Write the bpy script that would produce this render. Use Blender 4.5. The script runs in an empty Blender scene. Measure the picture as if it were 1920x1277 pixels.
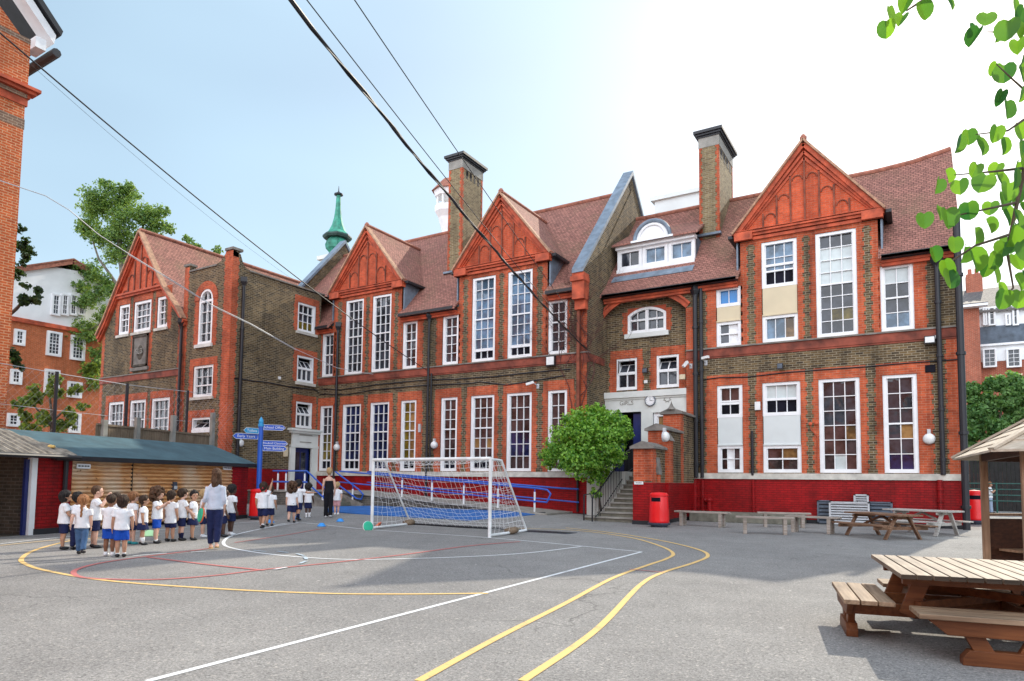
import bpy, bmesh, math, random
from mathutils import Vector, Matrix
R = math.radians
rnd = random.Random(7)
SC = bpy.context.scene
COL = SC.collection
# ------------------------------------------------------------------ camera
F, CX, CY, H = 1261.4, 960.0, 818.56, 1.4
YAW, PIT, ROL = R(31.2049), R(3.8474), R(0.66396)
def _axes():
    c, s = math.cos, math.sin
    f = Vector((-s(YAW)*c(PIT), c(YAW)*c(PIT), s(PIT)))
    r = Vector((c(YAW), s(YAW), 0)); u = r.cross(f)
    return c(ROL)*r+s(ROL)*u, -s(ROL)*r+c(ROL)*u, f
CR, CU, CF = _axes()
cam = bpy.data.objects.new('camera', bpy.data.cameras.new('camera')); COL.objects.link(cam)
cam.matrix_world = Matrix(((CR.x, CU.x, -CF.x, 0), (CR.y, CU.y, -CF.y, 0), (CR.z, CU.z, -CF.z, H), (0, 0, 0, 1)))
cam.data.sensor_width = 36; cam.data.lens = F/1920*36
cam.data.shift_y = (CY-638.5)/1920
cam.data.clip_end = 3000; cam.data.clip_start = .05
SC.camera = cam
# photo pixel -> point on a real plane of the place
def ray(x, y): return CR*((x-CX)/F)-CU*((y-CY)/F)+CF
def G(x, y, z=0.0):
    d = ray(x, y); t = (z-H)/d.z
    return Vector((d.x*t, d.y*t, z))
def onY(x, y, Y):
    d = ray(x, y); t = Y/d.y
    return (d.x*t, d.z*t+H)
def onX(x, y, X):
    d = ray(x, y); t = X/d.x
    return (d.y*t, d.z*t+H)
def atD(x, y, D):
    d = ray(x, y); return Vector((0, 0, H))+d*D
def zg(X, Y):
    a = min(1, max(0, (Y-15)/6)); b = min(1, max(0, (-10-X)/4))
    return .22*a*a*(3-2*a)*b
def GG(x, y):
    p = G(x, y)
    for _ in range(6): p = G(x, y, zg(p.x, p.y))
    return p
# ------------------------------------------------------------------ mesh helper
ORG = {}
class MB:
    def __init__(s): s.v = []; s.f = []
    def add(s, vs, fs):
        n = len(s.v); s.v += [tuple(v) for v in vs]; s.f += [tuple(i+n for i in f) for f in fs]; return s
    def hexa(s, p): return s.add(p, [(0,3,2,1),(4,5,6,7),(0,1,5,4),(1,2,6,5),(2,3,7,6),(3,0,4,7)])
    def box(s, x0, x1, y0, y1, z0, z1):
        return s.hexa([(x0,y0,z0),(x1,y0,z0),(x1,y1,z0),(x0,y1,z0),(x0,y0,z1),(x1,y0,z1),(x1,y1,z1),(x0,y1,z1)])
    def fb(s, T, u0, u1, z0, z1, d0, d1):
        return s.hexa([T(u0,z0,d0),T(u1,z0,d0),T(u1,z0,d1),T(u0,z0,d1),T(u0,z1,d0),T(u1,z1,d0),T(u1,z1,d1),T(u0,z1,d1)])
    def poly(s, pts): return s.add(pts, [tuple(range(len(pts)))])
    def prism(s, pts, vec):
        n = len(pts); vec = Vector(vec); q = [Vector(p) for p in pts]
        return s.add(q+[p+vec for p in q], [tuple(range(n))[::-1], tuple(range(n, 2*n))]+[(i,(i+1)%n,n+(i+1)%n,n+i) for i in range(n)])
    def beam(s, a, b, w, h, up=(0,0,1)):
        a = Vector(a); b = Vector(b); d = (b-a).normalized(); sd = d.cross(Vector(up)).normalized(); u = sd.cross(d)
        sd *= w/2; u *= h/2
        return s.hexa([a-sd-u, a+sd-u, b+sd-u, b-sd-u, a-sd+u, a+sd+u, b+sd+u, b-sd+u])
    def tube(s, pts, r, n=8, cap=True, flat=1.0):
        pts = [Vector(p) for p in pts]; m = len(pts)
        rs = r if isinstance(r, (list, tuple)) else [r]*m
        t = (pts[1]-pts[0]).normalized()
        a = t.orthogonal().normalized() if abs(t.z) > .9 else t.cross(Vector((0,0,1))).normalized()
        vs = []
        for i, p in enumerate(pts):
            d = (pts[min(i+1, m-1)]-pts[max(i-1, 0)]).normalized()
            a = (a-d*a.dot(d)).normalized(); b = d.cross(a)
            for k in range(n):
                an = 2*math.pi*k/n; vs.append(p+a*(math.cos(an)*rs[i])+b*(math.sin(an)*rs[i]*flat))
        fs = [(i*n+k, i*n+(k+1) % n, (i+1)*n+(k+1) % n, (i+1)*n+k) for i in range(m-1) for k in range(n)]
        if cap: fs += [tuple(range(n))[::-1], tuple(range((m-1)*n, m*n))]
        return s.add(vs, fs)
    def loft(s, rings, n=14):
        # rings: (centre, rx, ry) horizontal ellipses
        vs = []; m = len(rings)
        for c, rx, ry in rings:
            for k in range(n):
                an = 2*math.pi*k/n; vs.append((c[0]+rx*math.cos(an), c[1]+ry*math.sin(an), c[2]))
        fs = [(i*n+k, i*n+(k+1) % n, (i+1)*n+(k+1) % n, (i+1)*n+k) for i in range(m-1) for k in range(n)]
        return s.add(vs, fs+[tuple(range(n))[::-1], tuple(range((m-1)*n, m*n))])
    def lathe(s, c, prof, n=24): return s.loft([((c[0], c[1], c[2]+z), max(r, .0005), max(r, .0005)) for r, z in prof], n)
    def ell(s, c, rx, ry, rz, n=14, m=9, M=None):
        c = Vector(c); vs = []; fs = []
        for i in range(1, m):
            th = math.pi*i/m
            for k in range(n):
                an = 2*math.pi*k/n; v = Vector((rx*math.sin(th)*math.cos(an), ry*math.sin(th)*math.sin(an), rz*math.cos(th)))
                vs.append(c+(M @ v if M else v))
        t = Vector((0,0,rz)); t = M @ t if M else t
        vs += [c+t, c-t]; a = len(vs)-2
        for i in range(m-2):
            for k in range(n): fs.append((i*n+k, (i+1)*n+k, (i+1)*n+(k+1) % n, i*n+(k+1) % n))
        for k in range(n): fs += [(a, k, (k+1) % n), (a+1, (m-2)*n+(k+1) % n, (m-2)*n+k)]
        return s.add(vs, fs)
    def build(s, name, mat, parent=None, smooth=False, local=False, base=None, bevel=0, fix=True):
        me = bpy.data.meshes.new(name)
        o0 = Vector((0,0,0))
        if parent is not None and not local: o0 = ORG[parent.name]
        if base is not None: o0 = Vector(base)
        me.from_pydata([tuple(Vector(v)-o0) for v in s.v] if o0.length else s.v, [], s.f)
        if fix:
            bm = bmesh.new(); bm.from_mesh(me); bmesh.ops.recalc_face_normals(bm, faces=bm.faces); bm.to_mesh(me); bm.free()
        if smooth: me.shade_smooth()
        me.materials.append(MAT[mat] if isinstance(mat, str) else mat)
        o = bpy.data.objects.new(name, me); COL.objects.link(o)
        ORG[o.name] = o0
        if parent is not None: o.parent = parent
        elif base is not None: o.location = o0
        if bevel:
            b = o.modifiers.new('bevel', 'BEVEL'); b.width = bevel; b.segments = 2; b.limit_method = 'ANGLE'
        return o
def tag(o, label=None, cat=None, group=None, kind=None):
    if label: o['label'] = label
    if cat: o['category'] = cat
    if group: o['group'] = group
    if kind: o['kind'] = kind
    return o
def thing(name, label, cat, loc=(0,0,0), rz=0, group=None):
    o = bpy.data.objects.new(name, None); COL.objects.link(o)
    o.location = loc; o.rotation_euler = (0, 0, rz); ORG[o.name] = Vector(loc)
    o.empty_display_size = .1
    return tag(o, label, cat, group)
def copy_tree(o, parent=None):
    c = o.copy(); COL.objects.link(c); ORG[c.name] = ORG.get(o.name, Vector((0,0,0)))
    if parent is not None: c.parent = parent
    for ch in [x for x in SC.objects if x.parent == o]: copy_tree(ch, c)
    return c
def text(body, size, M, mat, parent, name='lettering', ext=.002, align='CENTER'):
    cu = bpy.data.curves.new(name, 'FONT'); cu.body = body; cu.size = size; cu.extrude = ext
    cu.align_x = align; cu.align_y = 'CENTER'; cu.materials.append(MAT[mat])
    tmp = bpy.data.objects.new(name, cu); COL.objects.link(tmp)
    me = bpy.data.meshes.new_from_object(tmp.evaluated_get(bpy.context.evaluated_depsgraph_get()))
    bpy.data.objects.remove(tmp); bpy.data.curves.remove(cu); me.name = name
    if not me.materials: me.materials.append(MAT[mat])
    o = bpy.data.objects.new(name, me); COL.objects.link(o); o.parent = parent
    o.matrix_local = M; ORG[o.name] = Vector((0,0,0)); return o
# ------------------------------------------------------------------ materials
MAT = {}
class NT:
    def __init__(s, name):
        m = bpy.data.materials.new(name); m.use_nodes = True; s.m = m; s.t = m.node_tree
        s.b = s.t.nodes['Principled BSDF']; MAT[name] = m
    def n(s, typ, **kw):
        nd = s.t.nodes.new(typ)
        for k, v in kw.items():
            if k.startswith('i_'):
                key = k[2:].replace('_', ' ')
                key = int(key) if key.isdigit() else key
                nd.inputs[key].default_value = v
            else: setattr(nd, k, v)
        return nd
    def l(s, a, b): s.t.links.new(a, b)
    def math(s, op, a, b=None, c=None):
        nd = s.n('ShaderNodeMath', operation=op)
        for i, x in enumerate((a, b, c)):
            if x is None: continue
            if isinstance(x, (int, float)): nd.inputs[i].default_value = x
            else: s.l(x, nd.inputs[i])
        return nd.outputs[0]
    def mix(s, fac, a, b, mode='MIX'):
        nd = s.n('ShaderNodeMix', data_type='RGBA', blend_type=mode)
        for i, x in ((0, fac), (6, a), (7, b)):
            if isinstance(x, (int, float)): nd.inputs[i].default_value = x
            elif isinstance(x, tuple): nd.inputs[i].default_value = (x[0], x[1], x[2], 1)
            else: s.l(x, nd.inputs[i])
        return nd.outputs[2]
    def pos(s): return s.n('ShaderNodeNewGeometry').outputs['Position']
    def obj(s): return s.n('ShaderNodeTexCoord').outputs['Object']
    def noise(s, vec, scale, detail=3, rough=.55):
        nd = s.n('ShaderNodeTexNoise'); nd.inputs['Scale'].default_value = scale; nd.inputs['Detail'].default_value = detail
        nd.inputs['Roughness'].default_value = rough; s.l(vec, nd.inputs['Vector']); return nd.outputs['Fac']
    def ramp(s, fac, *st):
        nd = s.n('ShaderNodeValToRGB'); e = nd.color_ramp.elements
        while len(e) < len(st): e.new(.5)
        for el, (p, c) in zip(e, st): el.position = p; el.color = (c, c, c, 1) if isinstance(c, (int, float)) else (c[0], c[1], c[2], 1)
        s.l(fac, nd.inputs[0]); return nd.outputs[0]
    def bump(s, h, strength=.3, dist=.02):
        nd = s.n('ShaderNodeBump', i_Strength=strength, i_Distance=dist); s.l(h, nd.inputs['Height']); s.l(nd.outputs[0], s.b.inputs['Normal'])
    def col(s, c):
        if isinstance(c, tuple): s.b.inputs['Base Color'].default_value = (*c, 1)
        else: s.l(c, s.b.inputs['Base Color'])
    def rough(s, v, spec=.5):
        if isinstance(v, (int, float)): s.b.inputs['Roughness'].default_value = v
        else: s.l(v, s.b.inputs['Roughness'])
        s.b.inputs['Specular IOR Level'].default_value = spec
    def uz(s, swap=False):
        # wall coordinates: run along the wall, height
        g = s.n('ShaderNodeNewGeometry'); sp = s.n('ShaderNodeSeparateXYZ'); s.l(g.outputs['Position'], sp.inputs[0])
        sn = s.n('ShaderNodeSeparateXYZ'); s.l(g.outputs['True Normal'], sn.inputs[0])
        f = s.math('GREATER_THAN', s.math('ABSOLUTE', sn.outputs[0]), s.math('ABSOLUTE', sn.outputs[1]))
        u = s.math('ADD', s.math('MULTIPLY', sp.outputs[0], s.math('SUBTRACT', 1, f)), s.math('MULTIPLY', sp.outputs[1], f))
        cb = s.n('ShaderNodeCombineXYZ'); s.l(u, cb.inputs[0]); s.l(sp.outputs[2], cb.inputs[1])
        return cb.outputs[0], g.outputs['Position']
def plain(name, c, rough=.6, var=.12, scale=4.0, spec=.5, bump=0, metal=0, fine=0):
    k = NT(name); p = k.obj()
    n1 = k.noise(p, scale, 4)
    dk = tuple(x*(1-var*2) for x in c); lt = tuple(min(1, x*(1+var*1.2)) for x in c)
    k.col(k.mix(k.ramp(n1, (.3, 0.0), (.72, 1.0)), dk, lt)); k.rough(rough, spec)
    k.b.inputs['Metallic'].default_value = metal
    if bump: k.bump(k.noise(p, fine or scale*8, 3), bump, .01)
    return k.m
def brick(name, c1, c2, mortar, rough=.85, bw=.25, rh=.085, ms=.012, stain=.35, paint=False, spec=.3, bs=.5):
    k = NT(name); uz, pos = k.uz()
    bt = k.n('ShaderNodeTexBrick', offset=.5, i_Scale=1.0)
    bt.inputs['Brick Width'].default_value = bw; bt.inputs['Row Height'].default_value = rh; bt.inputs['Mortar Size'].default_value = ms
    bt.inputs['Mortar Smooth'].default_value = .25; bt.inputs['Bias'].default_value = 0.0
    bt.inputs['Color1'].default_value = (*c1, 1); bt.inputs['Color2'].default_value = (*c2, 1); bt.inputs['Mortar'].default_value = (*mortar, 1)
    k.l(uz, bt.inputs['Vector'])
    big = k.noise(pos, .55, 5, .62); mid = k.noise(pos, 5.0, 3)
    v = k.ramp(big, (.28, 1-stain), (.5, .95), (.75, 1.12))
    c = k.mix(1.0, bt.outputs['Color'], v, 'MULTIPLY')
    c = k.mix(1.0, c, k.ramp(mid, (.25, .78), (.75, 1.18)), 'MULTIPLY')
    sm_ = k.n('ShaderNodeMapping'); k.l(pos, sm_.inputs[0]); sm_.inputs['Scale'].default_value = (2.2, 2.2, .18)
    c = k.mix(1.0, c, k.ramp(k.noise(sm_.outputs[0], 1.0, 4, .65), (.34, 1-stain*.75), (.55, 1.0)), 'MULTIPLY')
    k.col(c); k.rough(rough, spec)
    hgt = k.math('ADD', k.math('MULTIPLY', k.math('SUBTRACT', 1, bt.outputs['Fac']), 1.0), k.math('MULTIPLY', k.noise(pos, 30, 2), .5))
    k.bump(hgt, bs, .012)
    return k.m
def tiles(name, c1, c2, gap, rh=.108, bw=.17, lich=(.16,.13,.07)):
    k = NT(name)
    g = k.n('ShaderNodeNewGeometry'); sp = k.n('ShaderNodeSeparateXYZ'); k.l(g.outputs['Position'], sp.inputs[0])
    sn = k.n('ShaderNodeSeparateXYZ'); k.l(g.outputs['True Normal'], sn.inputs[0])
    f = k.math('GREATER_THAN', k.math('ABSOLUTE', sn.outputs[0]), k.math('ABSOLUTE', sn.outputs[1]))
    u = k.math('ADD', k.math('MULTIPLY', sp.outputs[0], k.math('SUBTRACT', 1, f)), k.math('MULTIPLY', sp.outputs[1], f))
    cb = k.n('ShaderNodeCombineXYZ'); k.l(u, cb.inputs[0]); k.l(sp.outputs[2], cb.inputs[1])
    bt = k.n('ShaderNodeTexBrick', offset=.5, i_Scale=1.0)
    bt.inputs['Brick Width'].default_value = bw; bt.inputs['Row Height'].default_value = rh; bt.inputs['Mortar Size'].default_value = .008
    bt.inputs['Color1'].default_value = (*c1, 1); bt.inputs['Color2'].default_value = (*c2, 1); bt.inputs['Mortar'].default_value = (*gap, 1)
    k.l(cb.outputs[0], bt.inputs['Vector'])
    saw = k.math('FRACT', k.math('DIVIDE', sp.outputs[2], rh))
    big = k.noise(g.outputs['Position'], .5, 5, .65)
    c = k.mix(k.ramp(big, (.5, 0.0), (.78, .55)), bt.outputs['Color'], lich)
    c = k.mix(1.0, c, k.ramp(k.noise(g.outputs['Position'], 7, 2), (.25, .75), (.75, 1.2)), 'MULTIPLY')
    k.col(c); k.rough(.8, .3)
    k.bump(k.math('SUBTRACT', k.math('SUBTRACT', 1, saw), k.math('MULTIPLY', bt.outputs['Fac'], .4)), .9, .03)
    return k.m
brick('stock_brick', (.19,.125,.055), (.05,.034,.02), (.29,.245,.17), stain=.5)
brick('pale_stock_brick', (.30,.23,.12), (.17,.12,.06), (.33,.28,.19), stain=.4)
brick('dark_brick', (.10,.08,.06), (.06,.05,.04), (.13,.12,.1), stain=.4)
brick('red_brick', (.58,.115,.042), (.41,.076,.030), (.46,.20,.125), stain=.5, ms=.009)
brick('gable_brick', (.62,.108,.04), (.49,.08,.03), (.47,.16,.10), stain=.4, ms=.008)
brick('orange_brick', (.58,.125,.035), (.44,.085,.026), (.62,.33,.18), stain=.15, ms=.013)
brick('grey_band_brick', (.25,.15,.10), (.18,.11,.08), (.38,.28,.2), stain=.15, ms=.013)
brick('far_brick', (.55,.13,.04), (.45,.10,.03), (.5,.25,.14), stain=.2)
brick('far_red_brick', (.42,.10,.05), (.33,.075,.04), (.42,.25,.18), stain=.2)
brick('painted_brick', (.38,.006,.008), (.29,.005,.007), (.22,.005,.007), rough=.5, stain=.42, spec=.25, bs=.9)
brick('grey_ramp_brick', (.13,.12,.10), (.09,.085,.08), (.17,.16,.14), stain=.4)
tiles('roof_tile', (.38,.17,.13), (.26,.115,.09), (.06,.028,.022))
tiles('slate_tile', (.19,.17,.16), (.12,.115,.12), (.05,.05,.05), lich=(.2,.18,.14))
plain('white_paint', (.80,.81,.82), .45, .04, 3)
plain('white_render', (.80,.82,.82), .8, .04, 1)
plain('cream_panel', (.62,.53,.36), .6, .04, 1)
plain('pale_panel', (.62,.66,.65), .6, .04, 1)
plain('pale_stone', (.66,.68,.65), .75, .07, 1.5, bump=.15)
plain('band_stone', (.56,.54,.48), .8, .18, 2.5, bump=.3)
plain('grey_stone', (.20,.185,.165), .85, .2, 3, bump=.4)
plain('concrete', (.30,.29,.26), .85, .15, 2.5, bump=.3)
plain('step_stone', (.17,.165,.13), .85, .2, 4, bump=.3)
plain('lead', (.17,.22,.28), .5, .18, 3, spec=.5)
plain('black_iron', (.012,.013,.018), .45, .1, 6)
plain('black_gutter', (.018,.019,.024), .5, .2, 3)
plain('string_trim', (.26,.06,.034), .8, .33, 1.6, bump=.3)
plain('red_trim', (.50,.09,.036), .75, .26, 2.5, bump=.3)
plain('dark_trim', (.22,.058,.03), .8, .3, 2.5)
plain('ridge_tile', (.34,.13,.085), .8, .2, 5)
plain('verge_tile', (.42,.24,.15), .8, .2, 6)
plain('copper', (.045,.29,.20), .6, .3, 2, bump=.2)
plain('dark_copper', (.03,.07,.06), .6, .3, 4)
plain('blue_paint', (.012,.10,.50), .35, .06, 4)
plain('sign_blue', (.006,.08,.50), .4, .03, 4)
plain('navy_paint', (.008,.018,.12), .35, .08, 4)
plain('sky_sign', (.03,.32,.62), .4, .03, 4)
plain('white_line', (.78,.80,.80), .75, .12, 3)
plain('black_rubber', (.015,.016,.02), .7, .1, 8)
plain('bin_red', (.75,.010,.014), .28, .04, 3)
plain('bin_dark', (.05,.06,.09), .5, .1, 5)
plain('blue_mat', (.015,.13,.42), .8, .15, 3, bump=.3, fine=200)
plain('cone_blue', (.03,.28,.75), .5, .04, 3)
plain('lime', (.5,.85,.45), .5, .04, 3)
plain('disc_green', (.02,.45,.26), .5, .05, 3)
plain('disc_orange', (.75,.16,.05), .5, .05, 3)
plain('felt_roof', (.055,.115,.14), .9, .14, 2.0, bump=.3, fine=150)
plain('asbestos', (.26,.23,.19), .9, .3, 5, bump=.5)
plain('grey_metal', (.50,.52,.54), .45, .06, 6)
plain('dark_grille', (.09,.115,.15), .5, .15, 6)
plain('lamp_white', (.75,.76,.75), .35, .05, 6)
plain('rope_white', (.85,.86,.86), .7, .04, 5)
plain('bark', (.11,.085,.06), .9, .25, 6, bump=.6)
plain('grey_bark', (.20,.18,.15), .9, .25, 4, bump=.5)
plain('vine', (.10,.035,.03), .9, .25, 8)
plain('dark_timber', (.016,.015,.014), .8, .3, 4)
plain('terracotta', (.45,.13,.08), .8, .15, 4)
plain('yellow_line', (.80,.55,.18), .75, .12, 3)
plain('red_line', (.55,.13,.13), .85, .2, 3)
plain('green_rail', (.02,.10,.08), .45, .1, 5)
plain('slate_cladding', (.09,.12,.16), .6, .25, 2)
plain('skin_line', (.3,.3,.3), .7)
def glass(name, c, rough=.04, var=.6, ior=1.6):
    k = NT(name); p = k.pos()
    n = k.noise(p, 1.6, 4, .6)
    k.col(k.mix(k.ramp(n, (.38, 0.0), (.62, 1.0)), tuple(x*(1-var) for x in c), tuple(x*(1+var) for x in c)))
    k.rough(rough); k.b.inputs['IOR'].default_value = ior
    k.bump(k.noise(p, 2.6, 2), .07, .05)
glass('glass_dark', (.028,.032,.042)); glass('glass_navy', (.012,.017,.062), ior=1.5); glass('glass_olive', (.12,.09,.012), ior=1.5)
glass('glass_white', (.50,.56,.56), var=.1, ior=1.5); glass('glass_blue', (.015,.19,.5), var=.15, ior=1.5); glass('glass_brown', (.05,.03,.03), ior=1.5)
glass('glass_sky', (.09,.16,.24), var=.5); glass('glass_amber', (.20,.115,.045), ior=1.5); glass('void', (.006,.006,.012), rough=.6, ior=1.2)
def wood(name, c1, c2, ax=0, rough=.7, scale=6, spec=.3):
    k = NT(name); p = k.obj(); mp = k.n('ShaderNodeMapping'); k.l(p, mp.inputs[0])
    sc = [scale*4]*3; sc[ax] = scale*.25; mp.inputs['Scale'].default_value = sc
    n1 = k.noise(mp.outputs[0], 1.0, 5, .6); n2 = k.noise(p, 1.6, 3)
    c = k.mix(k.ramp(n1, (.32, 0.0), (.68, 1.0)), c1, c2)
    k.col(k.mix(1.0, c, k.ramp(n2, (.3, .72), (.7, 1.15)), 'MULTIPLY')); k.rough(rough, spec); k.bump(n1, .35, .006)
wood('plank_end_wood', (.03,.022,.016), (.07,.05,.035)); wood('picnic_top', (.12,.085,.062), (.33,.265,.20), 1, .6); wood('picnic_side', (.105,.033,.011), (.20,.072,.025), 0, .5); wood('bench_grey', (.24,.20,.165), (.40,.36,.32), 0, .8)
wood('bench_plank', (.17,.11,.068), (.37,.265,.175), 0, .6)
wood('table_brown', (.15,.08,.045), (.27,.16,.10), 0, .7); wood('table_grey', (.33,.31,.28), (.52,.50,.47), 0, .8)
wood('gazebo_post', (.26,.15,.09), (.42,.28,.18), 2, .7); wood('gazebo_dark', (.055,.02,.01), (.11,.042,.02), 0, .6); wood('shingle', (.42,.35,.26), (.62,.55,.45), 0, .8)
wood('log', (.46,.22,.09), (.72,.44,.22), 1, .6, 3); wood('fence_wood', (.15,.11,.075), (.26,.2,.14), 2, .85)
def logmat():
    k = NT('log_cladding'); p = k.pos(); mp = k.n('ShaderNodeMapping'); k.l(p, mp.inputs[0]); mp.inputs['Scale'].default_value = (2.5, 2.5, 30)
    n1 = k.noise(mp.outputs[0], 1.0, 5, .6); n2 = k.noise(p, .75, 3)
    c = k.mix(k.ramp(n1, (.3, 0.0), (.7, 1.0)), (.42,.17,.055), (.74,.42,.18))
    c = k.mix(k.ramp(n2, (.45, 0.0), (.66, .8)), c, (.70,.60,.46))
    kn = k.n('ShaderNodeTexVoronoi', i_Scale=3.2); k.l(p, kn.inputs[0])
    k.col(k.mix(k.ramp(kn.outputs['Distance'], (.05, 1.0), (.11, 0.0)), c, (.16,.06,.02))); k.rough(.6, .3)
logmat()
def asphalt():
    k = NT('asphalt'); p = k.pos()
    big = k.noise(p, .22, 6, .62); mid = k.noise(p, 1.7, 4, .6); fine = k.noise(p, 62, 3, .85)
    vo = k.n('ShaderNodeTexVoronoi', i_Scale=52.0); k.l(p, vo.inputs[0]); grain = k.noise(p, 26, 3, .8)
    c = k.mix(k.ramp(big, (.3, 0.0), (.7, 1.0)), (.20,.195,.19), (.28,.272,.26))
    c = k.mix(1.0, c, k.ramp(mid, (.3, .89), (.7, 1.09)), 'MULTIPLY')
    c = k.mix(1.0, c, k.ramp(fine, (.3, .42), (.7, 1.6)), 'MULTIPLY')
    c = k.mix(1.0, c, k.ramp(grain, (.32, .72), (.68, 1.28)), 'MULTIPLY')
    c = k.mix(k.ramp(vo.outputs['Color'], (.80, 0.0), (.92, .7)), c, (.46,.43,.39))
    c = k.mix(k.ramp(vo.outputs['Color'], (.10, .6), (.20, 0.0)), c, (.09,.09,.09))
    sp = k.n('ShaderNodeTexVoronoi', i_Scale=1.3); k.l(p, sp.inputs[0])
    c = k.mix(k.ramp(sp.outputs['Distance'], (.022, .75), (.034, 0.0)), c, (.6,.58,.55))
    ds = k.n('ShaderNodeVectorMath', operation='ADD'); nz = k.n('ShaderNodeTexNoise', i_Scale=1.1, i_Detail=5.0); k.l(p, nz.inputs[0]); k.l(p, ds.inputs[0]); k.l(nz.outputs['Color'], ds.inputs[1])
    ck = k.n('ShaderNodeTexVoronoi', feature='DISTANCE_TO_EDGE', i_Scale=.26); k.l(ds.outputs[0], ck.inputs[0])
    crack = k.math('MULTIPLY', k.ramp(ck.outputs['Distance'], (.0, .8), (.0045, 0.0)), k.ramp(k.noise(p, .35, 2), (.46, 0.0), (.56, .75)))
    c = k.mix(crack, c, (.05,.05,.05))
    pa = k.n('ShaderNodeTexVoronoi', i_Scale=.16, distance='CHEBYCHEV'); k.l(p, pa.inputs[0])
    c = k.mix(1.0, c, k.ramp(k.n('ShaderNodeSeparateColor').outputs[0] if False else pa.outputs['Color'], (.0, .93), (1.0, 1.07)), 'MULTIPLY')
    stn = k.ramp(k.noise(p, .9, 6, .7), (.58, 0.0), (.75, .26)); c = k.mix(stn, c, (.10,.098,.095))
    k.col(c); k.rough(.88, .25); k.bump(fine, .5, .006)
asphalt()
def worn(name, c):
    k = NT(name); p = k.pos()
    n = k.noise(p, 3.5, 5, .7); f = k.noise(p, 60, 2, .8)
    w = k.math('ADD', k.math('MULTIPLY', n, .7), k.math('MULTIPLY', f, .3))
    k.col(k.mix(k.ramp(w, (.30, .75), (.46, 0.0)), c, (.19,.185,.175))); k.rough(.85, .25)
worn('line_white', (.72,.74,.75)); worn('line_yellow', (.74,.50,.20)); worn('line_red', (.52,.17,.16)); worn('line_pale', (.42,.50,.56))
def leafmat(name, c1, c2, tr=.45, scale=1.2, rough=.5):
    k = NT(name); p = k.pos(); t = k.t
    n = k.noise(p, scale, 3); oi = k.n('ShaderNodeNewGeometry').outputs['Random Per Island']
    c = k.mix(k.ramp(k.math('ADD', k.math('MULTIPLY', n, .55), k.math('MULTIPLY', oi, .45)), (.25, 0.0), (.75, 1.0)), c1, c2)
    k.col(c); k.rough(rough, .35)
    tl = k.n('ShaderNodeBsdfTranslucent'); k.l(k.mix(1.0, c, (1.9,1.7,.7), 'MULTIPLY'), tl.inputs[0])
    mx = k.n('ShaderNodeMixShader'); mx.inputs[0].default_value = tr
    k.l(k.b.outputs[0], mx.inputs[1]); k.l(tl.outputs[0], mx.inputs[2]); k.l(mx.outputs[0], t.nodes['Material Output'].inputs[0])
leafmat('leaf_bush', (.05,.18,.03), (.36,.62,.11), .4, 4.0); leafmat('leaf_plane', (.06,.145,.045), (.25,.37,.10), .4, .6)
leafmat('leaf_dark', (.022,.055,.026), (.06,.11,.035), .3, .6); leafmat('leaf_big', (.02,.11,.04), (.16,.36,.04), .55, 3); leafmat('leaf_right', (.06,.17,.05), (.22,.38,.13), .4, .5)
leafmat('leaf_yellow', (.07,.14,.025), (.26,.32,.07), .4, .6)
# ------------------------------------------------------------------ world and sun
SUNV = Vector((.21, 1.39, 1.0)).normalized()
w = bpy.data.worlds.new('World'); SC.world = w; w.use_nodes = True
nt = w.node_tree; bg = nt.nodes['Background']
sky = nt.nodes.new('ShaderNodeTexSky'); sky.sky_type = 'NISHITA'; sky.sun_disc = False
sky.sun_elevation = math.asin(SUNV.z); sky.sun_rotation = math.atan2(SUNV.x, SUNV.y)
sky.air_density = 1.0; sky.dust_density = 1.8; sky.ozone_density = 1.2; sky.altitude = 20
def wn(typ, **kw):
    nd = nt.nodes.new(typ)
    for k, v in kw.items(): setattr(nd, k, v)
    return nd
# thin bright cloud, streaky in front; unseen bright bank added behind the viewer as fill light
tc = wn('ShaderNodeTexCoord'); mp = wn('ShaderNodeMapping'); mp.inputs['Scale'].default_value = (1.0, 1.0, 3.5)
nz = wn('ShaderNodeTexNoise'); nz.inputs['Scale'].default_value = 1.5; nz.inputs['Detail'].default_value = 2
rp = wn('ShaderNodeValToRGB'); e = rp.color_ramp.elements; e[0].position = .15; e[0].color = (.0,.0,.0,1); e[1].position = .85; e[1].color = (.62,.62,.62,1)
sx = wn('ShaderNodeSeparateXYZ'); mr = wn('ShaderNodeMapRange', interpolation_type='SMOOTHSTEP'); mr.inputs[1].default_value = .15; mr.inputs[2].default_value = -.6; mr.inputs[3].default_value = 0; mr.inputs[4].default_value = .85
ad = wn('ShaderNodeMath', operation='MAXIMUM')
mxc = wn('ShaderNodeMix', data_type='RGBA'); mxd = wn('ShaderNodeMix', data_type='RGBA'); mxd.inputs[6].default_value = (2.8, 3.85, 4.5, 1); mxd.inputs[7].default_value = (11.6, 12.0, 13.0, 1)
L_ = nt.links.new
L_(tc.outputs['Generated'], mp.inputs[0]); L_(mp.outputs[0], nz.inputs['Vector']); L_(nz.outputs['Fac'], rp.inputs[0]); L_(tc.outputs['Generated'], sx.inputs[0]); L_(sx.outputs[1], mr.inputs[0])
L_(rp.outputs[0], ad.inputs[0]); L_(mr.outputs[0], ad.inputs[1]); L_(ad.outputs[0], mxc.inputs[0]); L_(mr.outputs[0], mxd.inputs[0]); L_(mxd.outputs[2], mxc.inputs[7])
gm = wn('ShaderNodeGamma'); gm.inputs[1].default_value = .72
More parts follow.
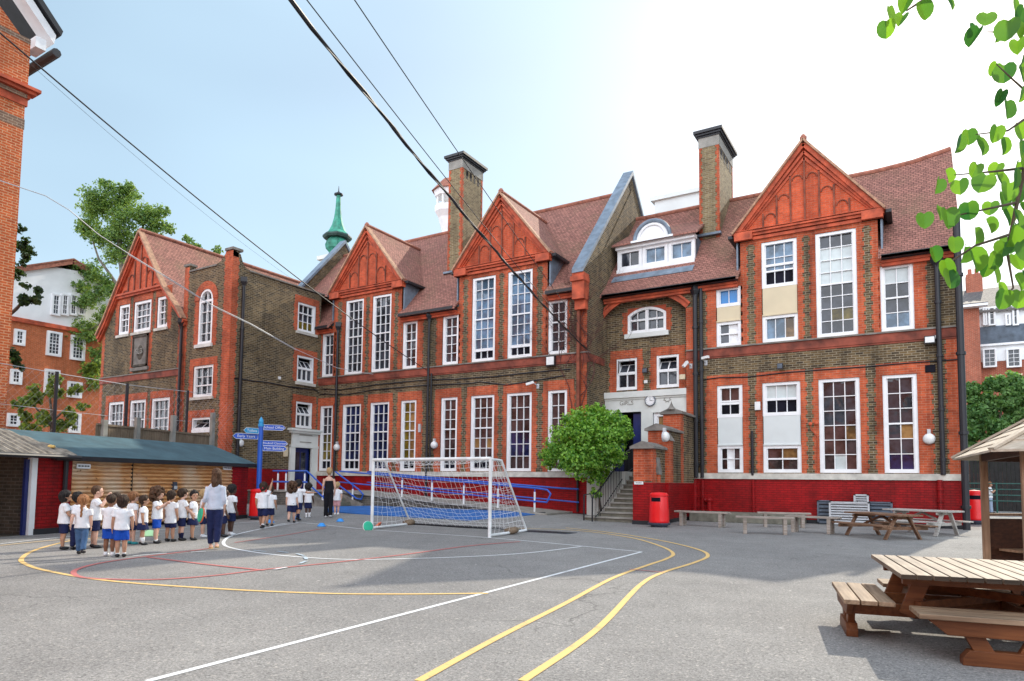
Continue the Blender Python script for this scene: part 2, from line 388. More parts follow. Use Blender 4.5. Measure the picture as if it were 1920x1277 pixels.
L_(sky.outputs[0], gm.inputs[0]); hs = wn('ShaderNodeHueSaturation'); hs.inputs['Saturation'].default_value = 1.03; hs.inputs['Hue'].default_value = .485; L_(gm.outputs[0], hs.inputs['Color']); L_(hs.outputs[0], mxc.inputs[6]); L_(mxc.outputs[2], bg.inputs[0])
bg.inputs[1].default_value = .15
sun = bpy.data.lights.new('sun', 'SUN'); sun.energy = 2.3; sun.angle = R(.6); sun.color = (1, .91, .76)
so = bpy.data.objects.new('sun', sun); COL.objects.link(so); so.rotation_euler = SUNV.to_track_quat('Z', 'Y').to_euler(); so.location = (10, 40, 40)
SC.view_settings.view_transform = 'Standard'; SC.view_settings.look = 'None'; SC.view_settings.exposure = .97; SC.view_settings.gamma = 1
SC.render.engine = 'CYCLES'
SC.cycles.max_bounces = 6; SC.cycles.use_denoising = True
# ------------------------------------------------------------------ ground and court markings
def ground():
    mb = MB(); xs = [-400,-150,-60]+[-40+i*1.0 for i in range(0, 46)]+[30,150,400]; ys = [-150,-40,-10]+[0+i*1.0 for i in range(0, 32)]+[50,120,500]
    for y in ys:
        for x in xs: mb.v.append((x, y, zg(x, y)))
    n = len(xs)
    for j in range(len(ys)-1):
        for i in range(n-1): mb.f.append((j*n+i, j*n+i+1, (j+1)*n+i+1, (j+1)*n+i))
    tag(mb.build('playground_ground', 'asphalt', smooth=True), 'grey worn asphalt of the school playground', 'ground', kind='structure')
ground()
LZ = [.004]
def smooth_path(px, n=10):
    P = [GG(*p) for p in px]
    if len(P) < 3: return P
    out = []
    for i in range(len(P)-1):
        p0, p1, p2, p3 = P[max(i-1, 0)], P[i], P[i+1], P[min(i+2, len(P)-1)]
        for k in range(n):
            t = k/n
            out.append(.5*((2*p1)+(p2-p0)*t+(2*p0-5*p1+4*p2-p3)*t*t+(3*p1-p0-3*p2+p3)*t*t*t))
    return out+[P[-1]]
def marking(name, px, width, mat, label):
    P = smooth_path(px); mb = MB(); z = LZ[0]; LZ[0] += .0006
    for i, p in enumerate(P):
        d = (P[min(i+1, len(P)-1)]-P[max(i-1, 0)]); d.z = 0; d.normalize(); s = Vector((-d.y, d.x, 0))*width/2
        for q in (p-s, p+s): mb.v.append((q.x, q.y, zg(q.x, q.y)+z))
    for i in range(len(P)-1): mb.f.append((2*i, 2*i+1, 2*i+3, 2*i+2))
    tag(mb.build(name, mat), label, 'court marking', kind='structure')
marking('sideline_marking', [(1203,1035),(275,1278)], .065, 'line_white', 'long straight white sideline on the asphalt')
marking('goal_line_marking', [(1203,1035),(918,1008.5),(697,993.5),(560,980),(505,988)], .06, 'line_white', 'white goal line running under the goal')
marking('white_arc_marking', [(1090,1025),(1000,1036),(900,1043),(760,1048),(640,1049),(520,1041),(440,1029),(419,1019),(432,1006),(470,996),(520,986),(560,980)], .07, 'line_white', 'white penalty arc round the goal')
marking('yellow_arc_marking', [(915,1113),(760,1114.5),(600,1113),(400,1104),(200,1089),(90,1071),(50,1059),(40,1049),(58,1035),(95,1023),(140,1013),(200,1008)], .075, 'line_yellow', 'big curved yellow line sweeping round the left of the court')
marking('yellow_lane_marking', [(785,1278),(930,1198),(1060,1132),(1150,1084),(1215,1060),(1250,1048),(1262,1038),(1240,1025),(1190,1010),(1120,999),(1050,993),(960,990)], .075, 'line_yellow', 'inner yellow lane line bending back by the goal corner')
marking('yellow_lane_marking', [(980,1278),(1120,1180),(1200,1098),(1240,1075),(1300,1056),(1327,1043),(1310,1031),(1250,1016),(1180,1004),(1120,996),(1060,990)], .075, 'line_yellow', 'outer yellow lane line of the pair')
marking('red_line_marking', [(400,1028),(330,1037),(250,1047),(185,1057),(145,1068),(139,1077),(160,1084),(220,1087),(300,1087),(400,1080),(500,1068),(620,1056),(760,1040),(880,1024),(975,1016)], .075, 'line_red', 'faded red curved line across the court')
marking('red_line_marking', [(275,1045),(380,1058),(495,1070)], .075, 'line_red', 'short faded red line joining the red curve')
marking('red_line_marking', [(440,1018),(540,1003),(612,990)], .05, 'line_red', 'thin faded red line inside the white arc')
marking('red_line_marking', [(1180,1068),(1245,1074)], .04, 'line_red', 'thin red dash between the yellow lane lines')
for a, b, m in (((250,1043),(312,1038),'line_white'), ((358,1036),(386,1034.5),'line_white'), ((475,1033),(498,1035),'line_pale'), ((520,1034.5),(540,1037),'line_pale'), ((556,1039),(570,1043),'line_pale'), ((571,1045),(575,1050),'line_pale'), ((562,1058),(574,1053),'line_pale'), ((515,1069),(538,1065),'line_white')):
    marking('dash_marking', [a, b], .06, m, 'faded painted dash on the asphalt')
marking('path_line_marking', [(0,1021),(120,1008),(300,994),(440,982),(520,976)], .05, 'line_white', 'thin white line along the foot of the sheds')
marking('path_line_marking', [(0,1024),(90,1015),(140,1012)], .05, 'line_yellow', 'thin yellow line beside the white line by the shed')
# ------------------------------------------------------------------ facade helpers
def TY(Y): return lambda u, z, d: (u, Y+d, z)          # faces the camera side (-Y), run = X
def TX(X): return lambda u, z, d: (X-d, u, z)          # faces +X, run = Y
def wall(mb, T, u0, u1, z0, z1, ops=(), depth=.22):
    us = sorted({u0, u1, *[v for o in ops for v in o[:2] if u0 < v < u1]}); zs = sorted({z0, z1, *[v for o in ops for v in o[2:] if z0 < v < z1]})
    for i in range(len(us)-1):
        for j in range(len(zs)-1):
            cu, cz = (us[i]+us[i+1])/2, (zs[j]+zs[j+1])/2
            if any(o[0] < cu < o[1] and o[2] < cz < o[3] for o in ops): continue
            mb.poly([T(us[i],zs[j],0), T(us[i+1],zs[j],0), T(us[i+1],zs[j+1],0), T(us[i],zs[j+1],0)])
    for a, b, c, d in ops:
        c2, d2 = max(c, z0), min(d, z1)
        if c2 >= d2 or b < u0 or a > u1: continue
        mb.poly([T(a,c2,0),T(a,d2,0),T(a,d2,depth),T(a,c2,depth)]); mb.poly([T(b,c2,0),T(b,d2,0),T(b,d2,depth),T(b,c2,depth)])
        if c >= z0: mb.poly([T(a,c,0),T(b,c,0),T(b,c,depth),T(a,c,depth)])
        if d <= z1: mb.poly([T(a,d,0),T(b,d,0),T(b,d,depth),T(a,d,depth)])
def window(bld, T, u0, u1, z0, z1, cols=3, rows=6, meet=.5, glass='glass_dark', fr=.115, tint=None, gap=0, sill=False, d0=.03, arch=0, name='window', panel=None):
    """white sash window: frame, sashes, glazing bars; each pane a leaf with a slight tilt of its own"""
    f = MB(); w, h = u1-u0, z1-z0
    f.fb(T,u0,u0+fr,z0,z1,d0,.2); f.fb(T,u1-fr,u1,z0,z1,d0,.2); f.fb(T,u0+fr,u1-fr,z1-fr,z1,d0+.002,.2); f.fb(T,u0+fr,u1-fr,z0,z0+fr*1.15,d0-.01,.2)
    a, b, c, d = u0+fr, u1-fr, z0+fr*1.15, z1-fr
    s = .04
    f.fb(T,a,a+s,c,d,d0+.05,.2); f.fb(T,b-s,b,c,d,d0+.05,.2)
    hz = d-c; zb = [c+hz*i/rows for i in range(rows+1)]
    if meet is not None:
        zm = c+hz*meet; zm = min(zb, key=lambda q: abs(q-zm)); f.fb(T,a,b,zm-.03,zm+.03,d0+.042,.2)
    for i in range(1, cols): uu = a+(b-a)*i/cols; f.fb(T,uu-.0145,uu+.0145,c,d,d0+.062,.19)
    for j in range(1, rows): f.fb(T,a,b,zb[j]-.0135,zb[j]+.0135,d0+.066,.19)
    top = None
    if gap: # the lower sash is pushed up: black opening at the foot
        f.fb(T,a,b,c+gap-.04,c+gap+.05,d0+.036,.2)
    fo = f.build(name, 'white_paint', bld)
    tint = tint or {}
    groups = {}; prev, run = None, 0
    for j in range(rows):
        row = tuple(tint.get((i, j), tint.get(j, glass)) for i in range(cols)); row = tuple('void' if gap and (zb[j]+zb[j+1])/2 < c+gap else q for q in row)
        if row != prev: run += 1; prev = row
        for i in range(cols):
            m = row[i]
            x0, x1 = a+(b-a)*i/cols, a+(b-a)*(i+1)/cols; y0, y1 = zb[j], zb[j+1]
            t1, t2, t3 = (rnd.uniform(-.007, .007) for _ in range(3)); pd = d0+.12
            groups.setdefault((m, run, i if len(set(row)) > 1 else 0), MB()).poly([T(x0,y0,pd+t1), T(x1,y0,pd+t2), T(x1,y1,pd+t2+t3-t1), T(x0,y1,pd+t3)])
    for (m, _, _), g in groups.items(): g.build('pane', m, fo)
    if sill:
        g = MB(); g.fb(T,u0-.1,u1+.1,z0-.14,z0-.004,-.09,.2); g.build('sill', 'band_stone', fo)
    return fo
def toothed(mb, T, ue, side, z0, z1, w=.34, t=.055, step=.17, d0=-.006, d1=.02):
    k = 0; z = z0
    while z < z1-.01:
        ww = w+(t if k % 2 else 0); zz = min(z+step, z1)
        a, b = (ue-ww, ue) if side < 0 else (ue, ue+ww)
        mb.fb(T, a, b, z, zz, d0, d1); z = zz; k += 1
def surround(mb, T, u0, u1, z0, z1, w=.34, arch=.38, lim=(None, None)):
    wl = w if lim[0] is None else lim[0]; wr = w if lim[1] is None else lim[1]
    if wl: toothed(mb, T, u0, -1, z0, z1, wl)
    if wr: toothed(mb, T, u1, 1, z0, z1, wr)
    if arch:
        mb.fb(T, u0-wl*.95, u1+wr*.95, z1, z1+arch, -.013, .02)
def gaps(ops, a, b, w=.36):
    # widths of the red surrounds either side of each opening, so that a strip of stock brick stays between neighbours
    o = sorted(ops); out = {}
    for i, q in enumerate(o):
        l = (q[0]-o[i-1][1]) if i else 2*(q[0]-a)+.3; r = (o[i+1][0]-q[1]) if i < len(o)-1 else 2*(b-q[1])+.3
        out[round(q[0], 4)] = tuple(max(.0, min(w, (g-max(.2, .34*min(g, 1.2)))/2-.03)) for g in (l, r))
    return out
def dress(T, *a, bld=None, name='window_surround'):
    m = MB(); surround(m, T, *a); return m.build(name, 'red_brick', bld)
def quoin(T, *a, bld=None, **k):
    m = MB(); toothed(m, T, *a, **k); return m.build('quoin', 'red_brick', bld)
def pxwinY(Y, x0, y0, x1, y1):
    xm, ym = (x0+x1)/2, (y0+y1)/2
    return [onY(x0, ym, Y)[0], onY(x1, ym, Y)[0], onY(xm, y1, Y)[1], onY(xm, y0, Y)[1]]
def pxwinX(X, x0, y0, x1, y1):
    xm, ym = (x0+x1)/2, (y0+y1)/2
    return [onX(x0, ym, X)[0], onX(x1, ym, X)[0], onX(xm, y1, X)[1], onX(xm, y0, X)[1]]
def slab(mb, pts, th):
    """a sloping roof plane with real thickness, given by its upper face"""
    return mb.prism(pts, (0, 0, -th))
def downpipe(parent, pts, r=.06, hopper=None, name='downpipe', mat='black_iron'):
    mb = MB(); mb.tube(pts, r, 10)
    a, b = Vector(pts[0]), Vector(pts[-1])
    for t in (.2, .45, .7, .93):
        p = a.lerp(b, t) if len(pts) == 2 else Vector(pts[min(len(pts)-1, int(t*len(pts)))])
        mb.tube([p-Vector((0,0,.05)), p+Vector((0,0,.05))], r*1.35, 10)
    if hopper:
        h = Vector(hopper); mb.lathe((h.x, h.y, h.z), [(.07,-.35),(.1,-.2),(.2,-.02),(.2,.2),(.17,.2)], 4)
    return mb.build(name, mat, parent)
def gable(bld, xl, xr, Y, zb, xa, za, ymain, zroofY, ribs=7, cheek=True):
    """shaped brick gable with moulded ribs, raking cornice, base cornice, and its own little pitched roof running back"""
    mb = MB(); mb.prism([(xl,Y,zb),(xr,Y,zb),(xa,Y,za-.25)], (0,.25,0)); g = mb.build('gable', 'gable_brick', bld)
    # raking mouldings
    r = MB()
    for s, xe in ((-1, xl), (1, xr)):
        for off, wd, pr in ((.10,.16,.22),(.28,.10,.14),(.42,.09,.07)):
            a = Vector((xe-s*off*.55, Y-pr/2+.02, zb+.02)); b = Vector((xa, Y-pr/2+.02, za-off*1.55-.02)); r.beam(a, b, pr, wd, (0,0,1))
    r.build('raking_cornice', 'red_trim', g)
    v = MB()
    for s, xe in ((-1, xl), (1, xr)):
        v.beam((xe+s*.13, Y-.14, zb+.0), (xa, Y-.14, za-.01), .32, .075)
    v.build('verge', 'verge_tile', g)
    c = MB()
    for off, hh, pr in ((0,.09,.2),(-.11,.12,.13),(-.26,.14,.07)): c.box(xl-.12+abs(off)*.2, xr+.12-abs(off)*.2, Y-pr, Y+.05, zb+off-.04, zb+off+hh-.06)
    c.box(xl-.15, xr+.15, Y-.23, Y+.05, zb+.055, zb+.075)
    for xx in (xl+.28, xr-.28): c.box(xx-.34, xx+.34, Y-.225, Y+.05, zb-.30, zb+.03)
    c.build('base_cornice', 'red_trim', g)
    rb = MB(); w = xr-xl; n = ribs
    def top(x): return zb+(za-zb)*((x-xl)/(xa-xl) if x < xa else (xr-x)/(xr-xa))-.62
    step = w/(n+1); xs = [xl+step*(i+1) for i in range(n)]
    for x in xs:
        if top(x) > zb+.2: rb.box(x-.03, x+.03, Y-.05, Y+.02, zb+.05, top(x))
    for i in range(n-1):
        x0, x1 = xs[i], xs[i+1]; t = min(top(x0), top(x1))-.02
        if t < zb+.3: continue
        rr = step*.36; xc = x0+step*.5; pts = [(xc+rr*math.cos(an*math.pi/8), Y-.02, t-rr+rr*1.0*math.sin(an*math.pi/8)) for an in range(9)]
        rb.tube(pts, .024, 6)
    for s in (0, n-1):
        x = xs[s]; xc = x+(step*.5 if s else -step*.5); rr = step*.33; t = top(xc)+.12
        if t > zb+.15: rb.tube([(xc+rr*math.cos(an*math.pi/8), Y-.02, t-rr+rr*math.sin(an*math.pi/8)) for an in range(9)], .024, 6)
    rb.build('rib', 'dark_trim', g)
    # little roof
    rf = MB()
    ye = ymain(zb); ya = ymain(za)
    for s, xe in ((-1, xl-.16), (1, xr+.16)):
        slab(rf, [(xe,Y-.2,zb+.0),(xa,Y-.2,za+.05),(xa,ya+.15,za+.05),(xe,ye+.1,zb+.0)][::s], .07)
    ro = rf.build('gable_roof', 'roof_tile', g)
    rd = MB(); rd.tube([(xa,Y-.22,za+.05),(xa,ya+.05,za+.07)], .1, 8); rd.lathe((xa,Y-.14,za-.02), [(.12,0),(.13,.12),(.06,.22)], 8); rd.build('ridge', 'ridge_tile', ro)
    gt = MB()
    for s, xe in ((-1, xl-.24), (1, xr+.24)): gt.box(xe-.09, xe+.09, Y-.1, ye+.1, zb-.13, zb-.01)
    gt.build('gutter', 'black_gutter', ro)
    if cheek:
        for xe in (xl, xr): ck = MB(); ck.prism([(xe-.03,Y+.02,zroofY-.1),(xe-.03,Y+.02,zb-.05),(xe-.03,ye+.3,zb-.05)], (.06,0,0)); ck.build('dormer_cheek', 'lead', g)
    return g
# ------------------------------------------------------------------ the school
school = thing('school_building', 'long Victorian brick school with tall white windows, three gables and red painted base', 'building', (-12, 26, 0))
YL, YR = 25.3, 27.0
XL0, XL1, XR1 = -27.5, -11.72, 1.28
ZB, ZS, ZE, ZG, ZA = 1.83, 6.85, 9.62, 11.25, 14.5
TL, TR = TY(YL), TY(YR)
LU = [(604,625,626.5,706,2,4),(647.2,562,680.5,702,3,8),(697.5,553,732.7,696.5,3,8),(755,602,782,691,2,5),(829.8,591,859.3,684,2,5),(885,518.6,928.5,678,3,8),(952,507,998,669.5,3,8),(1028,563.5,1063.5,662,2,5)]
LL = [(599,761,622.4,880,2,7),(641,758,675.5,880,3,7),(693,754.6,728.6,880,3,7),(750.7,751,779.5,880,2,7),(826,745,856.7,881,2,7),(882,741,926,881.5,3,7),(949.5,735.6,996.6,882,3,6),(1026.7,731,1063,883,2,6)]
wl = [pxwinY(YL, *w[:4])+list(w[4:]) for w in LU]; ll = [pxwinY(YL, *w[:4])+list(w[4:]) for w in LL]
zt = sum(w[3] for w in (wl[1],wl[2],wl[5],wl[6]))/4; zt2 = sum(w[3] for w in (wl[0],wl[3],wl[4],wl[7]))/4; zl = sum(w[3] for w in ll)/len(ll)
for i, w in enumerate(wl): w[2] = ZS+.03; w[3] = zt if i in (1,2,5,6) else zt2
for w in ll: w[2] = ZB+.03; w[3] = zl
b1 = (onY(626.7,600,YL)[0], onY(753,600,YL)[0]); b2 = (onY(860.5,600,YL)[0], onY(1026,600,YL)[0]); b3 = (onY(1389,560,YR)[0], onY(1649,560,YR)[0])
mb = MB(); opl = [tuple(w[:4]) for w in ll]; opu = [tuple(w[:4]) for w in wl]
wall(mb, TL, XL0, XL1, 0, ZS, opl)
e = [XL0, b1[0], b1[1], b2[0], b2[1], XL1]
for i in range(5): wall(mb, TL, e[i], e[i+1], ZS, ZG if i in (1, 3) else ZE, opu)
# return wall on the right of the left wing, back and end walls
TRt = TX(XL1)
mb.poly([(XL1,YL,0),(XL1,35.5,0),(XL1,35.5,9.6),(XL1,30.45,15.75),(XL1,YL,9.6)])
mb.poly([(-31.3,35.5,0),(XL1,35.5,0),(XL1,35.5,9.6),(-31.3,35.5,9.6)])
mb.poly([(-31.3,25.3,0),(-31.3,35.5,0),(-31.3,35.5,9.6),(-31.3,30.45,15.7),(-31.3,25.3,9.6)])
mb.build('front_wall', 'stock_brick', school)
# right wing wall with the arched recess
RU = [(1343,538.3,1389,574.3,2,1),(1343,602.6,1390,649.3,2,2),(1427,450,1495,537,3,3),(1430,590,1496,640.5,3,1),(1530,432.6,1607,630.5,3,8),(1651,495.4,1713.5,620,2,4)]
RL = [(1345,721.6,1393,782.6,2,2),(1345,835.6,1393,886.8,3,2),(1430.4,716,1502,779,3,2),(1430.4,835,1502,887,2,2),(1536,709,1613.5,888,3,6),(1656.5,702.6,1721.5,888.6,2,6)]
ru = [pxwinY(YR, *w[:4])+list(w[4:]) for w in RU]; rl = [pxwinY(YR, *w[:4])+list(w[4:]) for w in RL]
for i in (1,3,4,5): ru[i][2] = ZS+.03
for i in (1,3,4,5): rl[i][2] = ZB+.03
zz = (rl[0][3]+rl[2][3]+rl[4][3]+rl[5][3])/4
for i in (0,2,4,5): rl[i][3] = zz
def colx(lst, idx):
    a = sum(lst[i][0] for i in idx)/len(idx); b = sum(lst[i][1] for i in idx)/len(idx)
    for i in idx: lst[i][0], lst[i][1] = a, b
colx(ru,(0,1)); colx(ru,(2,3)); colx(rl,(0,1)); colx(rl,(2,3))
opR = [tuple(w[:4]) for w in ru[4:]+rl[4:]]+[(ru[0][0],ru[0][1],ru[1][2],ru[0][3]),(ru[2][0],ru[2][1],ru[3][2],ru[2][3]),(rl[0][0],rl[0][1],rl[1][2],rl[0][3]),(rl[2][0],rl[2][1],rl[3][2],rl[2][3])]
RX0, RX1 = -11.70, -8.06
mb = MB()
wall(mb, TR, RX0, XR1, 0, ZS, opR+[(RX0-.1,RX1,0,ZE-.17)], .3)
wall(mb, TR, RX0, b3[0], ZS, ZE, opR+[(RX0-.1,RX1,0,ZE-.17)], .3); wall(mb, TR, b3[0], b3[1], ZS, ZG, opR, .3); wall(mb, TR, b3[1], XR1, ZS, ZE, opR, .3)
mb.poly([(XR1,YR,0),(XR1,35.1,0),(XR1,35.1,9.6),(XR1,31.05,14.5),(XR1,YR,9.6)])
mb.poly([(XL1,35.1,0),(XR1,35.1,0),(XR1,35.1,9.6),(XL1,35.1,9.6)])
xc, zsp, zap = (RX0+RX1)/2, 8.62, 9.42; hw = (RX1-RX0)/2; rr = (hw*hw+(zap-zsp)**2)/(2*(zap-zsp)); zc0 = zap-rr
arc = []
for i in range(17):
    x = RX0+(RX1-RX0)*i/16; arc.append((x, zc0+math.sqrt(max(0, rr*rr-(x-xc)**2))))
for (xa_, za_), (xb_, zb_) in zip(arc, arc[1:]):
    mb.poly([(xa_,YR,za_),(xb_,YR,zb_),(xb_,YR,ZE-.165),(xa_,YR,ZE-.165)])
    mb.poly([(xa_,YR,za_),(xb_,YR,zb_),(xb_,YR+.36,zb_),(xa_,YR+.36,za_)])
mb.build('front_wall', 'stock_brick', school)
# recessed wall over the entrance
TC = TY(YR+.36)
cw = [pxwinY(YR+.36, *w) for w in ((1177,575,1249,623.6),(1156,672.3,1194.5,731.3),(1231,665,1273,726.5))]
cw[1][2] = cw[2][2] = (cw[1][2]+cw[2][2])/2; cw[1][3] = cw[2][3] = (cw[1][3]+cw[2][3])/2
zent = cw[1][2]-.12
mb = MB(); wall(mb, TC, RX0-.02, RX1+.02, zent-.05, 9.5, [tuple(c) for c in cw]); mb.build('recess_wall', 'stock_brick', school)
# red brick dressings
mb = MB(); gl = gaps([w[:2] for w in ll], XL0-.2, XL1-.5)
for i, w in enumerate(ll): dress(TL, w[0], w[1], ZB, w[3], .36, .42, gl[round(w[0], 4)], bld=school)
def bay(mb, T, b, ws, z1):
    g = gaps([w[:2] for w in ws], b[0]+.0, b[1]-.0, .36)
    gl_ = (ws[0][0]-b[0], b[1]-ws[-1][1])
    for i, w in enumerate(ws):
        wl_, wr_ = g[round(w[0], 4)]
        if i == 0: wl_ = max(.1, gl_[0]*.33-.03)
        if i == len(ws)-1: wr_ = max(.1, gl_[1]*.33-.03)
        toothed(mb, T, w[0], -1, ZS, z1, wl_); toothed(mb, T, w[1], 1, ZS, z1, wr_); mb.fb(T, w[0], w[1], w[3], z1, -.006, .02)
    toothed(mb, T, b[0], 1, ZS, z1, max(.1, gl_[0]*.33-.03)); toothed(mb, T, b[1], -1, ZS, z1, max(.1, gl_[1]*.33-.03)); mb.fb(T, b[0], b[1], z1-.001, ZG-.05, -.009, .02)
for b, ws in ((b1, wl[1:3]), (b2, wl[5:7])): mb = MB(); bay(mb, TL, b, ws, ZG-.42); mb.build('bay_dressing', 'red_brick', school)
side = [(wl[0], XL0, b1[0]), (wl[3], b1[1], wl[4][0]), (wl[4], wl[3][1], b2[0]), (wl[7], b2[1], XL1-.45)]
for w, a, b in side: dress(TL, w[0], w[1], ZS, w[3], .34, .34, (max(.05, min(.34, (w[0]-a)/2-.16 if w[0]-a < 1 else .34)), max(.05, min(.34, (b-w[1])/2-.16 if b-w[1] < 1 else .34))), bld=school)
quoin(TL, XL1, -1, 0.1, ZE, .36, d0=-.012, bld=school)
mb = MB(); cols_ = [(rl[i][0], rl[i][1]) for i in (0, 2, 4, 5)]; gr = gaps(cols_, RX1, XR1-.6, .42)
for w in (rl[0], rl[2], rl[4], rl[5]): dress(TR, w[0], w[1], ZB, w[3], .42, .42, gr[round(w[0], 4)], bld=school)
mb = MB(); bay(mb, TR, b3, [ru[2], ru[4]], ZG-.42); mb.build('bay_dressing', 'red_brick', school)
for i, a, b in ((0, RX1+.4, b3[0]), (5, b3[1], XR1-.5)):
    w = ru[i]; gl_, gr_ = w[0]-a, b-w[1]; mb = MB(); surround(mb, TR, w[0], w[1], ZS, w[3], .36, .36, (.36 if gl_ > .6 else .001, .36 if gr_ > .6 else .001))
    for u_, v_ in ((a, w[0]), (w[1], b)):
        if v_-u_ < .6: mb.fb(TR, u_+.002, v_, ZS, w[3]+.36, -.014, .02)
    mb.build('window_surround', 'red_brick', school)
quoin(TR, XR1, -1, ZB, ZS-.3, .40, d0=-.008, bld=school)
quoin(TR, RX1, 1, ZB, zsp, .33, d0=-.007, bld=school)
gc = gaps([c[:2] for c in cw[1:]], RX0+.1, RX1-.1, .3)
for c in cw[1:]: dress(TC, c[0], c[1], zent, c[3], .30, .36, gc[round(c[0], 4)], bld=school)
mb = MB()
toothed(mb, TC, cw[0][0], -1, cw[0][2], cw[0][3]-.15, .2); mb.build('quoin', 'red_brick', school); quoin(TC, cw[0][1], 1, cw[0][2], cw[0][3]-.15, .2, bld=school)
mb = MB()   # arch ring and its hood
for (xa_, za_), (xb_, zb_) in zip(arc, arc[1:]):
    def o_(x, z, k): v = Vector((x-xc, 0, z-zc0)).normalized()*k; return (x+v.x, z+v.z)
    for k0, k1, y0, y1 in ((0, .20, -.03, .1), (.20, .29, -.10, .1)):
        p = [(*o_(xa_,za_,k0),), (*o_(xb_,zb_,k0),), (*o_(xb_,zb_,k1),), (*o_(xa_,za_,k1),)]
        p = [(min(max(q[0], RX0+.0), 9), q[1]) for q in p]
        mb.hexa([(p[0][0],YR+y0,p[0][1]),(p[1][0],YR+y0,p[1][1]),(p[1][0],YR+y1,p[1][1]),(p[0][0],YR+y1,p[0][1]),(p[3][0],YR+y0,p[3][1]),(p[2][0],YR+y0,p[2][1]),(p[2][0],YR+y1,p[2][1]),(p[3][0],YR+y1,p[3][1])])
mb.build('entrance_arch', 'red_trim', school)
# painted base, stone band, string course
for T, a, b, ret in ((TL, XL0, XL1, True), (TR, RX1+.3, XR1, True)):
    mb = MB(); mb.fb(T, a, b+.06, .14, ZB-.22, -.06, .1)
    if T is TR: mb.fb(TX(XR1), YR+.1, 35, .14, ZB-.22, -.06, .1)
    else: mb.fb(TX(XL1), YL+.1, YR+.3, .14, ZB-.22, -.06, .1)
    o = mb.build('painted_base', 'painted_brick', school)
    mb = MB(); mb.fb(T, a, b+.12, -.1, .14, -.05, .1); mb.build('black_footing', 'black_rubber', o)
    mb = MB(); mb.fb(T, a, b+.12, ZB-.22, ZB, -.12, .1)
    mb.build('stone_band', 'band_stone', school)
    mb = MB(); mb.fb(T, a if T is TL else RX1+.02, b+.08, ZS-.36, ZS-.05, -.055, .1); mb.fb(T, a if T is TL else RX1+.02, b+.1, ZS-.43, ZS-.36, -.03, .1)
    if T is TL: mb.fb(TX(XL1), YL+.1, YR, ZS-.36, ZS-.05, -.055, .1)
    else: mb.fb(TX(XR1), YR+.1, 35, ZS-.36, ZS-.05, -.055, .1)
    o = mb.build('string_course', 'string_trim', school)
    mb = MB(); mb.fb(T, a if T is TL else RX1+.02, b+.12, ZS-.05, ZS, -.10, .1); mb.build('ledge', 'grey_stone', o)
# windows
nav = {j: 'glass_navy' for j in range(8)}
tl = [{0:'glass_olive',1:'glass_olive',2:'glass_olive',3:'glass_olive'}, nav, nav, {(0,j):'glass_olive' for j in range(7)}, {}, {(0,2):'glass_amber',(2,2):'glass_amber'}, {1:'glass_navy',2:'glass_navy'}, {}]
for i, w in enumerate(ll):
    window(school, TL, w[0], w[1], w[2], w[3], w[4], w[5], .57 if i not in (6,7) else .5, ['glass_dark','glass_navy','glass_navy','glass_amber','glass_brown','glass_brown','glass_brown','glass_brown'][i], tint=tl[i], gap=.42 if i in (0,1,2,3,4,5) and i != 2 else 0)
for i, w in enumerate(wl): window(school, TL, w[0], w[1], w[2], w[3], w[4], w[5], .5, 'glass_sky' if i in (5,6) else 'glass_dark', gap=.38 if i in (5,6) else 0)
def panel(T, u0, u1, z0, z1, m): mb = MB(); mb.fb(T, u0+.02, u1-.02, z0, z1, .03, .2); mb.fb(T, u0+.01, u1-.01, z0, z0+.05, -.02, .2); mb.build('window_panel', m, school)
w = ru[0]; window(school, TR, *w[:4], 2, 1, None, 'glass_blue'); panel(TR, w[0], w[1], ru[1][3], w[2], 'cream_panel'); w = ru[1]; window(school, TR, *w[:4], 2, 2, .5, 'glass_dark', tint={(1,0):'white_paint',(1,1):'white_paint'})
w = ru[2]; window(school, TR, *w[:4], 3, 3, .36, 'glass_sky', gap=.75); panel(TR, w[0], w[1], ru[3][3], w[2], 'cream_panel'); window(school, TR, *ru[3][:4], 3, 1, None, 'glass_sky', tint={(2,0):'glass_amber'})
window(school, TR, *ru[4][:4], 3, 8, .5, 'glass_dark', tint={6:'glass_white',5:'glass_white',4:'glass_white',(1,1):'glass_olive',(2,1):'glass_olive'})
window(school, TR, *ru[5][:4], 2, 4, .5, 'glass_dark', tint={3:'glass_white',0:'glass_sky'})
w = rl[0]; window(school, TR, *w[:4], 2, 2, .5, 'glass_brown', gap=.42); panel(TR, w[0], w[1], rl[1][3], w[2], 'pale_panel'); window(school, TR, *rl[1][:4], 3, 2, None, 'glass_brown', tint={(1,0):'white_paint',(1,1):'white_paint'})
w = rl[2]; window(school, TR, *w[:4], 3, 2, .5, 'glass_white', gap=.5); panel(TR, w[0], w[1], rl[3][3], w[2], 'pale_panel'); window(school, TR, *rl[3][:4], 2, 2, .5, 'glass_brown', tint={(1,1):'glass_amber'})
window(school, TR, *rl[4][:4], 3, 6, None, 'glass_brown', tint={5:'glass_dark',4:'glass_dark',3:'glass_dark',(2,2):'glass_amber',(1,0):'glass_white'}); window(school, TR, *rl[5][:4], 2, 6, .5, 'glass_dark', tint={(1,2):'glass_amber',0:'glass_navy'})
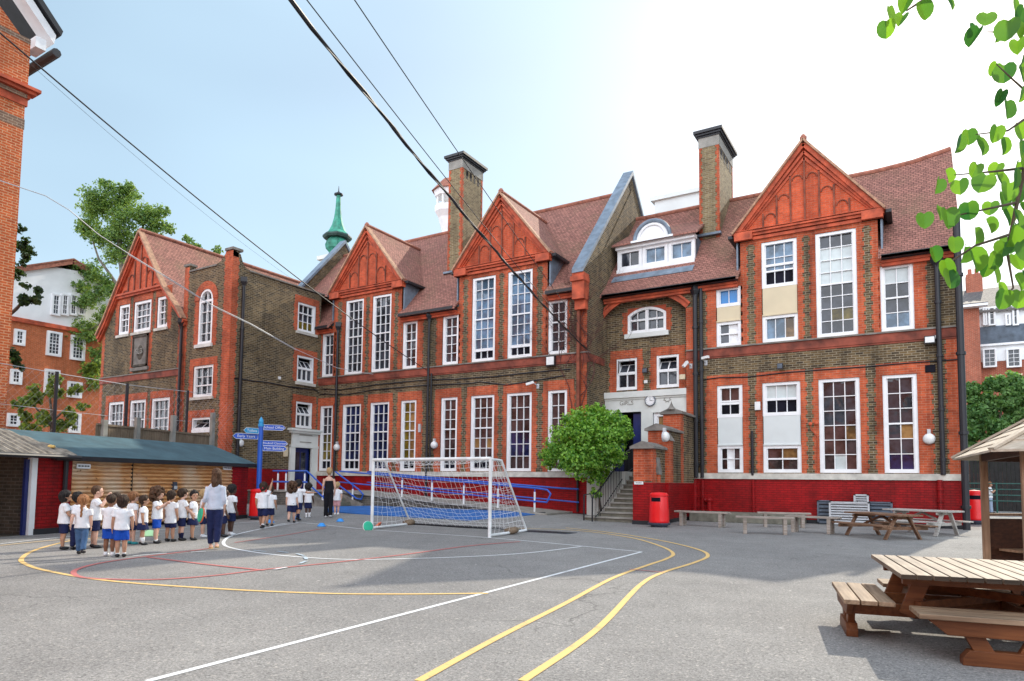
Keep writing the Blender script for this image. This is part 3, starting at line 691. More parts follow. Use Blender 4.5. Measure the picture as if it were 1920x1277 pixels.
# three windows over the entrance: a segment-headed one and two with tilted top lights
def arched(bld, T, u0, u1, z0, z1, rise, cols=2, name='window', full=False, bars=4):
    f = MB(); n = 12; xm = (u0+u1)/2; hw = (u1-u0)/2
    if full: top = lambda x, o=0: z1-hw+math.sqrt(max(0, (hw-o)**2-(x-xm)**2))
    else:
        r_ = (hw*hw+rise*rise)/(2*rise); top = lambda x, o=0: z1-r_+math.sqrt(max(0, (r_-o)**2-(x-xm)**2))
    fr = .12; xs = [u0+(u1-u0)*i/n for i in range(n+1)]; xi = [u0+fr+(u1-u0-2*fr)*i/n for i in range(n+1)]
    for i in range(n):
        f.hexa([T(xi[i],top(xi[i],fr),.0),T(xi[i+1],top(xi[i+1],fr),.0),T(xi[i+1],top(xi[i+1],fr),.2),T(xi[i],top(xi[i],fr),.2),T(xs[i],top(xs[i]),.0),T(xs[i+1],top(xs[i+1]),.0),T(xs[i+1],top(xs[i+1]),.2),T(xs[i],top(xs[i]),.2)])
    f.fb(T,u0,u0+fr,z0,top(u0),.001,.2); f.fb(T,u1-fr,u1,z0,top(u1),.001,.2); f.fb(T,u0,u1,z0,z0+.14,-.008,.2)
    if not full: f.fb(T,xm-.07,xm+.07,z0+.1,top(xm)-.05,.02,.2); zmid = z0+(z1-z0)*.52; f.fb(T,u0+fr,u1-fr,zmid-.04,zmid+.04,.03,.2)
    else:
        zmid = z1-hw-.05; f.fb(T,u0+fr,u1-fr,zmid-.06,zmid+.06,.03,.2); f.fb(T,xm-.02,xm+.02,z0+.1,top(xm)-.05,.06,.19)
        for j in range(1, bars): q = z0+(zmid-z0)*j/bars; f.fb(T,u0+fr,u1-fr,q-.015,q+.015,.065,.19)
    for q in ((u0+xm)/2, (u1+xm)/2):
        if not full: f.fb(T,q-.015,q+.015,z0+.1,z0+(z1-z0)*.9,.06,.19)
    fo = f.build(name, 'white_paint', bld)
    g = MB(); g.poly([T(u0,z0,.15)]+[T(u1,z0,.15)]+[T(x,top(x),.15) for x in xs[::-1]]); g.build('pane', 'glass_dark', fo)
    # brick spandrels that close the square opening over the curved head
    s = MB()
    for i in range(n): s.hexa([T(xs[i],top(xs[i])-.01,.0),T(xs[i+1],top(xs[i+1])-.01,.0),T(xs[i+1],top(xs[i+1])-.01,.2),T(xs[i],top(xs[i])-.01,.2),T(xs[i],z1+.01,.0),T(xs[i+1],z1+.01,.0),T(xs[i+1],z1+.01,.2),T(xs[i],z1+.01,.2)])
    s.build('arch_head', 'red_trim', fo)
    return fo
fo = arched(school, TC, *cw[0], .3); g = MB(); g.fb(TC, cw[0][0]-.12, cw[0][1]+.12, cw[0][2]-.2, cw[0][2], -.1, .2); g.build('sill', 'pale_stone', fo)
def toplight(bld, T, u0, u1, z0, z1, cols=2, frac=.52, name='window', glass='glass_dark', sill=False):
    """casement window with its top light tilted inwards"""
    fr = .1; f = MB(); f.fb(T,u0,u0+fr,z0,z1,.02,.22); f.fb(T,u1-fr,u1,z0,z1,.02,.22); f.fb(T,u0,u1,z1-fr,z1,.022,.22); f.fb(T,u0,u1,z0,z0+fr*1.3,.0,.22)
    zm = z0+(z1-z0)*frac; f.fb(T,u0+fr,u1-fr,zm-.05,zm+.05,.03,.22); a, b = u0+fr, u1-fr
    for i in range(1, cols): q = a+(b-a)*i/cols; f.fb(T,q-.02,q+.02,z0+fr,zm,.05,.2)
    zt_ = z1-fr-.12; tz = .30
    def q_(u, t, d): return T(u, zm+.05+(zt_-zm-.05)*t, .06-.0+d+t*tz)
    for i in range(cols+1):
        q = a+(b-a)*i/cols; f.hexa([q_(q-.025,0,0),q_(q+.025,0,0),q_(q+.025,0,.04),q_(q-.025,0,.04),q_(q-.025,1,0),q_(q+.025,1,0),q_(q+.025,1,.04),q_(q-.025,1,.04)])
    for t in (0, .93): f.hexa([q_(a,t,-.002),q_(b,t,-.002),q_(b,t,.04),q_(a,t,.04),q_(a,t+.07,-.002),q_(b,t+.07,-.002),q_(b,t+.07,.04),q_(a,t+.07,.04)])
    fo = f.build(name, 'white_paint', bld)
    g = MB(); g.poly([T(a,z0,.14),T(b,z0,.14),T(b,zm,.14),T(a,zm,.14)]); g.poly([q_(a,0,.02),q_(b,0,.02),q_(b,1,.02),q_(a,1,.02)]); g.build('pane', glass, fo)
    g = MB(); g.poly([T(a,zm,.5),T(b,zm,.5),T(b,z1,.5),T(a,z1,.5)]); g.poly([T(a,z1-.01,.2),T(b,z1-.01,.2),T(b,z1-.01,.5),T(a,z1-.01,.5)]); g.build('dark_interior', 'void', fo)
    if sill: g = MB(); g.fb(T,u0-.1,u1+.1,z0-.16,z0-.004,-.1,.2); g.build('sill', 'band_stone', fo)
    return fo
for c in cw[1:]: toplight(school, TC, *c)
# entrance: pale stone front with a door opening and a side window
zf = 1.86
dr = pxwinY(YR+.1, 1150, 773, 1202.5, 884); sw_ = pxwinY(YR+.1, 1224.5, 773, 1262, 850)
dr[2] = zf; TE = TY(YR+.1)
mb = MB(); wall(mb, TE, RX0+.01, RX1+.1, zf-.3, zent-.1, [tuple(dr), tuple(sw_)], .25); mb.fb(TE, RX0+.01, RX1+.1, zent-.26, zent, -.1, .25); mb.fb(TE, RX0+.01, RX1+.1, zent-.34, zent-.26, -.04, .2)
for q in (dr, sw_):
    mb.fb(TE, q[0]-.05, q[0], q[2], q[3], -.02, .2); mb.fb(TE, q[1], q[1]+.05, q[2], q[3], -.02, .2); mb.fb(TE, q[0]-.05, q[1]+.05, q[3], q[3]+.05, -.02, .2)
ent = mb.build('entrance_front', 'pale_stone', school)
sc_ = MB(); ps = [onY(x, y, YR+.06) for x, y in ((1152,747.5),(1158,749),(1166,747.5),(1174,745),(1184,746.5),(1191,747),(1196,744.5))]; sc_.tube([(p[0], YR+.085, p[1]) for p in ps], .022, 6)
st = onY(1251, 747, YR+.08)
for k in range(8):
    an = k*math.pi/4; sc_.tube([(st[0]+.10*math.cos(an), YR+.085, st[1]+.10*math.sin(an)), (st[0]+.17*math.cos(an+.39), YR+.085, st[1]+.17*math.sin(an+.39)), (st[0]+.10*math.cos(an+.785), YR+.085, st[1]+.10*math.sin(an+.785))], .015, 5)
sc_.build('carved_relief', 'concrete', ent)
gp = onY(1174.5, 756, YR+.08)
text('GIRLS', .25, Matrix.Translation(Vector((gp[0], YR+.095, gp[1]))-ORG[ent.name]) @ Matrix.Rotation(R(90), 4, 'X'), 'concrete', ent, ext=.012)
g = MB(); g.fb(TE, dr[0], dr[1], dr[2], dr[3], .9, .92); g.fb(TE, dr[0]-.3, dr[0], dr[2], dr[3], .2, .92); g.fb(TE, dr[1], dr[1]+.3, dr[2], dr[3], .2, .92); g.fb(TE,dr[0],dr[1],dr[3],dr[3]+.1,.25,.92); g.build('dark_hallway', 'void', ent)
g = MB()
for uu in (dr[0]+.02, dr[1]-.42): g.fb(TE, uu, uu+.40, dr[2], dr[3]-.06, .17, .23); g.fb(TE, uu+.06, uu+.34, dr[2]+.2, dr[2]+1.0, .155, .2); g.fb(TE, uu+.06, uu+.34, dr[2]+1.2, dr[3]-.3, .155, .2)
dro = g.build('door', 'navy_paint', school); g = MB(); g.ell(Vector(TE(dr[1]-.38, dr[2]+1.1, .14)), .03, .03, .03); g.build('handle', 'grey_metal', dro)
window(school, TE, *sw_, 2, 2, .5, 'glass_amber', fr=.16, d0=.06)
# roofs
sL = (15.65-ZE)/(30.4-25.05); yL = lambda z: 25.05+(z-ZE)/sL
sR = (14.45-ZE)/(31.05-26.75); yRr = lambda z: 26.75+(z-ZE)/sR
mb = MB()
for a, b in ((-31.2, b1[0]), (b1[1], b2[0]), (b2[1], XL1-.3)): slab(mb, [(a,24.9,ZE-.12),(b,24.9,ZE-.12),(b,25.5,ZE+.42),(a,25.5,ZE+.42)], .1)
slab(mb, [(-31.2,25.5,ZE+.42),(XL1-.3,25.5,ZE+.42),(XL1-.3,30.4,15.65),(-31.2,30.4,15.65)], .1); slab(mb, [(-31.2,30.4,15.65),(XL1-.3,30.4,15.65),(XL1-.3,35.9,ZE),(-31.2,35.9,ZE)], .1)
rl_ = mb.build('roof', 'roof_tile', school)
g = MB(); g.tube([(-31.1,30.4,15.66),(XL1-.3,30.4,15.68)], .11, 8); g.build('ridge', 'ridge_tile', rl_)
mb = MB()
for a, b in ((XL1, b3[0]), (b3[1], XR1+.12)): slab(mb, [(a,26.58,ZE-.1),(b,26.58,ZE-.1),(b,27.2,ZE+.44),(a,27.2,ZE+.44)], .1)
n = 10; kick = lambda t: .30*max(0, (t-.8)/.2)**2
for i in range(n):
    t0, t1 = i/n, (i+1)/n; xa_, xb_ = XL1+(XR1+.12-XL1)*t0, XL1+(XR1+.12-XL1)*t1
    slab(mb, [(xa_,27.2,ZE+.44),(xb_,27.2,ZE+.44),(xb_,31.05,14.45+kick(t1)),(xa_,31.05,14.45+kick(t0))], .1); slab(mb, [(xa_,31.05,14.45+kick(t0)),(xb_,31.05,14.45+kick(t1)),(xb_,35.4,ZE),(xa_,35.4,ZE)], .1)
rr_ = mb.build('roof', 'roof_tile', school)
g = MB(); g.tube([(XL1+(XR1+.1-XL1)*i/n, 31.05, 14.47+kick(i/n)) for i in range(n+1)], .11, 8); g.build('ridge', 'ridge_tile', rr_)
def gutter(T, a, b, parent, z=ZE-.2, brk=True):
    g = MB(); g.fb(T, a, b, z, z+.13, -.42, -.25); g.fb(T, a, b, z-.02, z+.08, -.25, .02); g.build('gutter', 'black_gutter', parent)
    m = MB(); m.fb(T, a, b, z-.22, z-.1, -.14, .05); m.fb(T, a, b, z-.11, z-.02, -.2, .05); m.build('eaves_cornice', 'red_trim', parent)
gutter(TL, XL0, b1[0]-.1, rl_); gutter(TL, b1[1]+.1, b2[0]-.1, rl_); gutter(TL, b2[1]+.1, XL1-.3, rl_); gutter(TR, RX0+.05, b3[0]-.1, rr_); gutter(TR, b3[1]+.1, XR1+.1, rr_)
for (bx, Y, ax, ym) in ((b1, YL, 690.5, yL), (b2, YL, 940, yL)):
    gable(school, bx[0]-.12, bx[1]+.12, Y-.02, ZG+.03, (bx[0]+bx[1])/2, ZA, ym, ZE, 7)
gable(school, b3[0]-.12, b3[1]+.12, YR-.02, ZG+.03, (b3[0]+b3[1])/2, ZA, yRr, ZE, 9)
# parapet gables of the left wing
for x0, x1, nm in ((XL1-.42, XL1+.02, 'a'), (-31.5, -31.1, 'b')):
    mb = MB(); mb.prism([(x0+.05,24.95,9.4),(x0+.05,24.95,10.2),(x0+.05,30.45,16.45),(x0+.05,35.9,10.2),(x0+.05,35.9,9.4)], (x1-x0-.1,0,0))
    o = mb.build('parapet', 'stock_brick', school)
    c = MB()
    c.prism([(x0-.04,24.75,10.1),(x0-.04,24.75,10.28),(x0-.04,30.45,16.72),(x0-.04,30.45,16.5)], (x1-x0+.08,0,0)); c.prism([(x0-.04,30.45,16.5),(x0-.04,30.45,16.72),(x0-.04,36,10.28),(x0-.04,36,10.1)], (x1-x0+.08,0,0))
    c.build('coping', 'lead', o)
    k = MB(); k.box(x0-.05, x1+.05, 24.8, 25.32, 9.0, 10.1); k.box(x0-.1, x1+.08, 24.72, 25.32, 9.75, 9.95); k.box(x0-.02, x1+.02, 25.0, 25.3, 8.6, 9.0); k.build('kneeler', 'red_trim', o)
# chimneys
def chimney(bld, x0, x1, y0, y1, z0, z1):
    mb = MB(); mb.box(x0, x1, y0, y1, z0, z1-.75); o = mb.build('chimney', 'pale_stock_brick', bld)
    q = MB(); w_ = .085
    for T, a, b in ((TY(y0), x0, x1), (TX(x1), y0, y1)):
        toothed(q, T, a, 1, z0, z1-.75, w_, .06, d0=-.012); toothed(q, T, b, -1, z0, z1-.75, w_, .06, d0=-.012)
    q.build('quoin', 'red_brick', o)
    c = MB(); c.box(x0-.02, x1+.02, y0-.02, y1+.02, z1-.75, z1-.3); c.build('cap_band', 'concrete', o)
    c = MB()
    for k, (e_, za_) in enumerate(((.06,-.3),(.13,-.22),(.20,-.13))): c.box(x0-e_, x1+e_, y0-e_, y1+e_, z1+za_, z1+za_+.088+(.04 if k == 2 else 0))
    c.build('cap', 'black_gutter', o)
    c = MB(); m = 4; d = (y1-y0-.5)/m
    for i in range(m): c.box(x1-.05, x1+.006, y0+.25+d*i+.09, y0+.25+d*(i+1)-.09, z1-1.2, z1-.78)
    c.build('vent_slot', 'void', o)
    c = MB(); c.box(x0-.12, x1+.1, y0-.2, y0+.02, z0+.3, z0+.4); c.build('flashing', 'lead', o)
    return o
y2 = onX(905, 331, -19.7)[0]
chimney(school, -20.55, -19.7, 27.3, y2, 11.7, 18.25); chimney(school, -8.03, -7.17, 29.0, 31.55, 11.9, 17.0)
# roof dormer over the entrance
DX0, DX1, DY = -11.46, -7.93, 27.9; TD = TY(DY)
mb = MB(); mb.box(DX0, DX1, DY+.21, 30.0, 10.5, 12.0); d_ = mb.build('dormer', 'slate_cladding', school)
f = MB(); f.fb(TD, DX0, DX1, 10.78, 10.95, -.06, .25); f.fb(TD, DX0-.03, DX1+.03, 11.86, 12.02, -.12, .25)
f.build('fascia', 'white_paint', d_)
third = (DX1-DX0)/3
for i in range(3):
    window(d_, TD, DX0+third*i+.01, DX0+third*(i+1)-.01, 10.95, 11.86, 2, 1, None, 'glass_dark' if i == 0 else 'glass_sky', fr=.13, name='window')
rf = MB()
slab(rf, [(DX0-.15,DY-.25,12.06),(DX1+.2,DY-.25,12.06),(DX1+.05,30.2,13.5),(DX0,30.2,13.5)], .09); rf.build('dormer_roof', 'roof_tile', d_)
g = MB(); cx_ = (DX0+DX1)/2-.05; n = 14
ring = [(cx_+.78*math.cos(math.pi*i/n), 12.06+.80*math.sin(math.pi*i/n)) for i in range(n+1)]
g.prism([(x, DY-.2, z) for x, z in ring], (0, .35, 0)); lu = g.build('lunette', 'white_paint', d_)
g = MB(); g.tube([(cx_+.80*math.cos(math.pi*i/n), DY-.2, 12.06+.82*math.sin(math.pi*i/n)) for i in range(n+1)], .09, 8); g.build('lunette_hood', 'lead', lu)
g = MB(); g.tube([(cx_+.60*math.cos(math.pi*i/n), DY-.21, 12.10+.60*math.sin(math.pi*i/n)) for i in range(n+1)], .05, 8); g.box(cx_-.95, cx_+.95, DY-.3, DY+.1, 12.0, 12.09); g.build('lunette_moulding', 'white_paint', lu)
g = MB(); slab(g, [(DX0-.05,DY-.55,10.32),(DX1+.05,DY-.55,10.32),(DX1+.05,DY,10.8),(DX0-.05,DY,10.8)], .05)
g.build('lead_apron', 'lead', d_)
# pipes
P = lambda x, y, Y: Vector((onY(x, y, Y)[0], Y, onY(x, y, Y)[1]))
def pipe(x, y0, y1, Y, r=.06, hop=True, mat='black_iron', z1=None):
    a = P(x, y0, Y); downpipe(school, [a, (a.x, Y, P(x, y1, Y).z if z1 is None else z1)], r, a if hop else None, mat=mat)
pipe(634, 612, 905, YL-.12, z1=.3); pipe(805, 592, 905, YL-.12, .055, z1=.3); pipe(809, 700, 870, YL-.1, .04, False, z1=1.9)
pipe(1084, 720, 880, YL-.1, .05, False, z1=.2)
pipe(1303, 545, 888, YR-.14, .09, True, z1=1.65); pipe(1314, 532, 888, YR-.12, .07, False, z1=1.65); pipe(1410, 808, 888, YR-.1, .05, False, z1=1.75)
pipe(1756, 487, 888, YR-.13, .08, True, z1=1.8)
pipe(1303, 900, 980, YR-.14, .07, False, 'painted_brick', z1=.1); pipe(1317, 900, 980, YR-.14, .06, False, 'painted_brick', z1=.1); pipe(1762, 900, 980, YR-.14, .08, False, 'painted_brick', z1=.1); pipe(1412, 900, 980, YR-.1, .05, False, 'painted_brick', z1=.1)
a = onY(1803, 700, 26.6)[0]; downpipe(school, [(a, 26.62, 10.6), (a, 26.62, 0)], .11); g = MB(); 
g = MB(); h_ = P(1085, 545, YL-.15); g.box(h_.x-.2, h_.x+.2, YL-.35, YL-.02, h_.z-.2, h_.z+.25); g.box(h_.x-.06, h_.x+.06, YL-.2, YL-.02, 3.5, h_.z-.2); g.build('downpipe', 'dark_trim', school)
# cables pinned along the brickwork
def wallcable(px, Y, r=.022, mat='black_iron'):
    mb = MB(); mb.tube([(onY(x, y, Y)[0], Y, onY(x, y, Y)[1]) for x, y in px], r, 5); mb.build('wall_cable', mat, school)
wallcable([(600,729),(640,731),(700,722),(760,716),(800,712),(850,711),(930,706),(1000,698),(1070,692)], YL-.03); wallcable([(600,739),(650,740),(700,731),(800,722),(880,719),(900,716),(950,722),(1000,714),(1060,704)], YL-.03)
wallcable([(1318,712),(1350,708),(1400,707),(1480,698),(1560,692),(1620,688),(1700,681),(1795,674)], YR-.03); wallcable([(1160,1277-600),(1160,700)], YR+.3)
g = MB(); c_ = onY(1757, 691, YR); g.box(c_[0]-.35, c_[0]-.05, YR-.03, YR+.02, c_[1]-.12, c_[1]+.14); g.build('air_brick', 'void', school)
# rooftop features
mb = MB(); mb.box(-12.5, -9.4, 36, 40, 10, 17.4); mb.box(-12.7, -9.3, 35.85, 40.1, 17.4, 17.62); mb.box(-12.52, -9.38, 35.97, 36, 16.2, 16.26); tag(mb.build('rooftop_block', 'pale_panel', base=(-11,38,10)), 'pale grey rooftop block rising behind the ridge beside the chimney', 'rooftop block')
t = thing('bell_turret', 'white bell turret with a small red roof half hidden behind the left chimney', 'turret', (-27.2, 36, 15))
def oct_(r): return r
mb = MB(); mb.lathe((-27.2,36,15), [(.3,0),(.35,3.4),(.6,4.3),(.85,4.7),(.85,5.1),(.0,5.1)], 8); mb.build('base', 'white_paint', t)
mb = MB()
for k in range(8): an = math.pi/4*k+.2; mb.tube([(-27.2+.7*math.cos(an),36+.7*math.sin(an),20.1),(-27.2+.7*math.cos(an),36+.7*math.sin(an),20.9)], .07, 6)
mb.lathe((-27.2,36,20.75), [(.85,0),(.95,.4),(0,.4)], 8); mb.build('column', 'white_paint', t)
mb = MB(); mb.lathe((-27.2,36,21.15), [(1.1,0),(.75,.4),(.45,.75),(.3,.9),(0,.95)], 8); mb.build('roof', 'ridge_tile', t)
t = thing('copper_spire', 'slender green copper spire with an onion base behind the left gable', 'spire', (-39.7, 38, 12))
mb = MB(); mb.box(-40.6, -38.8, 37.1, 38.9, 12, 19.2); mb.box(-40.8, -38.6, 36.9, 39.1, 18.9, 19.2); mb.build('base', 'pale_stone', t)
mb = MB(); mb.lathe((-39.7,38,19.2), [(.85,0),(.62,.35),(.65,.45),(.88,.7),(.95,1.05),(.82,1.4),(.65,1.6)], 8); mb.build('onion', 'copper', t, smooth=False)
mb = MB(); mb.lathe((-39.7,38,20.75), [(.65,0),(1.08,-.02),(1.17,.13),(1.15,.25),(.9,.3)], 8); mb.build('eaves', 'dark_copper', t)
mb = MB(); mb.lathe((-39.7,38,21.0), [(1.1,.02),(.72,.35),(.46,.9),(.31,1.5),(.22,2.3),(.17,3.4),(.17,3.5)], 8); mb.build('flute', 'copper', t)
mb = MB(); mb.lathe((-39.7,38,24.35), [(.17,0),(.36,.05),(.36,.14),(.13,.26),(.05,.36),(.02,.8)], 12); mb.build('finial', 'black_iron', t)
# ------------------------------------------------------------------ the annex on the left of the school
annex = thing('school_annex', 'smaller gabled brick block joined to the left end of the long school, beside the signpost', 'building', (-33, 22, 0))
YA = 19.78; AX = -27.5; GX0, GX1 = -38.65, -31.25
TA, TX_ = TY(YA), TX(AX)
aw = [pxwinY(YA, *w) for w in ((223,571,242.5,626.5),(251,562,283,622),(294.5,554,314.5,614.5),(202.5,753,231,816),(242.5,750,272,816),(283,746,317,812),(362,685,399,744),(359,783,394,811))]
for i in (0,1,2): aw[i][2] = sum(a[2] for a in aw[:3])/3; aw[i][3] = max(a[3] for a in aw[:3])-.05
for i in (3,4,5): aw[i][2] = 3.35; aw[i][3] = sum(a[3] for a in aw[3:6])/3
awa = pxwinY(YA, 373, 542, 398.5, 645)
sw2 = [pxwinX(AX, *w) for w in ((558,570,592,624),(556.6,668.5,588,717.5),(554.5,754,585,803))]
adr = pxwinX(AX, 550, 839, 581, 912); adr[2] = .9
XA0 = GX1+.02
mb = MB(); ops = [tuple(w) for w in aw]+[tuple(awa)]
wall(mb, TA, GX0, -37.42, 0, 9.3, ops[:6]); wall(mb, TA, -37.42, -32.76, 0, ZG, ops[:6]); wall(mb, TA, -32.76, GX1, 0, 9.3, ops[:6]); mb.poly([(GX0,YA,9.3),(-37.42,YA,9.3),(-37.42,YA,11.15),(GX0+.35,YA,9.9)]); mb.poly([(GX1,YA,9.3),(-32.76,YA,9.3),(-32.76,YA,11.15),(GX1-.2,YA,9.9)]); wall(mb, TA, XA0, AX, 0, 11.55, ops[6:]); wall(mb, TX_, YA, YL, 0, 11.35, [tuple(w) for w in sw2]+[tuple(adr)])
# parapet of the stair tower sweeps up to its corner
mb.prism([(XA0,YA+.0,11.54),(AX,YA,11.54),(AX,YA,12.25),(AX-.5,YA,12.2),(AX-.9,YA,11.8),(AX-1.6,YA,11.62),(XA0+.4,YA,11.62),(XA0+.4,YA,11.95),(XA0,YA,11.95)], (0,.3,0))
mb.prism([(AX,YA,11.34),(AX,YL+.3,11.34),(AX,YL+.3,11.36),(AX,YA+1.1,11.4),(AX,YA+.6,11.6),(AX,YA+.4,12.1),(AX,YA,12.2)], (-.3,0,0))
mb.poly([(GX0,YA,0),(GX0,34,0),(GX0,34,9.4),(GX0,YA,9.4)]); mb.poly([(XA0,YA+.2,11.5),(AX,YA+.2,11.5),(AX,34,11.2),(XA0,34,11.2)])
# sloping shoulders of the gable end, below the tile verge

mb.build('front_wall', 'stock_brick', annex)
mb = MB(); gb_ = gaps([w[:2] for w in aw[:3]], GX0+.3, GX1-.4, .3); ga_ = gaps([w[:2] for w in aw[3:6]], GX0+.1, GX1-.2, .3); ga_.update(gaps([aw[6][:2]], XA0+.35, AX-.55, .3)); ga_.update(gaps([aw[7][:2]], XA0+.35, AX-.55, .3))
for w in aw[:3]: dress(TA, w[0], w[1], w[2]-.1, w[3], .3, .5, gb_.get(round(w[0],4)), bld=annex)
for w in aw[3:]: dress(TA, w[0], w[1], w[2]-.1, w[3], .3, .36, ga_.get(round(w[0],4)), bld=annex)
surround(mb, TA, awa[0], awa[1], awa[2]-.1, awa[3]-.4, .32, 0)
for w in sw2[:2]: dress(TX_, w[0], w[1], w[2], w[3], .22, .35, bld=annex)
dress(TX_, sw2[2][0], sw2[2][1], sw2[2][2], sw2[2][3], .25, .35, bld=annex)
m_ = MB(); toothed(m_, TA, AX, -1, 2.2, 12.2, .55, d0=-.012); toothed(m_, TX_, YA, 1, 2.2, 11.9, .3, d0=-.012); m_.build('quoin', 'red_brick', annex); quoin(TA, GX1, -1, .3, 9.3, .3, bld=annex); quoin(TA, GX0, 1, .3, 9.3, .25, d0=-.008, bld=annex)
quoin(TA, XA0, 1, .3, 11.9, .32, d0=-.01, bld=annex)
p = onY(265, 690, YA); pw = pxwinY(YA, 250.5, 629, 278.5, 687)
dress(TA, pw[0], pw[1], pw[2]-.3, pw[3]+.2, .25, 0, bld=annex, name='plaque_surround')
for i in range(15):
    a0, a1 = math.pi*i/15, math.pi*(i+1)/15; hw_ = (awa[1]-awa[0])/2; xm = (awa[0]+awa[1])/2; zc = awa[3]-hw_
    for r0, r1, dd in ((hw_, hw_+.38, -.03),): mb.hexa([(xm+r0*math.cos(a0),YA+dd,zc+r0*math.sin(a0)),(xm+r1*math.cos(a0),YA+dd,zc+r1*math.sin(a0)),(xm+r1*math.cos(a0),YA+.02,zc+r1*math.sin(a0)),(xm+r0*math.cos(a0),YA+.02,zc+r0*math.sin(a0)),(xm+r0*math.cos(a1),YA+dd,zc+r0*math.sin(a1)),(xm+r1*math.cos(a1),YA+dd,zc+r1*math.sin(a1)),(xm+r1*math.cos(a1),YA+.02,zc+r1*math.sin(a1)),(xm+r0*math.cos(a1),YA+.02,zc+r0*math.sin(a1))])
mb.build('arch_surround', 'red_brick', annex)
mb = MB(); mb.fb(TA, GX0, GX1+.02, ZS-.36, ZS-.05, -.055, .1); o = mb.build('string_course', 'string_trim', annex); mb = MB(); mb.fb(TA, GX0, GX1+.02, ZS-.05, ZS, -.09, .1); mb.build('ledge', 'grey_stone', o)
mb = MB(); mb.fb(TX_, YA, adr[0]-.4, .1, 1.9, -.05, .1); mb.fb(TA, XA0, AX+.05, .1, 1.9, -.05, .1); mb.build('painted_base', 'painted_brick', annex); mb = MB(); mb.fb(TX_, adr[1]+.3, YL, .1, 1.9, -.05, .1); mb.build('painted_base', 'painted_brick', annex)
for i, (c, r, m) in enumerate(((2,4,.5),(3,4,.5),(2,4,.5),(3,4,.5),(3,4,.5),(3,4,.5),(3,3,.5))):
    window(annex, TA, *aw[i], c, r, m, 'glass_dark', fr=.15 if i < 6 else .12, sill=i != 6 or True)
toplight(annex, TA, *aw[7], cols=2, frac=.25)
fo = arched(annex, TA, *awa, 0, full=True); g = MB(); g.fb(TA, awa[0]-.15, awa[1]+.1, awa[2]-.16, awa[2], -.1, .2); g.build('sill', 'pale_stone', fo)
window(annex, TX_, *sw2[0], 3, 3, .66, 'glass_dark', tint={0:'glass_olive'}, sill=True); toplight(annex, TX_, *sw2[1], cols=3, sill=True); toplight(annex, TX_, *sw2[2], cols=3)
mb = MB(); mb.fb(TA, pw[0], pw[1], pw[2], pw[3], -.05, .02); mb.fb(TA, pw[0]-.1, pw[1]+.1, pw[2]-.22, pw[2]-.05, -.1, .05); pq = mb.build('stone_plaque', 'grey_stone', annex)
mb = MB()
for a, b, c, d in ((pw[0],pw[0]+.08,pw[2],pw[3]),(pw[1]-.08,pw[1],pw[2],pw[3]),(pw[0],pw[1],pw[2],pw[2]+.1),(pw[0],pw[1],pw[3]-.1,pw[3])): mb.fb(TA, a, b, c, d, -.1, -.03)
xm = (pw[0]+pw[1])/2; zm = (pw[2]+pw[3])/2
mb.ell((xm, YA-.04, zm-.1), .28, .06, .4); mb.build('plaque_frame', 'dark_brick', pq)
text('SLB', .42, Matrix.Translation(Vector((xm, YA-.11, zm-.05))-ORG[pq.name]) @ Matrix.Rotation(R(90), 4, 'X'), 'concrete', pq, ext=.015)
# stone door surround and blue door
mb = MB(); d0, d1 = onX(541, 870, AX)[0], onX(596, 870, AX)[0]; ztop = onX(565, 808, AX)[1]
mb.fb(TX_, d0, adr[0], .8, adr[3]+.05, -.12, .25); mb.fb(TX_, adr[1], d1, .8, adr[3]+.05, -.12, .25); mb.fb(TX_, d0+.12, d1-.1, adr[3], ztop-.1, -.10, .25); mb.fb(TX_, d0, d1, adr[3]-.02, adr[3]+.1, -.15, .2)
mb.fb(TX_, d0-.05, d1+.05, ztop-.14, ztop-.02, -.22, .2); mb.fb(TX_, d0-.14, d1+.12, ztop-.02, ztop+.09, -.32, .2)
ds = mb.build('door_surround', 'pale_stone', annex)
mb = MB(); mb.fb(TX_, d0+.55, d1-.55, adr[3]+.62, adr[3]+.67, -.13, -.09); mb.fb(TX_, d0+.6, d1-.6, adr[3]+.25, adr[3]+.3, -.12, -.09); mb.build('carved_relief', 'concrete', ds)
mb = MB(); mb.fb(TX_, adr[0], adr[1], .85, adr[3], .12, .2); o = mb.build('door', 'navy_paint', annex)
mb = MB(); q = (adr[1]-adr[0])
for k in (0, 1): mb.fb(TX_, adr[0]+q*(.16+.36*k), adr[0]+q*(.46+.36*k)-.02, 1.75, adr[3]-.25, .11, .15)
mb.build('door_panel', 'glass_dark', o); mb = MB(); mb.fb(TX_, adr[0]+.12, adr[0]+.16, 1.5, 2.1, .06, .1); mb.build('handle', 'grey_metal', o)
# roof: ridge runs back from the gable; tile verge kicks out at the foot
xr_, zr_ = -35.12, 14.5
mb = MB(); prof = [(GX0-.25, 9.25), (GX0+.35, 9.95), (-37.45, 11.2), (xr_, zr_), (-32.75, 11.2), (GX1-.25, 9.95), (GX1+.3, 9.3)]
for (xa_, za_), (xb_, zb_) in zip(prof, prof[1:]): slab(mb, [(xa_,YA-.22,za_),(xb_,YA-.22,zb_),(xb_,34,zb_),(xa_,34,za_)], .1)

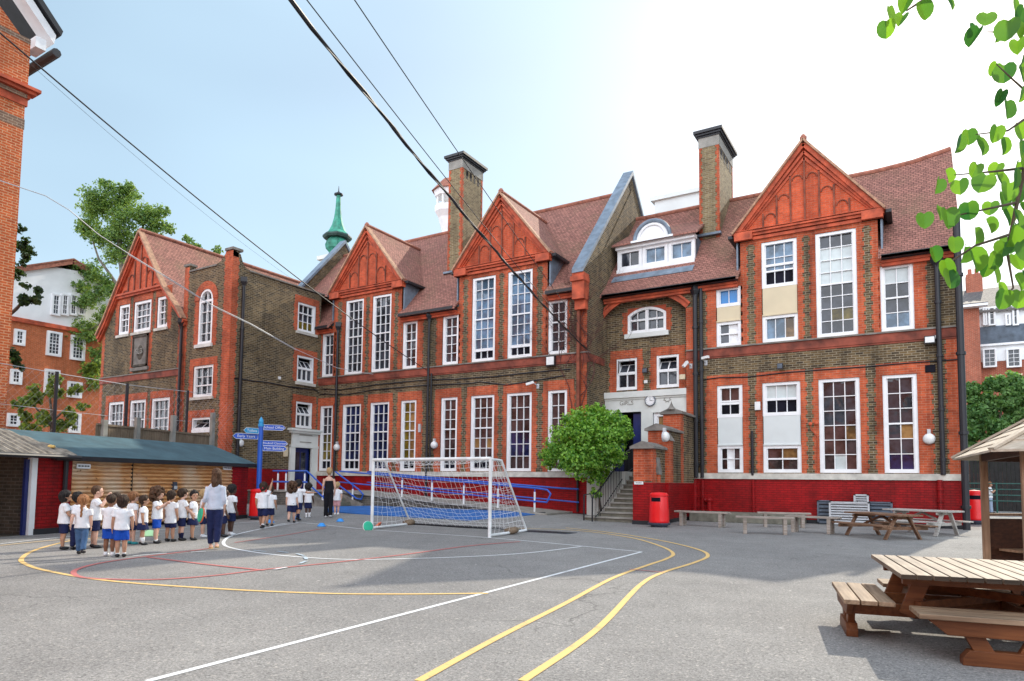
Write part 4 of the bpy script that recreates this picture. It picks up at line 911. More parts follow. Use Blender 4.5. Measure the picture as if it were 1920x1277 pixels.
ro = mb.build('roof', 'roof_tile', annex); g = MB(); g.tube([(xr_,YA-.2,zr_+.03),(xr_,34,zr_+.03)], .11, 8); g.build('ridge', 'ridge_tile', ro)
mb = MB(); mb.prism([(-37.35,YA-.02,ZG),(-32.85,YA-.02,ZG),(xr_,YA-.02,zr_-.15)], (0,.3,0)); ga = mb.build('gable', 'gable_brick', annex)
mb = MB(); vb = MB()
for (xa_, za_), (xb_, zb_) in zip(prof, prof[1:]):
    dn = .16; mb.beam((xa_,YA-.10,za_-dn-.03),(xb_,YA-.10,zb_-dn-.03), .22, .2); mb.beam((xa_,YA-.06,za_-dn-.2),(xb_,YA-.06,zb_-dn-.2), .14, .14); vb.beam((xa_,YA-.15,za_-.02),(xb_,YA-.15,zb_-.02), .3, .08)
for off, hh, pr in ((0,.1,.2),(-.12,.12,.12)): mb.box(-37.4+abs(off), -32.8-abs(off), YA-pr, YA+.02, ZG+off-.06, ZG+off+hh-.06)
mb.build('raking_cornice', 'red_trim', ga); vb.build('verge', 'verge_tile', ga)
mb = MB(); st_ = .56
for i in range(-3, 4):
    x = xr_+i*st_; tp = zr_-.75-abs(i)*st_*1.42
    if tp > ZG+.15: mb.box(x-.04, x+.04, YA-.07, YA, ZG, tp)
    if i < 3 and i != -1: 
        xc_ = x+st_/2; t2 = zr_-.85-abs(i+.5)*st_*1.42-.2
        if t2 > ZG+.2: mb.tube([(xc_+.2*math.cos(k*math.pi/6), YA-.04, t2-.2+.2*math.sin(k*math.pi/6)) for k in range(7)], .03, 5)
mb.build('rib', 'dark_trim', ga)
mb = MB(); mb.prism([(XA0-.06,YA-.05,11.95),(XA0+.46,YA-.05,11.95),(XA0+.46,YA-.05,12.06),(XA0-.06,YA-.05,12.06)], (0,.4,0)); mb.box(AX-.55, AX+.06, YA-.07, YA+.5, 12.22, 12.34); mb.box(XA0+.4, AX-1.2, YA-.05, YA+.35, 11.62, 11.7); mb.fb(TX_, YA+.9, YL+.2, 11.40, 11.47, -.06, .34); mb.build('coping', 'grey_stone', annex)
a = onX(444, 520, AX+.12); mb = MB()
downpipe(annex, [(AX+.13, YA+.55, a[1]-.3), (AX+.13, YA+.55, .2)], .08, (AX+.13, YA+.55, a[1]-.1))
downpipe(annex, [(GX1+.1, YA-.12, 9.3), (GX1+.14, YA-.12, .2)], .07, (GX1+.1, YA-.14, 9.1))
mb = MB(); mb.tube([(AX+.04, onX(x, y, AX)[0], onX(x, y, AX)[1]) for x, y in ((438.8,709.3),(470,714),(500,717),(540,725),(590,731),(598,738))], .028, 5); mb.build('wall_cable', 'black_iron', annex)
# ------------------------------------------------------------------ other buildings
lb = thing('red_brick_building', 'tall orange brick building with grey stripes at the left edge behind the open shed', 'building', (-24.5, 3, 0))
BX, BY = -24.0, onX(28, 500, -24.0)[0]
TB = TX(BX); n0 = -14.0
mb = MB(); mb.poly([(BX,n0,0),(BX,BY,0),(BX,BY,15.1),(BX,n0,15.1)]); mb.poly([(BX,BY,0),(-36,BY,0),(-36,BY,15.1),(BX,BY,15.1)]); mb.prism([(BX,n0,15.1),(BX,BY,15.1),(BX,BY-6.5,21.5)], (-.3,0,0)); mb.fb(TB, BY-2.4, BY, 13.55, 15.1, -.12, .1)
# unseen wing added behind the viewer for window reflections and bounce light
mb.box(-24, 14, -15, -14, 0, 11.5)
mb.build('wall', 'orange_brick', lb)
def pxz(x, y): return onX(x, y, BX)
mb = MB()
for z0, z1 in ((onX(45,243,BX)[1],onX(45,224,BX)[1]),(onX(47,186,BX)[1],onX(47,168,BX)[1]),(onX(40,80,BX)[1],onX(40,70,BX)[1])): mb.fb(TB, n0, BY, z0, z1, -.006 if z0 < 13 else -.126, .02); mb.fb(TY(BY), -36, BX, z0, z1, .0, .02)
mb.build('brick_stripe', 'grey_band_brick', lb)
mb = MB()
for z0, z1, d in ((13.10,13.35,.06),(13.35,13.46,.12),(13.46,13.56,.26),(13.56,13.66,.36)): mb.fb(TB, n0, BY+d*.8, z0, z1, -d, .05)
mb.build('cornice', 'red_trim', lb)
mb = MB(); mb.prism([(BX+.5,BY+.5,15.3),(BX+.5,BY+.55,15.6),(BX+.5,BY-5,21.5),(BX+.5,BY-5,21.1)], (-.55,0,0)); mb.box(BX-.2, BX+.45, BY, BY+.3, 14.95, 15.3); mb.build('bargeboard', 'white_paint', lb)
mb = MB(); mb.tube([(BX+.6,BY+.55,15.0),(BX-6,BY+.55,15.0)], .14, 8); mb.prism([(BX+.6,BY+.65,15.62),(BX+.6,BY+.7,15.8),(BX+.6,BY-5,21.9),(BX+.6,BY-5,21.55)], (-6,0,0)); mb.build('roof', 'black_gutter', lb)
for u in (-9, -4, 1): window(lb, TB, u, u+1.3, 3, 6.2, 3, 6, .5, d0=-.18); window(lb, TB, u, u+1.3, 8.9-2, 9.6, 3, 5, .5, d0=-.18)
TBk = lambda u, z, d: (-u, -14-d, z)
for u in range(-12, 24, 4): window(lb, TBk, u, u+1.5, 2.5, 5.2, 3, 5, .5, d0=-.18); window(lb, TBk, u, u+1.5, 7, 9.6, 3, 5, .5, d0=-.18)
fb_ = thing('white_gable_house', 'big orange brick block with a wide white gable far behind the trees on the left', 'building', (-55, 27, 0))
FX = -55.0; TF = TX(FX); fo_ = lambda x0, y0, x1, y1: pxwinX(FX, x0, y0, x1, y1)
ya_, za_ = onX(135, 489, FX); zw = 12.6
mb = MB(); mb.box(FX-10, FX, 14, 36, 0, zw); mb.build('wall', 'far_brick', fb_)
mb = MB(); mb.prism([(FX-.02,14,zw),(FX-.02,36,zw),(FX-.02,36,15.0),(FX-.02,ya_+1.0,za_-.6),(FX-.02,ya_-1,za_-.8),(FX-.02,14,13.2)], (-9.9,0,0)); mb.build('gable', 'white_render', fb_)
mb = MB()
for y0, z0, y1, z1 in ((ya_,za_,14,12.6),(ya_,za_,37,13.6)): mb.beam((FX+.1,y0,z0-.1),(FX+.1,y1,z1-.1),.3,.35); mb.beam((FX-5,y0,z0+.1),(FX-5,y1,z1+.1),10.6,.1)
mb.build('roof', 'ridge_tile', fb_)
mb = MB(); mb.fb(TF, 14, 36, zw-.18, zw+.12, -.2, .1); mb.build('cornice', 'red_trim', fb_)
mb = MB(); mb.box(-66, -58, 16, 22, 12, 17.5); mb.build('chimney', 'ridge_tile', fb_)
for w, c, r in (((25,618,46,648),2,3),((86,622,114,668),3,6),((131,630,158,676),3,6),((18,693,40,721),2,3),((82,693,110,740),3,6),((125,716,152,746),3,3),((128,775,150,812),3,3),((12,775,36,800),2,3)):
    window(fb_, TF, *fo_(*w), c, r, .5, 'glass_dark', fr=.16, d0=-.2)
for a, b in ((95,112),(113,128),(129,144),(145,160)): window(fb_, TF, *fo_(a, 552, b, 592), 2, 4, .5, 'glass_dark', fr=.12, d0=-.2)
rb_ = thing('brick_house', 'brick house with slate roof and white windows beyond the right end of the school', 'building', (5, 61, 0))
YB = 60.0; k_ = lambda x, y: onY(x, y, YB)
mb = MB(); x0, x1 = 1.0, k_(1838,640)[0]; zt_ = k_(1820,572)[1]; mb.box(x0, x1, YB, YB+9, 0, zt_); mb.box(x1, 14, YB+1.5, YB+9, 0, zt_-.3); mb.build('wall', 'far_red_brick', rb_)
TBk2 = TY(YB+1.5); k2 = lambda x, y: onY(x, y, YB+1.5)
mb = MB(); za_ = k2(1870,612)[1]; zb_ = k2(1870,645)[1]; mb.fb(TBk2, x1, 14, zb_, za_, -.25, .1); mb.build('cladding', 'slate_cladding', rb_)
mb = MB(); zc_ = k2(1870,575)[1]; mb.fb(TBk2, x1, 14, za_, zc_, -.15, .1); mb.fb(TBk2, x1, 14, zb_-.15, zb_, -.35, .1); mb.fb(TBk2, x1, 14, zb_-1.3, zb_-.15, -.05, .1); mb.build('white_front', 'white_paint', rb_)
for a, b, y0, y1, c, r in ((1842,1850,578,612,1,3),(1852,1866,578,612,1,3),(1884,1894,590,612,1,2),(1897,1909,577,612,1,2),(1842,1868,655,690,2,4),(1886,1914,655,690,2,4)):
    q = pxwinY(YB+1.5, a, y0, b, y1); window(rb_, TBk2, *q, c, r, None, 'glass_dark', fr=.09, d0=-.42)
mb = MB(); slab(mb, [(x0-1,YB-.6,zt_),(x1+.5,YB-.6,zt_),(x1-2.0,YB+4,zt_+1.6),(x0-1,YB+4,zt_+1.6)], .15); slab(mb, [(x1-3,YB+1.0,zt_-.3),(15,YB+1.0,zt_-.3),(15,YB+6,zt_+2.6),(x1-3,YB+6,zt_+2.6)], .15); slab(mb, [(x1-6,YB+1.6,zt_),(x1+.2,YB+1.6,zt_+.1),(x1+.2,YB+6,zt_+2.6),(x1-6,YB+6,zt_+2.6)], .15); r_ = mb.build('roof', 'slate_tile', rb_)
mb = MB(); c0 = onY(1826,528,YB+6); mb.box(c0[0]-.55, c0[0]+.55, YB+5.4, YB+6.6, zt_+1.5, c0[1]+.5); ch = mb.build('chimney', 'far_red_brick', rb_)
mb = MB()
for dx in (-.27, .2): mb.lathe((c0[0]+dx, YB+6, c0[1]+.5), [(.15,0),(.14,.55),(.12,.55)], 10)
mb.build('chimney_pot', 'terracotta', ch)
mb = MB(); mb.fb(TY(YB), x0-1, x1+.5, zt_-.25, zt_-.08, -.65, .0); mb.build('fascia', 'white_paint', rb_)
# ------------------------------------------------------------------ sheds on the left
SA, SB = GG(62, 1003), GG(462, 972)
SD = (SB-SA); SD.z = 0; SD.normalize(); SN = Vector((-SD.y, SD.x, 0))     # SN points away from the yard
SRZ = math.atan2(SD.y, SD.x)
def sh(x, y, off=0.0):
    # photo pixel on the plane of the shed front, `off` metres behind it -> run along it, height
    d = ray(x, y); P0 = SA+SN*off; t = SN.dot(P0-Vector((0,0,0)))/SN.dot(Vector((d.x, d.y, 0)))
    return ((Vector((d.x*t, d.y*t, 0))-P0).dot(SD), d.z*t+H)
shed = thing('storage_shed', 'long low shed with blue-green felt roof and log clad front behind the children', 'shed', SA, SRZ)
SL = (SB-SA).length; e0 = 1.87
mb = MB(); mb.box(.0, .95, 0, 2.6, .1, e0); mb.box(SL-.85, SL, 0, 2.6, .1, e0); mb.box(.9, SL-.8, .3, 2.6, .1, e0); mb.box(SL-.3, SL, .01, 2.6, .12, e0+.02)
o = mb.build('wall', 'painted_brick', shed, local=True)
mb = MB(); mb.box(-.02, .97, -.03, 2.6, 0, .14); mb.box(SL-.87, SL+.02, -.03, 2.6, 0, .14); mb.build('footing', 'black_rubber', o, local=True)
mb = MB(); mb.tube([(.72,-.06,.0),(.72,-.06,e0)], .055, 8); mb.build('downpipe', 'black_iron', shed, local=True)
mb = MB(); l0, l1 = .95, SL-.85; nl = 16; hh = (e0-.1)/nl
for k in range(nl):
    pts = [(l0, .2, .08+hh*k)]+[(l0, .05-.07*math.sin(math.pi*a/6), .08+hh*(k+a/6)) for a in range(7)]+[(l0, .2, .08+hh*(k+1))]
    mb.prism(pts, (l1-l0, 0, 0))
mb.build('log_front', 'log_cladding', shed, local=True)
mb = MB(); xm = sh(247, 900)[0]; mb.box(xm-.006, xm+.006, -.03, .1, .1, e0); mb.build('joint', 'dark_timber', shed, local=True)
mb = MB(); q = sh(326, 911); mb.box(q[0]-.07, q[0]+.07, -.06, .1, q[1]-.13, q[1]+.12); lk = mb.build('lock_box', 'bin_dark', shed, local=True); mb = MB(); mb.box(q[0]-.055, q[0]+.055, -.085, -.05, q[1]-.1, q[1]); mb.build('keypad', 'grey_metal', lk, local=True)
zr = sh(240, 822, 2.0)[1]; rx1 = sh(395, 829, 2.0)[0]
mb = MB(); mb.prism([(.35,-.14,e0+.06),(SL+.28,-.14,e0+.06),(rx1+.1,2.0,zr),(.35,2.0,zr)], (0,0,-.07)); mb.prism([(SL+.28,-.14,e0+.06),(SL+.28,2.9,e0+.06),(rx1+.1,2.0,zr)], (0,0,-.07)); mb.prism([(.35,2.0,zr),(rx1+.1,2.0,zr),(SL+.28,2.9,e0+.06),(.35,2.9,e0+.06)], (0,0,-.07))
ro = mb.build('roof', 'felt_roof', shed, local=True)
mb = MB(); mb.box(.35, SL+.3, -.18, -.13, e0-.07, e0+.05); mb.box(.35, SL+.3, -.2, .1, e0-.06, e0-.02); mb.build('fascia', 'black_gutter', ro, local=True)
for x, y, lab in ((154, 872, 'small white notice under the left end of the shed roof'), (424, 876, 'small white notice under the right end of the shed roof')):
    q = sh(x, y); t = thing('notice', lab, 'sign', SA+SD*q[0]-SN*.06+Vector((0,0,q[1]-.03)), SRZ); mb = MB(); mb.box(-.2, .2, .0, .03, -.06, .06); o = mb.build('board', 'white_paint', t, local=True); mb = MB()
    for k in (-.13, -.04, .05, .13): mb.box(k-.03, k+.03, -.006, .002, -.015, .02)
    mb.build('lettering', 'dark_timber', o, local=True)
osh = thing('open_shed', 'open lean-to with grey corrugated roof and white corner post at the left edge', 'shed', SA, SRZ)
mb = MB(); mb.box(-.14, .0, -.02, .12, 0, 1.92); mb.box(-5, .75, -.04, .06, 1.84, 1.93); mb.build('frame', 'white_paint', osh, local=True)
mb = MB(); mb.box(-5, -.15, 2.2, 2.3, 0, 2.4); mb.box(-.12, 0, .14, 2.3, 0, 2.0); mb.box(-5, -.1, .1, 2.2, 0, .02); mb.build('wall', 'dark_brick', osh, local=True)
mb = MB(); mb.box(-.24, -.15, .05, .12, 0, 1.8); mb.build('door_edge', 'navy_paint', osh, local=True)
mb = MB(); mb.box(-3, -.35, 1.2, 1.9, .92, .98); mb.box(-.42, -.35, 1.2, 1.28, 0, .92); mb.build('workbench', 'fence_wood', osh, local=True)
mb = MB(); mb.box(-1.25, -.75, 1.3, 1.7, .98, 1.25); mb.box(-1.9, -1.35, 1.3, 1.7, .98, 1.2); tag(mb.build('wooden_crate', 'log', base=None), 'brown wooden crate on the workbench inside the open shed', 'crate')
o = bpy.data.objects['wooden_crate']; o.location = SA; o.rotation_euler = (0,0,SRZ)
mb = MB(); mb.prism([(-.85,.9,0),(-.62,.95,0),(-.78,1.3,.85),(-.86,1.3,.85)], (.02,.02,0)); b_ = mb.build('leaning_board', 'pale_panel'); b_.location = SA; b_.rotation_euler = (0,0,SRZ); tag(b_, 'thin pale board leaning under the workbench in the open shed', 'board')
zrr = sh(30, 795, 1.75)[1]; nx = 90; mb = MB(); pr = []
for i in range(nx+1):
    x = -5+(5.85)*i/nx; pr.append((x, .035*math.sin(i*math.pi*.66)))
for (xa_, d0_), (xb_, d1_) in zip(pr, pr[1:]):
    f0 = (x_ := max(0, xa_-.15)); top0 = min(1, 1-(max(0, xa_+.15))*.9); top1 = min(1, 1-(max(0, xb_+.15))*.9)
    mb.hexa([(xa_,-.3,1.93+d0_-.02),(xb_,-.3,1.93+d1_-.02),(xb_,-.3+2.05*top1,1.93+(zrr-1.93)*top1+d1_-.02),(xa_,-.3+2.05*top0,1.93+(zrr-1.93)*top0+d0_-.02),(xa_,-.3,1.93+d0_),(xb_,-.3,1.93+d1_),(xb_,-.3+2.05*top1,1.93+(zrr-1.93)*top1+d1_),(xa_,-.3+2.05*top0,1.93+(zrr-1.93)*top0+d0_)])
ro = mb.build('roof', 'asbestos', osh, local=True)
mb = MB(); mb.tube([(-5,1.75,zrr+.05),(-.1,1.75,zrr+.05)], .09, 8); mb.build('ridge', 'verge_tile', ro, local=True); mb = MB(); mb.tube([(-5,-.36,1.88),(.85,-.36,1.88)], .05, 8); mb.build('gutter', 'black_iron', ro, local=True)
mb = MB(); mb.beam((-1.2,-.3,1.96),(-1.2,1.7,zrr+.04),.06,.06); mb.build('roof_batten', 'black_iron', ro, local=True)
mb = MB(); q = SA+SD*.45+SN*.15+Vector((0,0,2.14)); mb.ell(q, .07, .07, .05, 10, 6); mb.ell(q+Vector((.06,.03,.0)), .05, .05, .04, 8, 6); tag(mb.build('sponge_ball', 'yellow_line', base=q), 'crumpled yellow ball lying on the corrugated roof', 'ball')
# fences behind the sheds
fo = thing('netting_fence', 'tall black posts with wire netting behind the shed roofs', 'fence', SA+SN*4.6, SRZ)
posts = [(107,697),(239,719),(352,732)]; pp = [sh(x, y, 4.6) for x, y in posts]
for s, z in pp:
    mb = MB(); mb.tube([(s,0,0),(s,0,z)], .055, 8); mb.build('post', 'black_iron', fo, local=True)
mb = MB(); s0, z0 = sh(0, 678, 4.6); s1, z1 = sh(395, 738, 4.6); pl = [(s0, z0)]+pp+[(s1, z1)]
mb.tube([(s,0,z-.05) for s, z in pl], .011, 5); sq0, zq0 = sh(20, 752, 4.6); mb.tube([(s,0,z-1.25) for s, z in pl], .007, 5); mb.build('wire', 'grey_metal', fo, local=True)
mb = MB(); zt = min(z for _, z in pl)-.05; step = .28; L0, L1 = s0, s1
x = L0-3
while x < L1:
    for sg in (1, -1):
        a = (x, 2.6) if sg == 1 else (x, zt); b = (x+zt-2.6, zt) if sg == 1 else (x+zt-2.6, 2.6)
        mb.tube([(a[0],.0,a[1]),(b[0],.0,b[1])], .002, 3, cap=False)
    x += step
mb.build('netting', 'grey_metal', fo, local=True)
wf = thing('board_fence', 'low weathered board fence with concrete posts behind the green shed roof', 'fence', SA+SN*4.0, SRZ)
s0 = sh(180, 800, 4.0)[0]; s1 = sh(408, 800, 4.0)[0]; zt = sh(300, 808, 4.0)[1]; mb = MB(); x = s0
while x < s1: mb.box(x, x+.09, 0, .02, 0, zt+rnd.uniform(-.02,.02)); x += .1
mb.box(s0, s1, -.04, .0, zt-.02, zt+.05); mb.build('boards', 'fence_wood', wf, local=True)
for x, y in ((196,787),(258,783),(325,779),(399,774)):
    s, z = sh(x, y, 3.95); mb = MB(); mb.box(s-.09, s+.09, -.12, .0, 0, z); mb.build('post', 'concrete', wf, local=True)
# ------------------------------------------------------------------ goal
g1, g2 = GG(697, 993), GG(918, 1008); r1, r2 = GG(769.7, 983.4), GG(986.3, 997.5); HG = 1.98
goal = thing('football_goal', 'white tubular football goal with a sagging white net', 'goal', (g1+g2)/2)
up = lambda p, z: Vector((p.x, p.y, z))
mb = MB(); mb.tube([g1, up(g1,HG)], .045, 10); mb.build('post', 'white_line', goal); mb = MB(); mb.tube([g2, up(g2,HG)], .045, 10); mb.build('post', 'white_line', goal)
mb = MB(); mb.tube([up(g1,HG), up(g2,HG)], .045, 10); mb.build('crossbar', 'white_line', goal)
tops = []
for g_, r_ in ((g1, r1), (g2, r2)):
    b = (r_-g_); t = g_+b*.28; t = up(t, HG-.03); tops.append(t); tt = g_+b*.22; e_ = up(g_+b*.31, HG-.12)
    mb = MB(); mb.tube([up(g_,HG-.02), up(tt,HG-.02), t, e_, up(r_, .08)], .028, 8); mb.build('stay', 'white_line', goal)
    mb = MB(); mb.tube([up(g_,.05), up(r_,.05)], .035, 8); mb.build('ground_bar', 'white_line', goal)
mb = MB(); mb.tube([up(r1,.05), up(r2,.05)], .03, 8); mb.build('ground_bar', 'black_iron', goal)
def net(corner, nu, nv, sag, name='net'):
    # corner(u, v) -> point; strands drawn along both ways with a slack
    mb = MB(); j = [[rnd.uniform(-.02, .02) for _ in range(nv+1)] for _ in range(nu+1)]
    P_ = lambda i, k: corner(i/nu, k/nv)+sag*math.sin(math.pi*min(1, k/nv))*math.sin(math.pi*i/nu)+Vector((j[i][k], j[i][k], j[i][k] if 0 < k < nv else 0))
    for i in range(nu+1): mb.tube([P_(i, k) for k in range(nv+1)], .0034, 4, cap=False)
    for k in range(nv+1): mb.tube([P_(i, k) for i in range(nu+1)], .0034, 4, cap=False)
    return mb
d_ = (r1-g1).normalized()
mb = net(lambda u, v: (tops[0].lerp(tops[1], u)).lerp(up(r1,.05).lerp(up(r2,.05), u), v), 26, 14, Vector((d_.x*-.15, d_.y*-.15+.12, -.28)))
for a, b, c in ((g1, tops[0], r1), (g2, tops[1], r2)):
    m2 = net(lambda u, v: up(a, HG).lerp(b, u).lerp(up(a, .05).lerp(up(c, .05), u), v), 8, 13, Vector((.1, 0, -.06))); mb.add(m2.v, m2.f)
m2 = net(lambda u, v: up(g1, HG).lerp(up(g2, HG), u).lerp(tops[0].lerp(tops[1], u), v), 26, 4, Vector((0, 0, -.14))); mb.add(m2.v, m2.f)
mb.build('net', 'rope_white', goal)
for p, lab in ((r1-(r1-g1)*.06, 'brown sandbag weight on the rear corner of the goal frame nearest the blue mat'), (r2-(r2-g2)*.45, 'brown sandbag weight on the right ground bar of the goal')):
    mb = MB(); mb.ell(up(p,.10), .2, .13, .10, 12, 7); mb.ell(up(p,.12)+Vector((.12,.02,0)), .11, .11, .09, 10, 6); tag(mb.build('sandbag', 'fence_wood', base=up(p,0), smooth=True), lab, 'sandbag', 'sandbags on the goal frame')
# ------------------------------------------------------------------ cones and throwing discs
for x, y, lab in ((507, 980, 'small blue marker dome beside the feet of the girl raising her arm'), (556.5, 974, 'small blue marker dome beside the curly haired child'), (603, 987, 'small blue marker dome nearest the goal line'), (638, 978, 'small blue marker dome in front of the woman in black')):
    p = GG(x, y); mb = MB(); mb.lathe((p.x, p.y, p.z+.004), [(.135,0),(.135,.012),(.11,.03),(.08,.075),(.055,.095),(.03,.1)], 18); tag(mb.build('marker_cone', 'cone_blue', base=p, smooth=True), lab, 'cone', 'blue marker domes on the playground')
p = GG(281, 1005); mb = MB(); mb.lathe((p.x, p.y, .004), [(.2,0),(.2,.02),(.16,.05),(.1,.12),(.04,.14)], 18); tag(mb.build('marker_cone', 'lime', base=p, smooth=True), 'pale lime green marker dome behind the queue of children', 'cone')
def disc(p, M, mat, lab, rim='white_paint'):
    t = thing('throwing_disc', lab, 'disc', p); mb = MB(); mb.lathe((0,0,0), [(.14,0),(.15,.012),(.12,.03),(0,.035)], 24); o = mb.build('face', mat, t, local=True, smooth=False); o.matrix_local = M
    mb = MB(); mb.lathe((0,0,-.02), [(.0,.0),(.155,.0),(.16,.012),(.155,.025)], 24); o = mb.build('rim', rim, t, local=True); o.matrix_local = M
p = GG(690, 994); disc(up(p,.1), Matrix.Rotation(R(75), 4, 'Y') @ Matrix.Rotation(R(20), 4, 'X'), 'disc_green', 'green and white throwing disc leaning on the left goal post')
p = GG(708, 991); disc(up(p,.07), Matrix.Rotation(R(-50), 4, 'Y') @ Matrix.Rotation(R(20), 4, 'X'), 'disc_orange', 'orange throwing disc lying inside the left goal post', 'disc_orange')
# ------------------------------------------------------------------ landing, ramp and steps by the annex door
LX0, LX1, LY0, LZ_ = -27.4, -23.6, 21.0, .88
ramp = thing('access_ramp', 'grey brick landing with a long ramp and steps under blue handrails', 'ramp', (-20, 23, 0))
mb = MB(); mb.box(LX0, LX1, LY0, 25.2, 0, LZ_-.06); mb.hexa([(LX1,23.0,0),(-12.6,23.0,0),(-12.6,25.2,0),(LX1,25.2,0),(LX1,23.0,LZ_-.06),(-12.6,23.0,.12),(-12.6,25.2,.12),(LX1,25.2,LZ_-.06)]); mb.build('retaining_wall', 'grey_ramp_brick', ramp)
mb = MB(); mb.box(LX0, LX1+.05, LY0-.06, 25.2, LZ_-.06, LZ_); mb.hexa([(LX1+.05,22.93,LZ_-.06),(-12.3,22.93,.13),(-12.3,25.2,.13),(LX1+.05,25.2,LZ_-.06),(LX1+.05,22.93,LZ_+.02),(-12.3,22.93,.2),(-12.3,25.2,.2),(LX1+.05,25.2,LZ_+.02)]); mb.build('coping', 'concrete', ramp)
mb = MB()
for k in range(4): mb.box(LX1+.05, LX1+.05+.34*(4-k), LY0+.15, 22.85, 0, .22+.165*(k+.0))
mb.build('step', 'step_stone', ramp)
for yy in (LY0+.02, 22.86): mb = MB(); mb.prism([(LX1,yy,.0),(LX1+1.75,yy,.0),(LX1+1.75,yy,.3),(LX1,yy,LZ_+.03)], (0,.16,0)); mb.build('stair_string', 'grey_stone', ramp)
hr = thing('handrail', 'blue tubular handrail with white posts along the ramp and steps by the school wall', 'handrail', (-20, 23, 0))
rz = lambda x: LZ_-(LZ_-.2)*(x-LX1)/(-12.3-LX1) if x > LX1 else LZ_
def rail(pts, r=.035): mb = MB(); mb.tube(pts, r, 8); mb.build('rail', 'blue_paint', hr)
def postw(x, y, z, h=.78): mb = MB(); mb.tube([(x,y,z-.05),(x,y,z+h)], .04, 8); p_ = mb.build('post', 'white_line', hr); mb = MB(); mb.tube([(x,y,z+.36),(x,y,z+.44)], .05, 8); mb.tube([(x,y,z+h),(x,y,z+.92)], .022, 6); mb.build('post_clip', 'blue_paint', p_)
for yy in (23.08, 24.95):
    xs = [-22.6, -12.4]
    e_ = .35 if yy < 24 else -.2
    rail([(x, yy, rz(x)+.93) for x in (LX1+.1, -18, -12.8)]+([(-12.35,yy,rz(-12.4)+.9),(-12.2,yy,rz(-12.3)+.75),(-12.35,yy,rz(-12.4)+.45)] if yy < 24 else [(-11.9,yy,rz(-12.3)+.93)]), .036)
    rail([(x, yy, rz(x)+.42) for x in (LX1+.1, -18, -12.35 if yy < 24 else -11.9)], .03)
for x in (-21.35, -19.65, -17.98, -16.3, -14.61, -12.91): postw(x, 23.08, rz(x))
rail([(-25.75,LY0+.08,LZ_+.9),(-23.5,LY0+.08,LZ_+.9),(-22.2,LY0+.08,.95),(-21.9,LY0+.08,.72),(-22.0,LY0+.08,.55),(-22.3,LY0+.08,.55),(-23.5,LY0+.08,LZ_+.40),(-25.75,LY0+.08,LZ_+.40)], .036)
rail([(-23.6,22.9,LZ_+.9),(-22.1,22.9,.98),(-21.8,22.9,.75),(-21.9,22.9,.52),(-22.2,22.9,.55),(-23.6,22.9,LZ_+.40)], .036)
for x in (-25.4, -24.85, -23.62): postw(x, LY0+.08, LZ_)
postw(-22.45, 22.9, .28, .7); postw(-22.45, LY0+.08, .28, .7)
mt = MB(); q = [GG(x, y) for x, y in ((612,962),(700,968),(790,973.5),(880,978.5),(960,971),(1003,965.5))]; b_ = [Vector((-21.9,21.0,0)), Vector((-21.2,22.86,0)), Vector((-19,22.86,0)), Vector((-16,22.86,0)), Vector((-13.6,22.86,0)), Vector((-12.7,22.6,0))]
nv = 12; q2, b2_ = [], []
for i in range(5):
    for k in range(4): q2.append(q[i].lerp(q[i+1], k/4)); b2_.append(b_[i].lerp(b_[i+1], k/4))
q2.append(q[5]); b2_.append(b_[5]); m_ = len(q2)
for k in range(nv+1):
    for i in range(m_): v = q2[i].lerp(b2_[i], k/nv); mt.v.append((v.x, v.y, zg(v.x, v.y)+.03))
for k in range(nv):
    for i in range(m_-1): mt.f.append((k*m_+i, k*m_+i+1, (k+1)*m_+i+1, (k+1)*m_+i))
mo = mt.build('blue_mat', 'blue_mat', base=(-17, 20.5, 0)); sm = mo.modifiers.new('thick', 'SOLIDIFY'); sm.thickness = .03; sm.offset = -1; tag(mo, 'bright blue rubber matting laid in front of the ramp behind the goal', 'mat')
mb = MB(); p = GG(1022, 966); mb.tube([(p.x-.35,p.y,p.z+.05),(p.x,p.y,p.z+.06)], .06, 10); tag(mb.build('pipe_end', 'black_rubber', base=p), 'short black round pipe end at the foot of the ramp', 'pipe')
mb = MB(); p = GG(1070, 958); mb.tube([(p.x,p.y-.1,p.z),(p.x,p.y-.1,1.7)], .045, 8); mb.lathe((p.x,p.y-.1,1.7), [(.045,0),(.05,.03),(0,.05)], 8); tag(mb.build('pole', 'lamp_white', base=p), 'thin pale grey pole in front of the red base beside the bush', 'pole')
# ------------------------------------------------------------------ entrance steps, railing and the stepped wall
stp = thing('entrance_steps', 'flight of worn stone steps rising to the blue entrance door', 'steps', (-9.4, 24, 0))
n = 11; mb = MB(); y0 = 22.75; tr = (YR-.1-y0-.9)/(n-1); nos = MB()
for k in range(n):
    x0 = -10.3+min(k, 3)*.10-(.35 if k == 0 else 0); z = 1.86*(k+1)/n
    y_ = y0+tr*k; mb.box(x0 if k < 4 else -10.0, -8.41, y_, YR+.3, 1.86*k/n, z-.05); nos.box((x0 if k < 4 else -10.0)-.03, -8.41, y_-.04, YR+.3, z-.05, z)
mb.build('riser', 'step_stone', stp); nos.build('tread', 'concrete', stp)
mb = MB(); mb.box(-11.66, -10.0, 25.2, YR+.36, 0, 1.86); mb.build('landing_wall', 'pale_stone', stp)
rail_ = thing('iron_railing', 'black iron railing up the left side of the entrance steps', 'railing', (-10.2, 24, 0))
mb = MB(); hx = -10.12
hz = lambda y: 1.86*max(0, min(1, (y-y0)/(tr*(n-1))))
ys = [22.6+.155*i for i in range(30)]
for y in ys: mb.tube([(hx,y,max(.0, hz(y)-.1)),(hx,y,hz(y)+1.0)], .013, 5)
for x in [-11.6+.14*i for i in range(11)]: mb.tube([(x,25.15,1.86),(x,25.15,2.75)], .013, 5)
mb.build('baluster', 'black_iron', rail_)
